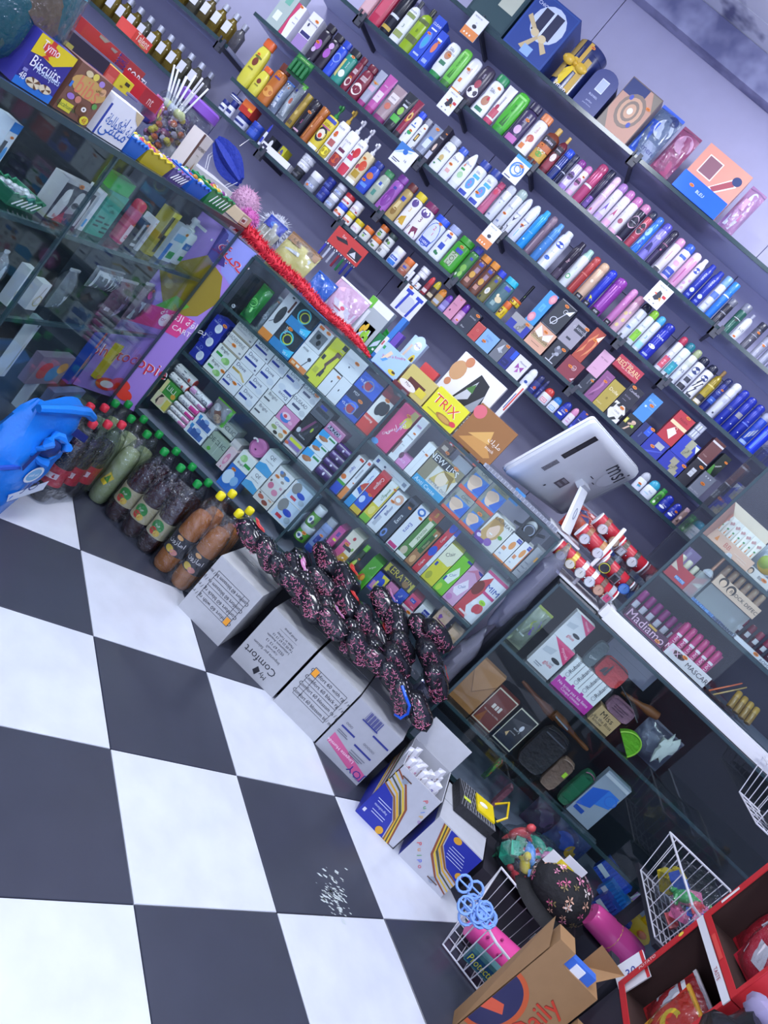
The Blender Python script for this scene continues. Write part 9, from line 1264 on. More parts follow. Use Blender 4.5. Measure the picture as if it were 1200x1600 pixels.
floor_carton('lolly_carton', 'closed white and blue lolly carton at the end of the row', .653, 2.19, .183, .188, .24, 'b8bac2', 'P,1,1,.3,1,.4,.7,.7,.45,1,.38,24309c;' + WAVES(True) + 'E,.5,.94,.08,.06,d8a02c;E,.93,.5,.06,.06,d8a02c;R,.55,.6,.9,.61,c8d0f0;R,.52,.65,.88,.66,c8d0f0;R,.5,.7,.85,.71,c8d0f0;R,.48,.75,.82,.76,c8d0f0;R,.5,.8,.78,.81,c8d0f0;E,.68,.12,.06,.06,8c96a4;R,.58,.1,.8,.12,5a3c2c;T,.1,.42,.12,d83c3c,-40,P;T,.17,.34,.12,d8903c,-40,u;T,.24,.27,.12,2c9a3c,-40,l;T,.31,.2,.12,3a58d0,-40,p;T,.38,.13,.12,c83c5c,-40,o', False, 'R,0,0,1,.9,24309c')
# ---------------------------------------------------------------- glossy black scouring pad packets heaped on the cartons
def pillow(mb, w, d, h, mt, n=16, k=10, ph=0):
 rings = []
 for i in range(k + 1):
  u = -1 + 2 * i / k; s = (1 - abs(u) ** 3.2) ** .5 * .97 + .03; ring = []
  for j in range(n):
   a = 2 * math.pi * j / n; ca, sa = math.cos(a), math.sin(a); q = (abs(ca) ** 3 + abs(sa) ** 3) ** (-1 / 3)
   ring.append((u * w / 2, d / 2 * ca * q * (.55 + .45 * s), h / 2 * sa * q * s * (1 + .05 * math.sin(5 * u + 3 * a + ph)) + h / 2))
  rings.append(ring)
 return mb.loft(rings, mt)
BLK = M('1c1d24', .16); protos = []
for v in range(3):
 t = thing('pad_packet', 'x', 'packet', (0, 0, -5)); rr = random.Random(20 + v); w, d, h = .142, .09, .074
 pillow(MB(), w, d, h, BLK, ph=v).build('wrapper', t, True)
 m = MB(); cols = [M(c, .3) for c in ('b86a88', 'c87c98', '9a4058', '80485a')]
 for k in range(52):
  x, z = rr.uniform(-.82, .82) * w / 2, h * rr.uniform(.1, .72); a = rr.random() * 3.14; l = rr.uniform(.004, .011)
  pts = [(x + l * math.cos(a + .7 * q) * q, z + l * math.sin(a + .7 * q) * q) for q in (-1, 0, 1)]
  for (x0, z0), (x1, z1) in zip(pts, pts[1:]):
   nx, nz = -(z1 - z0), x1 - x0; L = math.hypot(nx, nz) or 1; nx *= .0009 / L; nz *= .0009 / L; yy = lambda x, z: -d / 2 * ((.55 + .45 * (1 - min(.98, abs(2 * x / w)) ** 3.2) ** .5) * (1 - min(.97, abs(2 * z / h - 1)) ** 3) ** (1 / 3)) - .0022
   m.add([(x0 - nx, yy(x0, z0), z0 - nz), (x0 + nx, yy(x0, z0), z0 + nz), (x1 + nx, yy(x1, z1), z1 + nz), (x1 - nx, yy(x1, z1), z1 - nz)], [(0, 1, 2, 3)], rr.choice(cols))
 m.build('steel_wool', t)['kind'] = 'stuff'
 m = MB()
 for k in range(9): m.add([(-w * .42 + k * w * .105 + .004 * math.cos(b), -d * .28 - .0035 * math.sin(b), h * .93 + .003) for b in [q * math.pi / 3 for q in range(6)]], [tuple(range(6))], M('d8c8d4', .4))
 m.build('dot_row', t)
 if v: 
  fl_ = MB(); cx = rr.uniform(-.02, .02); c1, c2 = (('d88ac0', 'f0c4e4') if v == 1 else ('c83434', 'e05a50'))
  for q, (dx, dy, r) in enumerate(((0, 0, .02), (.018, .006, .014), (-.016, .01, .013))):
   fl_.add([(cx + dx, dy + .005, h + .0055 + .001 * q)] + [(cx + dx + r * math.cos(b), dy + .005 + r * math.sin(b), h + .0035 + .001 * q) for b in [z * math.pi / 5 for z in range(10)]], [(0, z + 1, (z + 1) % 10 + 1) for z in range(10)], M(c1, .3)); fl_.add([(cx + dx + r * .5 * math.cos(b), dy + .005 + r * .5 * math.sin(b), h + .006 + .001 * q) for b in [z * math.pi / 4 for z in range(8)]], [tuple(range(8))], M(c2, .3))
  fl_.add([(cx - .03, -.01, h + .004), (cx - .02, -.02, h + .004), (cx - .012, -.008, h + .005)], [(0, 1, 2)], M('5a9c3c', .3)); fl_.build('flower_print', t)
 protos.append(t)
SPOT = ((-0.524, 2.400, 0.310), (-0.446, 2.370, 0.231), (-0.374, 2.370, 0.262), (-0.334, 2.440, 0.283), (-0.350, 2.520, 0.311), (-0.292, 2.350, 0.224), (-0.257, 2.420, 0.285), (-0.223, 2.470, 0.337), (-0.282, 2.530, 0.393), (-0.132, 2.470, 0.348), (-0.199, 2.350, 0.233), (-0.147, 2.410, 0.278), (-0.110, 2.340, 0.240), (-0.046, 2.400, 0.277), (-0.045, 2.460, 0.353), (-0.185, 2.530, 0.391), (-0.039, 2.530, 0.423), (0.032, 2.520, 0.417), (0.030, 2.460, 0.339), (0.003, 2.350, 0.227), (0.051, 2.400, 0.281), (0.108, 2.460, 0.381), (0.132, 2.520, 0.454), (0.184, 2.500, 0.482), (0.191, 2.450, 0.429), (0.149, 2.400, 0.352), (0.106, 2.360, 0.242), (0.169, 2.360, 0.271), (0.259, 2.420, 0.395), (0.239, 2.360, 0.265), (0.300, 2.360, 0.257))
POS_ = ('lowest tier', 'middle tier', 'upper tier')
rr = random.Random(33); cnt = {}
for k, (x, y, z) in enumerate(SPOT):
 v = 1 if k in (4, 12, 16, 23, 3, 26) else 2 if k in (0, 9, 15, 18, 28) else 0; p = protos[v]
 if k < 3 and not any(o.location.z > -4 for o in (p,)): o = p
 else:
  o = p.copy(); COL.objects.link(o)
  for ch in p.children: c = ch.copy(); COL.objects.link(c); c.parent = o
 z = max(z - .035, .262 + rr.uniform(0, .02)) if -.53 < x < .34 else z - .03; x += rr.uniform(-.015, .015)
 o.location = (x, y, z); o.rotation_euler = (rr.uniform(-.35, .0), rr.uniform(.1, .75), rr.uniform(-.6, .5)); o.location.z += .025
 kind_ = ('black packet of pink steel wool', 'black packet with lilac roses', 'black packet with red flower')[v]; cnt.setdefault(v, []).append((x, z, o)); o['group'] = 'pad packets heaped on the cartons'
for v, l in cnt.items():
 for k, (x, z, o) in enumerate(sorted(l, key=lambda q: q[0])): o['label'] = NTH[k] + ' from left of the ' + ('black packets of pink steel wool', 'black packets with lilac roses', 'black packets with red flowers')[v] + ' heaped on the cartons'
for p in protos:
 if p.location.z < -4:
  for ch in list(p.children): bpy.data.objects.remove(ch)
  bpy.data.objects.remove(p)
# the blue cord around the right end of the heap
T = thing('blue_cord', 'bright blue cord looped around the lowest packets', 'cord', (0.209, 2.300, 0.358)); MB().tube([(0, 0, .01), (.03, -.02, 0), (.06, -.015, -.015), (.075, 0, -.045), (.07, .005, -.075), (.05, .02, -.085)], .005, M('1c5cd8', .3), 8).build('cord_body', T, True)
# ---------------------------------------------------------------- soft drinks
def drink(name, label, x, y, h, r, liquid, cap, lab, spec, group, level=.72):
 t = thing(name, label, 'bottle', (x, y, .001), 0, group); prof = [(r * .8, 0), (r * .98, .02), (r, h * .2), (r * .93, h * .36), (r, h * .5), (r * .92, h * .66), (r * .5, h * .84), (r * .3, h * .9), (r * .3, h * .93)]
 MB().lathe(prof, M('e8eef2', .05, 0, 'film'), 18).build('bottle_body', t, True)
 lq = [(q * .95, z) for q, z in prof if z < h * level] + [(r * .86 * (1 if level < .7 else .8), h * level)]
 MB().lathe([(q, max(z, .002)) for q, z in lq], M(liquid, .08), 18).build('drink_fill', t, True)
 MB().lathe([(r * .34, h * .93), (r * .36, h * .935), (r * .36, h * .99), (r * .3, h)], M(cap, .35), 14).build('cap', t, True)
 if lab: MB().lathe([(r * 1.012, h * .22), (r * .97, h * .34), (r * 1.0, h * .44)] if lab != '-' else [(r, h * .2)], M(lab, .35), 18).build('label_sleeve', t, True)
 if spec: decor(t, spec, 2 * r, h * .22, lambda x_, z, e: ((x_ - r) * .98, -math.sqrt(max(r * r * 1.03 - (x_ - r) ** 2, 1e-6)) * .985 - e - .001, h * .22 + z), True)
 return t
def shrink(label, x0, x1, y0, y1, h, group=None):
 T = thing('shrink_film', label, 'film', ((x0 + x1) / 2, (y0 + y1) / 2, .0005)); a, b = (x1 - x0) / 2, (y1 - y0) / 2; rings = []
 for z, q in ((0, .97), (.02, 1), (h * .5, 1.01), (h * .66, .99), (h * .82, .86), (h * .9, .74)):
  ring = []
  for k in range(32):
   an = 2 * math.pi * k / 32; ca, sa = math.cos(an), math.sin(an); s = (abs(ca) ** 6 + abs(sa) ** 6) ** (-1 / 6) * q * (1 + .018 * math.sin(8 * an)); ring.append((a * ca * s, b * sa * s, z))
  rings.append(ring)
 MB().loft(rings, FILM(), False, False).build('film_wrap', T, True)
A6 = ('front left', 'front middle', 'front right', 'back left', 'back middle', 'back right')
for k in range(6): drink('cola_bottle', A6[k] + ' bottle of the dark cola pack by the blue bag', -1.088 - .086 * (k // 3), 2.16 + .084 * (k % 3), .33, .0405, '1a1014', 'c83040', 'c0283c', 'P,.1,.2,.5,.6,.9,.7,.9,.4,.5,.3,e4d0d4', 'cola bottles in the pack')
shrink('clear shrink film around the cola bottles', -1.218, -1.042, 2.112, 2.374, .33)
for k in range(6): drink('lemon_soda_bottle', A6[k] + ' bottle of the pale green lemon soda pack', -1.205 + .082 * (k % 3), 2.432 + .084 * (k // 3) , .33, .0395, 'c4cc8c', '128a3c', None, 'P,.3,.2,.6,.1,.8,.7,.5,.9,d8c02c;P,.4,.4,.7,.3,.6,.8,3a7a2c', 'lemon soda bottles in the pack')
shrink('clear shrink film around the lemon soda bottles', -1.25, -.998, 2.388, 2.56, .33)
for k in range(6): drink('apple_soda_bottle', A6[k] + ' bottle of the brown apple soda pack', -.95 + .084 * (k % 3), 2.43 + .086 * (k // 3), .33, .0405, '3a1418', '128a3c', 'b8b08c', 'E,.5,.6,.3,.34,2c8a3c;E,.45,.3,.18,.2,c83c2c;E,.65,.25,.14,.18,d8b84c;T,.5,.62,.16,e4ecd8,0,PoP', 'apple soda bottles in the pack')
shrink('clear shrink film around the apple soda bottles', -.996, -.736, 2.384, 2.562, .33)
for k in range(4): drink('orange_juice_bottle', ('front left', 'front right', 'back left', 'back right')[k] + ' bottle of the orange juice pack', -.687 + .09 * (k % 2), 2.42 + .096 * (k // 2), .365, .043, 'd87a24', 'e8d81c', '23242c', 'T,.5,.62,.3,e8e4e0,0,امازون;E,.4,.2,.2,.16,d8b83c;E,.65,.15,.16,.14,d88a7c;E,.5,.9,.16,.1,d8a05c', 'orange juice bottles in the pack')
shrink('clear shrink film around the orange juice bottles', -.737, -.546, 2.37, 2.566, .365)
# ---------------------------------------------------------------- blue carrier bag by the cola
T = thing('carrier_bag', 'bright blue plastic carrier bag standing on the floor', 'bag', (-1.1, 1.9, 0)); BB_ = M('1c78dc', .25, 0, 'crinkle'); rings = []; rr = random.Random(2)
for j in range(13):
 v = j / 12; ring = []
 for k in range(28):
  a = 2 * math.pi * k / 28; ca, sa = math.cos(a), math.sin(a); s = (abs(ca) ** 3 + abs(sa) ** 3) ** (-1 / 3) * (1 + .07 * math.sin(5 * a + 6 * v) + .05 * rr.uniform(-1, 1)); wx = (.075 + .012 * math.sin(3 * v)) * (1 - .72 * v ** 3); wy = .135 * (1 - .12 * v); ring.append((wx * ca * s, wy * sa * s - .04 + .1 * v, .385 * v + .012 * math.sin(a * 3) * v))
 rings.append(ring)
MB().loft(rings, BB_).build('bag_body', T, True)
MB().ball((.062, .03, .27), .03, .045, .034, M('0c2a6c', .5), 14, 8).build('hole_shade_ball', T, True); m = MB(); rr = random.Random(4)  # solid ball in dark blue, its colour imitates the shade inside the bag's hole
m.tube([(.072 + .012 * math.sin(3 * a), .03 + .056 * math.cos(a), .27 + .043 * math.sin(a)) for a in [k * math.pi / 8 for k in range(16)]], [.012 + .007 * math.sin(k * 2.3) for k in range(16)], BB_, 8, True); m.tube([(.03, -.075, .385), (.045, .02, .4), (.045, .12, .395), (.03, .2, .36)], [.012, .016, .016, .014], BB_, 8); m.build('handle_strip', T, True)
decor(T, 'E,.45,.5,.16,.08,d8e4ec;E,.45,.5,.13,.06,7ab0d8;T,.45,.5,.07,f0f4f8,0,sidi ali;P,.3,.3,.9,.42,.95,.32,.4,.22,d0dcec;T,.62,.36,.22,14307c,0,JO;P,.05,.6,.12,.75,.2,.75,.14,.55,14307c;P,.55,.9,.98,.82,.98,.88,.6,.96,14246c;T,.5,.22,.06,14307c,0,pure', .22, .36, lambda x, z, e: (.09 - .03 * (z / .36) ** 3 + e, x - .13 + .1 * z / .36, z))
for k, (y, c) in enumerate(((1.78, '2c50b8'), (1.6, '34589c'))):
 T = thing('plastic_crate', ('blue framed crate behind the carrier bag', 'patterned blue carton at the left edge')[k], 'crate', (-1.06 + .03 * k, y, 0)); m = MB()
 for z in (.02, .2): m.tube([(-.03, -.08, z), (.03, -.08, z), (.03, .08, z), (-.03, .08, z)], .008, M(c, .4), 6, True)
 for s in ((-.03, -.08), (.03, -.08), (.03, .08), (-.03, .08)): m.tube([(s[0], s[1], .01), (s[0], s[1], .2)], .008, M(c, .4), 6)
 m.build('crate_frame', T, True)
 if k: MB().box(-.025, -.07, .005, .025, .07, .19, M('2c3c7c', .5)).build('carton', T)
# ---------------------------------------------------------------- right foreground: baskets, toys, cartons
WIRE = M('dcdce4', .3)
def wire_basket(label, x, y, z, w, d, h, rz, rot=None, n=9):
 T = thing('wire_basket', label, 'basket', (x, y, z), rz, 'white wire baskets', rot); m = MB(); a, b = w / 2, d / 2; q = .86
 top = [(-a, -b, h), (-a * .3, -b, h - .02), (a * .3, -b, h - .02), (a, -b, h), (a, b, h), (-a, b, h)]; bot = [(-a * q, -b * q, .004), (a * q, -b * q, .004), (a * q, b * q, .004), (-a * q, b * q, .004)]
 MB().tube(top, .004, WIRE, 7, True).build('rim_wire', T, True); MB().tube(bot, .003, WIRE, 6, True).build('base_wire', T, True)
 for k in range(n + 1):
  u = -1 + 2 * k / n
  for p in ([(u * a, -b, h - (.02 if abs(u) < .4 else .01)), (u * a * q, -b * q, .004), (u * a * q, b * q, .004), (u * a, b, h)],): m.tube(p, .0018, WIRE, 5)
 m.build('cross_wires', T, True)['kind'] = 'stuff'; m = MB()
 for k in range(6): v = -1 + 2 * k / 5; m.tube([(-a, v * b, h), (-a * q, v * b * q, .004), (a * q, v * b * q, .004), (a, v * b, h)], .0018, WIRE, 5)
 m.build('long_wires', T, True)['kind'] = 'stuff'; return T
wire_basket('white wire basket on the floor by the lolly carton', .94, 2.1, .002, .3, .3, .17, -.25)
wire_basket('white wire basket of toys in front of the wallet case', 1.32, 2.31, .42, .26, .4, .16, .0)
wire_basket('white wire basket with a dark cap at the right edge', 1.42, 2.44, .83, .4, .24, .14, 0)
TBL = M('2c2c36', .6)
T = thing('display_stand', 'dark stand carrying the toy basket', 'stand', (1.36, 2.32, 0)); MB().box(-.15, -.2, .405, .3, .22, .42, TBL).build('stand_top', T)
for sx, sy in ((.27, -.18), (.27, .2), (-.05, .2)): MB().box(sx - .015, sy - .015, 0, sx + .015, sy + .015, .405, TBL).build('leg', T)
T = thing('sun_cap', 'dark cap lying in the upper wire basket', 'cap', (1.4, 2.44, .836)); MB().ball((0, 0, .04), .09, .07, .06, M('23242c', .7, 0, 'fabric'), 16, 8).build('crown', T, True); MB().lathe([(.1, .02), (.1, .026)], M('1c1d24', .6), 20, 1.1, .6, (-.03, -.05, 0)).build('brim', T, True)
# bags of plastic animals
def toy_heap(label, x, y, z, w, d, h, n, seed, cols, blocky=.5):
 T = thing('toy_bag', label, 'bag', (x, y, z), 0, 'clear bags of toys'); rr = random.Random(seed)
 for k in range(n):
  m = MB(); c = M(rr.choice(cols), .3); px_, py_, pz = rr.uniform(-.4, .4) * w, rr.uniform(-.4, .4) * d, rr.uniform(.0, .62) * h; s = rr.uniform(.02, .034)
  if rr.random() < blocky:
   m.box(-s, -s * .6, 0, s, s * .6, s * 1.1, c); [m.lathe([(s * .28, s * 1.1), (s * .28, s * 1.4)], c, 8, c=(u * s * .5, 0, 0)) for u in (-1, 1)]; nm_ = 'toy_block'
  else:
   m.ball((0, 0, s), s * 1.3, s * .6, s * .8, c, 10, 6); m.ball((s * 1.3, 0, s * 1.7), s * .55, s * .45, s * .5, c, 8, 6)
   for u in (-1, 1):
    for q in (-1, 1): m.tube([(u * s * .8, q * s * .35, s * .8), (u * s * .9, q * s * .4, 0)], s * .22, c, 6)
   m.tube([(-s * 1.2, 0, s), (-s * 1.9, 0, s * .7)], [s * .25, s * .08], c, 6); nm_ = 'toy_animal'
  m.build(nm_, T, True, (px_, py_, pz + .004), (rr.uniform(-1, 1), rr.uniform(-1, 1), rr.uniform(-3, 3)))
 m = MB(); m.ball((0, 0, h * .5), w * .56, d * .56, h * .55, FILM(), 18, 12, lambda q: 1 + .06 * math.sin(6 * q[0] + 8 * q[2])); m.build('film', T, True); return T
TOYC = ('b8343c', '2c9a7c', '3a9c4c', 'd8c43c', 'd888b8', '4a90d8', 'c84c50', '9a5cb0', '2c7a5c')
toy_heap('clear bag of plastic animals and bricks behind the flowered hat', .93, 2.4, .12, .26, .2, .17, 30, 51, TOYC)
T = thing('low_crate', 'dark crate under the bag of plastic animals', 'crate', (.93, 2.4, 0)); MB().box(-.13, -.1, .0, .13, .12, .118, M('2c2a34', .6)).build('crate_body', T)
toy_heap('clear bag of toy bricks in the wire basket', 1.3, 2.32, .428, .2, .3, .17, 18, 52, ('c8343c', '3a58b0', 'd8c42c', '2c9a4c', 'd86a94', '5a8ad0'), .8)
toy_heap('clear bag of violet and orange toys over the basket edge', 1.52, 2.26, .425, .13, .2, .15, 12, 53, ('b05cc0', 'd8a03c', 'd85ca0', '8c94a4', '3a9a4c'), .3)
toy_heap('clear bag of small coloured toys beside the red cartons', 1.27, 2.0, .34, .16, .12, .13, 12, 54, ('c84c50', '7a4cb0', '3aa04c', 'd8d8e0', 'd8c43c'), .4)
T = thing('low_block', 'dark box under the small toy bag', 'box', (1.28, 2.02, 0)); MB().box(-.05, -.06, 0, .09, .07, .338, TBL).build('block_body', T)
T = thing('header_card', 'white and yellow header of the animal bag', 'label', (0.903, 2.300, 0.282)); MB().box(0, 0, 0, .09, .004, .05, M('e8e8ec', .4)).box(.045, -.001, .02, .12, .003, .075, M('e4e4ea', .4)).build('card', T); decor(T, 'R,.4,.05,1,.95,e0cc2c;T,.7,.5,.18,c8402c,0,animal', .09, .05, lambda x, z, e: (x, -e - .001, z))
T = thing('flower_net', 'pale blue plastic flower net toy in the front basket', 'toy', (0.753, 1.980, 0.237)); T.location.z = .16; m = MB(); rr = random.Random(6)
for k in range(13):
 cx, cy, cz = rr.uniform(-.07, .07), rr.uniform(-.04, .04), rr.uniform(-.015, .04); m.tube([(cx + .022 * math.cos(a), cy + .012 * math.sin(a), cz + .02 * math.sin(a)) for a in [q * math.pi / 6 for q in range(12)]], .0042, M('7aa0e0', .4), 6, True); m.tube([(cx - .02, cy, cz), (cx + .02, cy, cz)], .003, M('7aa0e0', .4), 5)
m.build('ring_net', T, True)
T = thing('pink_caddy', 'hot pink perforated plastic cup lying in the front basket', 'cup', (.93, 2.1, .065)); b = MB(); b.lathe([(.04, -.1), (.042, -.08), (.052, .12), (.05, .13)], M('e0509c', .25), 20, axis='x'); b.build('cup_body', T, True); m = MB()
rr = random.Random(7)
for k in range(14): a = rr.uniform(2.2, 4.6); x = rr.uniform(-.07, .11); m.ball((x, .05 * math.cos(a) * .98, -.05 * math.sin(a) * .98), .005, .005, .005, M('a02c6c', .5), 6, 4)
m.build('holes', T, True)
T = thing('bath_pack', 'blue green packet printed Protection Bath in the front basket', 'packet', (.93, 1.99, .03)); good('box', '', .18, .05, .03, '4c7c80 #', 'R,0,.1,1,.75,1c4c74;T,.5,.42,.2,d8d83c,0,Protection Bath', T)
T = thing('bucket_hat', 'black cotton hat with pink blossoms on the basket', 'hat', (1.016, 2.309, 0.235)); T.location.z = .17; HB = M('17171c', .8, 0, 'fabric')
T.scale = (1.3, 1.3, 1.2); MB().ball((0, 0, .065), .082, .08, .07, HB, 22, 12, lambda q: 1 + .03 * math.sin(5 * q[0])).build('crown', T, True); MB().lathe([(.07, .03), (.096, .012), (.1, .004), (.094, .002)], HB, 24).build('brim', T, True)
rr = random.Random(14); m = MB()
for k in range(75):
 a = rr.uniform(0, 6.28); t = rr.uniform(-.35, 1.3); d = Vector((math.cos(t) * math.cos(a), math.cos(t) * math.sin(a), math.sin(t))); c = Vector((d.x * .0845, d.y * .0825, .065 + d.z * .0725)); u = d.orthogonal().normalized(); w = d.cross(u); r = rr.uniform(.006, .0115); col = rr.choice(('d88aa8', 'e4c4d0', 'd8a890', 'c85c84', 'e0d4d0', '8a7a4c'))
 for q in range(5): e = (u * math.cos(q * 1.257) + w * math.sin(q * 1.257)) * r; m.add([c + e * .1, c + e * .8 + w * r * .35, c + e * 1.25, c + e * .8 - w * r * .35], [(0, 1, 2, 3)], M(col, .6))
m.build('blossom_print', T)
for k, (dx, c) in enumerate(((0, '2c58c8'), (.02, '2c80d0'), (.0, '3a58b8'))):
 T = thing('scrub_brush', ('dark blue ribbed comb brush behind the hat', 'sky blue ribbed comb brush beside the hat', 'violet blue ribbed comb brush under the hat')[k], 'brush', ((1.222, 2.749, 0.210), (1.264, 2.693, 0.180), (1.264, 2.643, 0.150))[k], -.3, 'ribbed blue brushes', (0, .12, -.3)); MB().box(0, 0, 0, .13, .05, .07, M(c, .35)).build('brush_back', T)
 for q in range(9): MB().box(.006 + q * .0138, -.006, .002, .013 + q * .0138, 0, .068, M(c, .3)).build('rib', T)
 MB().box(.0, -.008, .02, .05, -.006, .04, M('d8dcea', .4)).build('paper_band', T)
T = thing('under_tray', 'dark tray under the comb brushes', 'tray', (1.3825, 2.9247, 0)); MB().box(-.08, -.11, 0, .13, .08, .1, TBL).build('tray_body', T)
T = thing('pink_bottle', 'glossy pink dimpled plastic holder in front of the hat', 'holder', (1.321, 2.502, 0.180)); MB().lathe([(.04, -.1), (.045, -.09), (.055, .06), (.05, .1)], M('d8509c', .2), 18, axis='x').build('holder_body', T, True); MB().tube([(0.0, .05 * math.cos(a), .05 * math.sin(a)) for a in [q * math.pi / 8 for q in range(16)]], .002, M('d8a05c', .4), 5, True).build('rubber_band', T, True)
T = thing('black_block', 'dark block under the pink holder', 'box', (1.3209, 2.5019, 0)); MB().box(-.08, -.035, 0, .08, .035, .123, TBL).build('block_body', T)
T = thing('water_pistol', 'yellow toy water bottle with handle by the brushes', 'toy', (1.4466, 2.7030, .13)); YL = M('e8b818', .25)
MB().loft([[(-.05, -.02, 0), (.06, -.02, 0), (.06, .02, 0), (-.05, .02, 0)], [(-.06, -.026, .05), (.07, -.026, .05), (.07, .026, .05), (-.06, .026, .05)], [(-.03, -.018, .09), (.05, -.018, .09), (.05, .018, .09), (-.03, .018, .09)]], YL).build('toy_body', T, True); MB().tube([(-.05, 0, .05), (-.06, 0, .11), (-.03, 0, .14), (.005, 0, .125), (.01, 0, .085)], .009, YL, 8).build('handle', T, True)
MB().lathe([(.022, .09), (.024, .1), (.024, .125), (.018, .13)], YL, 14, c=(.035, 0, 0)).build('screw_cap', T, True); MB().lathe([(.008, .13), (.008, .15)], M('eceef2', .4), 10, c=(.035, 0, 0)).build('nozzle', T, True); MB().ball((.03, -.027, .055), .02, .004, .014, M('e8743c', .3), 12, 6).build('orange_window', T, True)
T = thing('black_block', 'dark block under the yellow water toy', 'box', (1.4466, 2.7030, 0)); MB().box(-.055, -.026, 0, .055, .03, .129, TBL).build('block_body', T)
T = thing('lattice_pack', 'lilac and white lattice toy pack behind the yellow toy', 'toy', (1.5301, 3.0032, .1)); MB().lathe([(.035, -.099), (.035, 0), (.045, .02), (.045, .13), (.02, .16)], M('c890d0', .4), 16).build('pack_body', T, True); m = MB()
for k in range(8): a = k * .785; m.tube([(.046 * math.cos(a + z * 4), .046 * math.sin(a + z * 4), .02 + z) for z in (0, .04, .08, .11)], .004, M('e8e4f0', .4), 5)
m.build('lattice', T, True)
T = thing('scourer_net', 'black net scourer pack with yellow label lying on the lolly carton', 'scourer', (.66, 2.37, .194), .3, None, (.0, .0, .2)); MB().box(-.075, -.07, 0, .075, .07, .035, M('26272c', .7, 0, 'fabric')).build('scourer_body', T); m = MB()
for k in range(13): u = -.07 + k * .0117; m.tube([(u, -.07, .036), (u + .03 if u < .045 else .075, .07, .036)], .0012, M('8c8e96', .4), 4); m.tube([(u, .07, .0365), (u + .03 if u < .045 else .075, -.07, .0365)], .0012, M('7c7e86', .4), 4)
m.build('net', T)['kind'] = 'stuff'; MB().box(-.005, -.04, .037, .07, .05, .044, M('e4cc1c', .35)).build('yellow_label', T); m = MB(); m.ball((.02, 0, .047), .018, .008, .006, M('e4e4e8', .5), 10, 6); m.build('white_tie', T, True); MB().box(-.06, -.03, .0372, -.03, -.015, .038, M('c8d84c', .4)).build('small_sticker', T)
MB().tube([(.07, -.04, .05), (.09, -.03, .08), (.1, .05, .09), (.075, .06, .05)], .004, M('e0c01c', .35), 6).build('loop', T, True)
# the kraft carton standing on end, and the red snack cartons
T = thing('kraft_carton', 'large kraft carton on end with red script at the bottom edge', 'box', (.95, 1.775, 0)); KR = M('9a7650', .7, 0, 'card'); w, h, d = .165, .345, .06
MB().box(-w / 2, 0, 0, w / 2, d, h, KR).build('carton_body', T); MB().add([(-w / 2 - .004, -.002, -.0), (-w / 2 - .004, d, 0), (-w / 2 - .02, d + .004, h + .05), (-w / 2 - .004, -.002, h + .01)], [(0, 1, 2, 3)], KR).build('side_flap', T)
MB().box(-w / 2, .0, h, -w / 2 + .05, d, h + .045, KR).build('torn_flap', T); MB().add([(w / 2 - .06, d, h), (w / 2, d, h), (w / 2 + .06, d + .05, h + .045), (w / 2 - .05, d + .02, h + .075)], [(0, 1, 2, 3)], KR).build('back_flap', T); MB().box(-.03, .008, h, .05, .03, h + .03, M('3a6ac8', .4)).box(-.01, .005, h, .02, .012, h + .025, M('e4e6ec', .4)).build('contents', T)
HC = lambda r, q: ','.join('%.3f,%.3f' % (max(0, r * math.cos(t)), .42 + q * math.sin(t)) for t in [-1.57 + .1744 * k for k in range(19)])
decor(T, 'P,' + HC(.5, .3) + ',c85a30;P,' + HC(.42, .26) + ',2c2c54;P,.0,.3,.3,.38,.2,.45,0,.42,d85a3c;T,.69,.55,.44,8a2c20,90,Daily;T,.7,.545,.44,c8402c,90,Daily', w, h, lambda x, z, e: (x - w / 2, -e, z)); decor(T, 'T,.5,.5,.2,6a4030,-90,FRAGILE;T,.8,.7,.16,8a4a3c,90,Produit alimentaire;E,.3,.2,.2,.03,c8503c;E,.6,.3,.16,.03,5a4c84', d, h, lambda x, z, e: (-w / 2 - e - .0045, d - x, z), name='side_print')
T = thing('kraft_box', 'small open kraft box right of the large one', 'box', (1.07, 1.72, 0)); MB().box(-.03, 0, 0, .02, .06, .27, KR).build('carton_body', T); MB().add([(-.03, 0, .27), (.02, 0, .27), (.03, -.03, .3), (-.035, -.03, .3)], [(0, 1, 2, 3)], KR).build('flap', T); decor(T, 'R,.2,.6,.5,.9,d8d4d0', .05, .27, lambda x, z, e: (x - .03, -e, z))
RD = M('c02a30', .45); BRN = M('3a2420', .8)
def snack_case(label, z, spec):
 T = thing('snack_carton', label, 'box', (1.1, 1.6, z), 0, 'red snack cartons'); h = .29; L = .29; D = .24
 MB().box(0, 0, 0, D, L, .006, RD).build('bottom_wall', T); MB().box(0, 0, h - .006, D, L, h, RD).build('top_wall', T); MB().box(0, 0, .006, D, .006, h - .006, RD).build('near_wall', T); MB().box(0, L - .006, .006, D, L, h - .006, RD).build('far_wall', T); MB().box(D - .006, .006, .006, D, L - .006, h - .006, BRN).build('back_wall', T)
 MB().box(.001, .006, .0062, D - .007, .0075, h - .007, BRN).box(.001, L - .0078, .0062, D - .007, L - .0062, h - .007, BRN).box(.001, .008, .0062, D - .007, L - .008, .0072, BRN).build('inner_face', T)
 fr = MB()
 for a, b in (((0, 0), (L, .018)), ((0, h - .02), (L, h)), ((L - .02, .018), (L, h - .02)), ((0, .018), (.012, h - .02))): fr.box(-.003, a[0], a[1], -.0005, b[0], b[1], RD if a != (0, h - .02) or z > .5 else M('d8d8dc', .5))
 fr.build('torn_rim', T); decor(T, spec, L, h, lambda x, z_, e: (-.0034 - e, L - x, z_)); return T
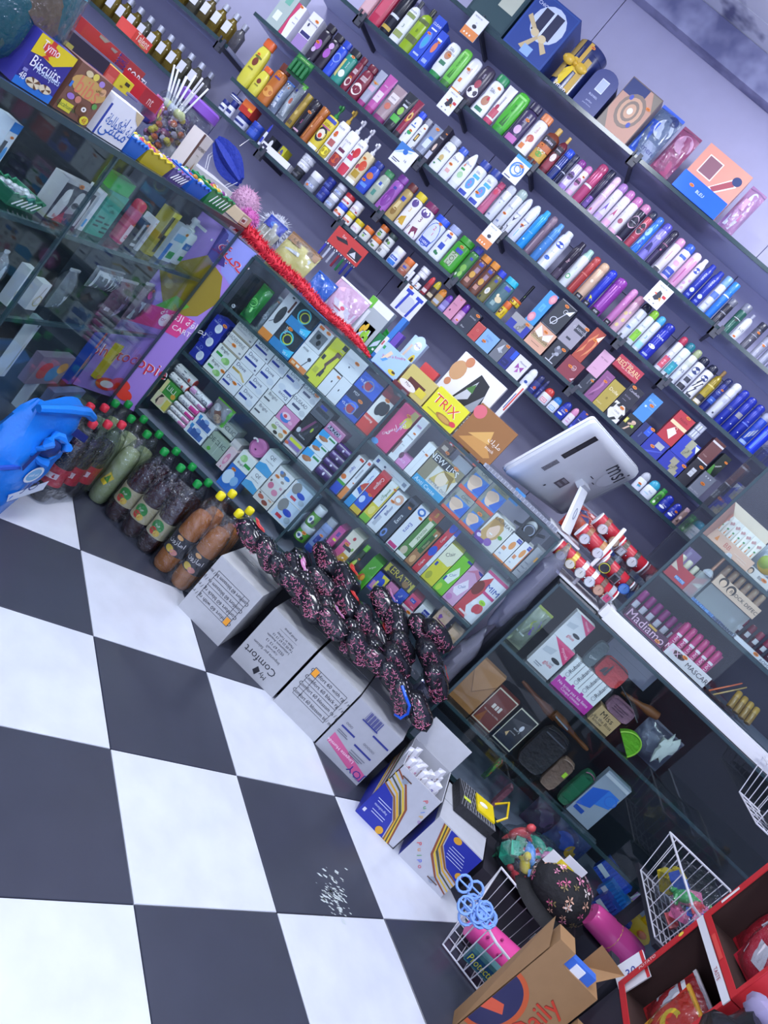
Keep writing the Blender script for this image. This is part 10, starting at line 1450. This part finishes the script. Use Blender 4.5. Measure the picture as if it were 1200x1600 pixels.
snack_case('lower red snack carton with crisp bags inside', .362, 'T,.035,.35,.05,f0e0dc,90,POTATO;E,.03,.75,.02,.03,e8d04c;T,.7,.965,.05,a03030,0,TASTE')
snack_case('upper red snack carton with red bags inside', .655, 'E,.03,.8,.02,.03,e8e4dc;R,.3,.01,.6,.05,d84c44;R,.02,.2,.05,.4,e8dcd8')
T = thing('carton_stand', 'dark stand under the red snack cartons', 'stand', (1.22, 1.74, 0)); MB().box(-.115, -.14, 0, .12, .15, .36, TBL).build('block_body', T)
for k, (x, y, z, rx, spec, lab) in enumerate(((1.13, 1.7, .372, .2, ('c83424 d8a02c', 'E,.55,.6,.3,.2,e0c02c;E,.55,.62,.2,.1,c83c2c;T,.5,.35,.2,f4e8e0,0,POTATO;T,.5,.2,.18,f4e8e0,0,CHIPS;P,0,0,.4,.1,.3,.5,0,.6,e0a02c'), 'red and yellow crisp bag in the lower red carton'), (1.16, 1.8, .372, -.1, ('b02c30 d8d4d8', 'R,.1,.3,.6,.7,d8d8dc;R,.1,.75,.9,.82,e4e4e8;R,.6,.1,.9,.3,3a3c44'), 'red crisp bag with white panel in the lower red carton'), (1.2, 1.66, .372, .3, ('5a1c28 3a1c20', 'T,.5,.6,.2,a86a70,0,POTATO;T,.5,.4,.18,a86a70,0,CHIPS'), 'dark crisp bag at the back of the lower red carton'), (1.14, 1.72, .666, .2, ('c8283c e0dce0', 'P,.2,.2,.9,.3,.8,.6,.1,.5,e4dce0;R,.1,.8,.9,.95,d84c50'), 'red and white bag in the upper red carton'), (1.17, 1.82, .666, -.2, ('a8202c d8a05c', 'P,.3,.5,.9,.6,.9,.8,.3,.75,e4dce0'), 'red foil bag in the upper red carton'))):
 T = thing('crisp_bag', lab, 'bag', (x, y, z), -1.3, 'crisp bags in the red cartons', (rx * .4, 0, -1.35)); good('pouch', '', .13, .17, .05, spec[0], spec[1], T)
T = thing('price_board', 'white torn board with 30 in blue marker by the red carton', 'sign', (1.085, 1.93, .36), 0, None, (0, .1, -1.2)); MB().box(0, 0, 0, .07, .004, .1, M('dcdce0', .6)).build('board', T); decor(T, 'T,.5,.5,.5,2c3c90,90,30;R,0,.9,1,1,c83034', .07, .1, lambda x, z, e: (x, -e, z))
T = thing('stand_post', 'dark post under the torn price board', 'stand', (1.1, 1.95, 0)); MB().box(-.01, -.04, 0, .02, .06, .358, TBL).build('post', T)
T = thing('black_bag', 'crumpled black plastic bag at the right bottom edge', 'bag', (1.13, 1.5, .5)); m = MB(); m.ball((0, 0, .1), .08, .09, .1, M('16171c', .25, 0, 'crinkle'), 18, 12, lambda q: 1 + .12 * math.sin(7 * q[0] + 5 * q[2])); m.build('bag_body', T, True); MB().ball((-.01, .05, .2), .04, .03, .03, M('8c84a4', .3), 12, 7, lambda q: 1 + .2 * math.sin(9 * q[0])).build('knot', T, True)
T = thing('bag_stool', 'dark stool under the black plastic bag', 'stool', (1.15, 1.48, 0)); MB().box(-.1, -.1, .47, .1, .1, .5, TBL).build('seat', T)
for sx in (-1, 1):
 for sy in (-1, 1): MB().box(sx * .085 - .01, sy * .085 - .01, 0, sx * .085 + .01, sy * .085 + .01, .47, TBL).build('leg', T)
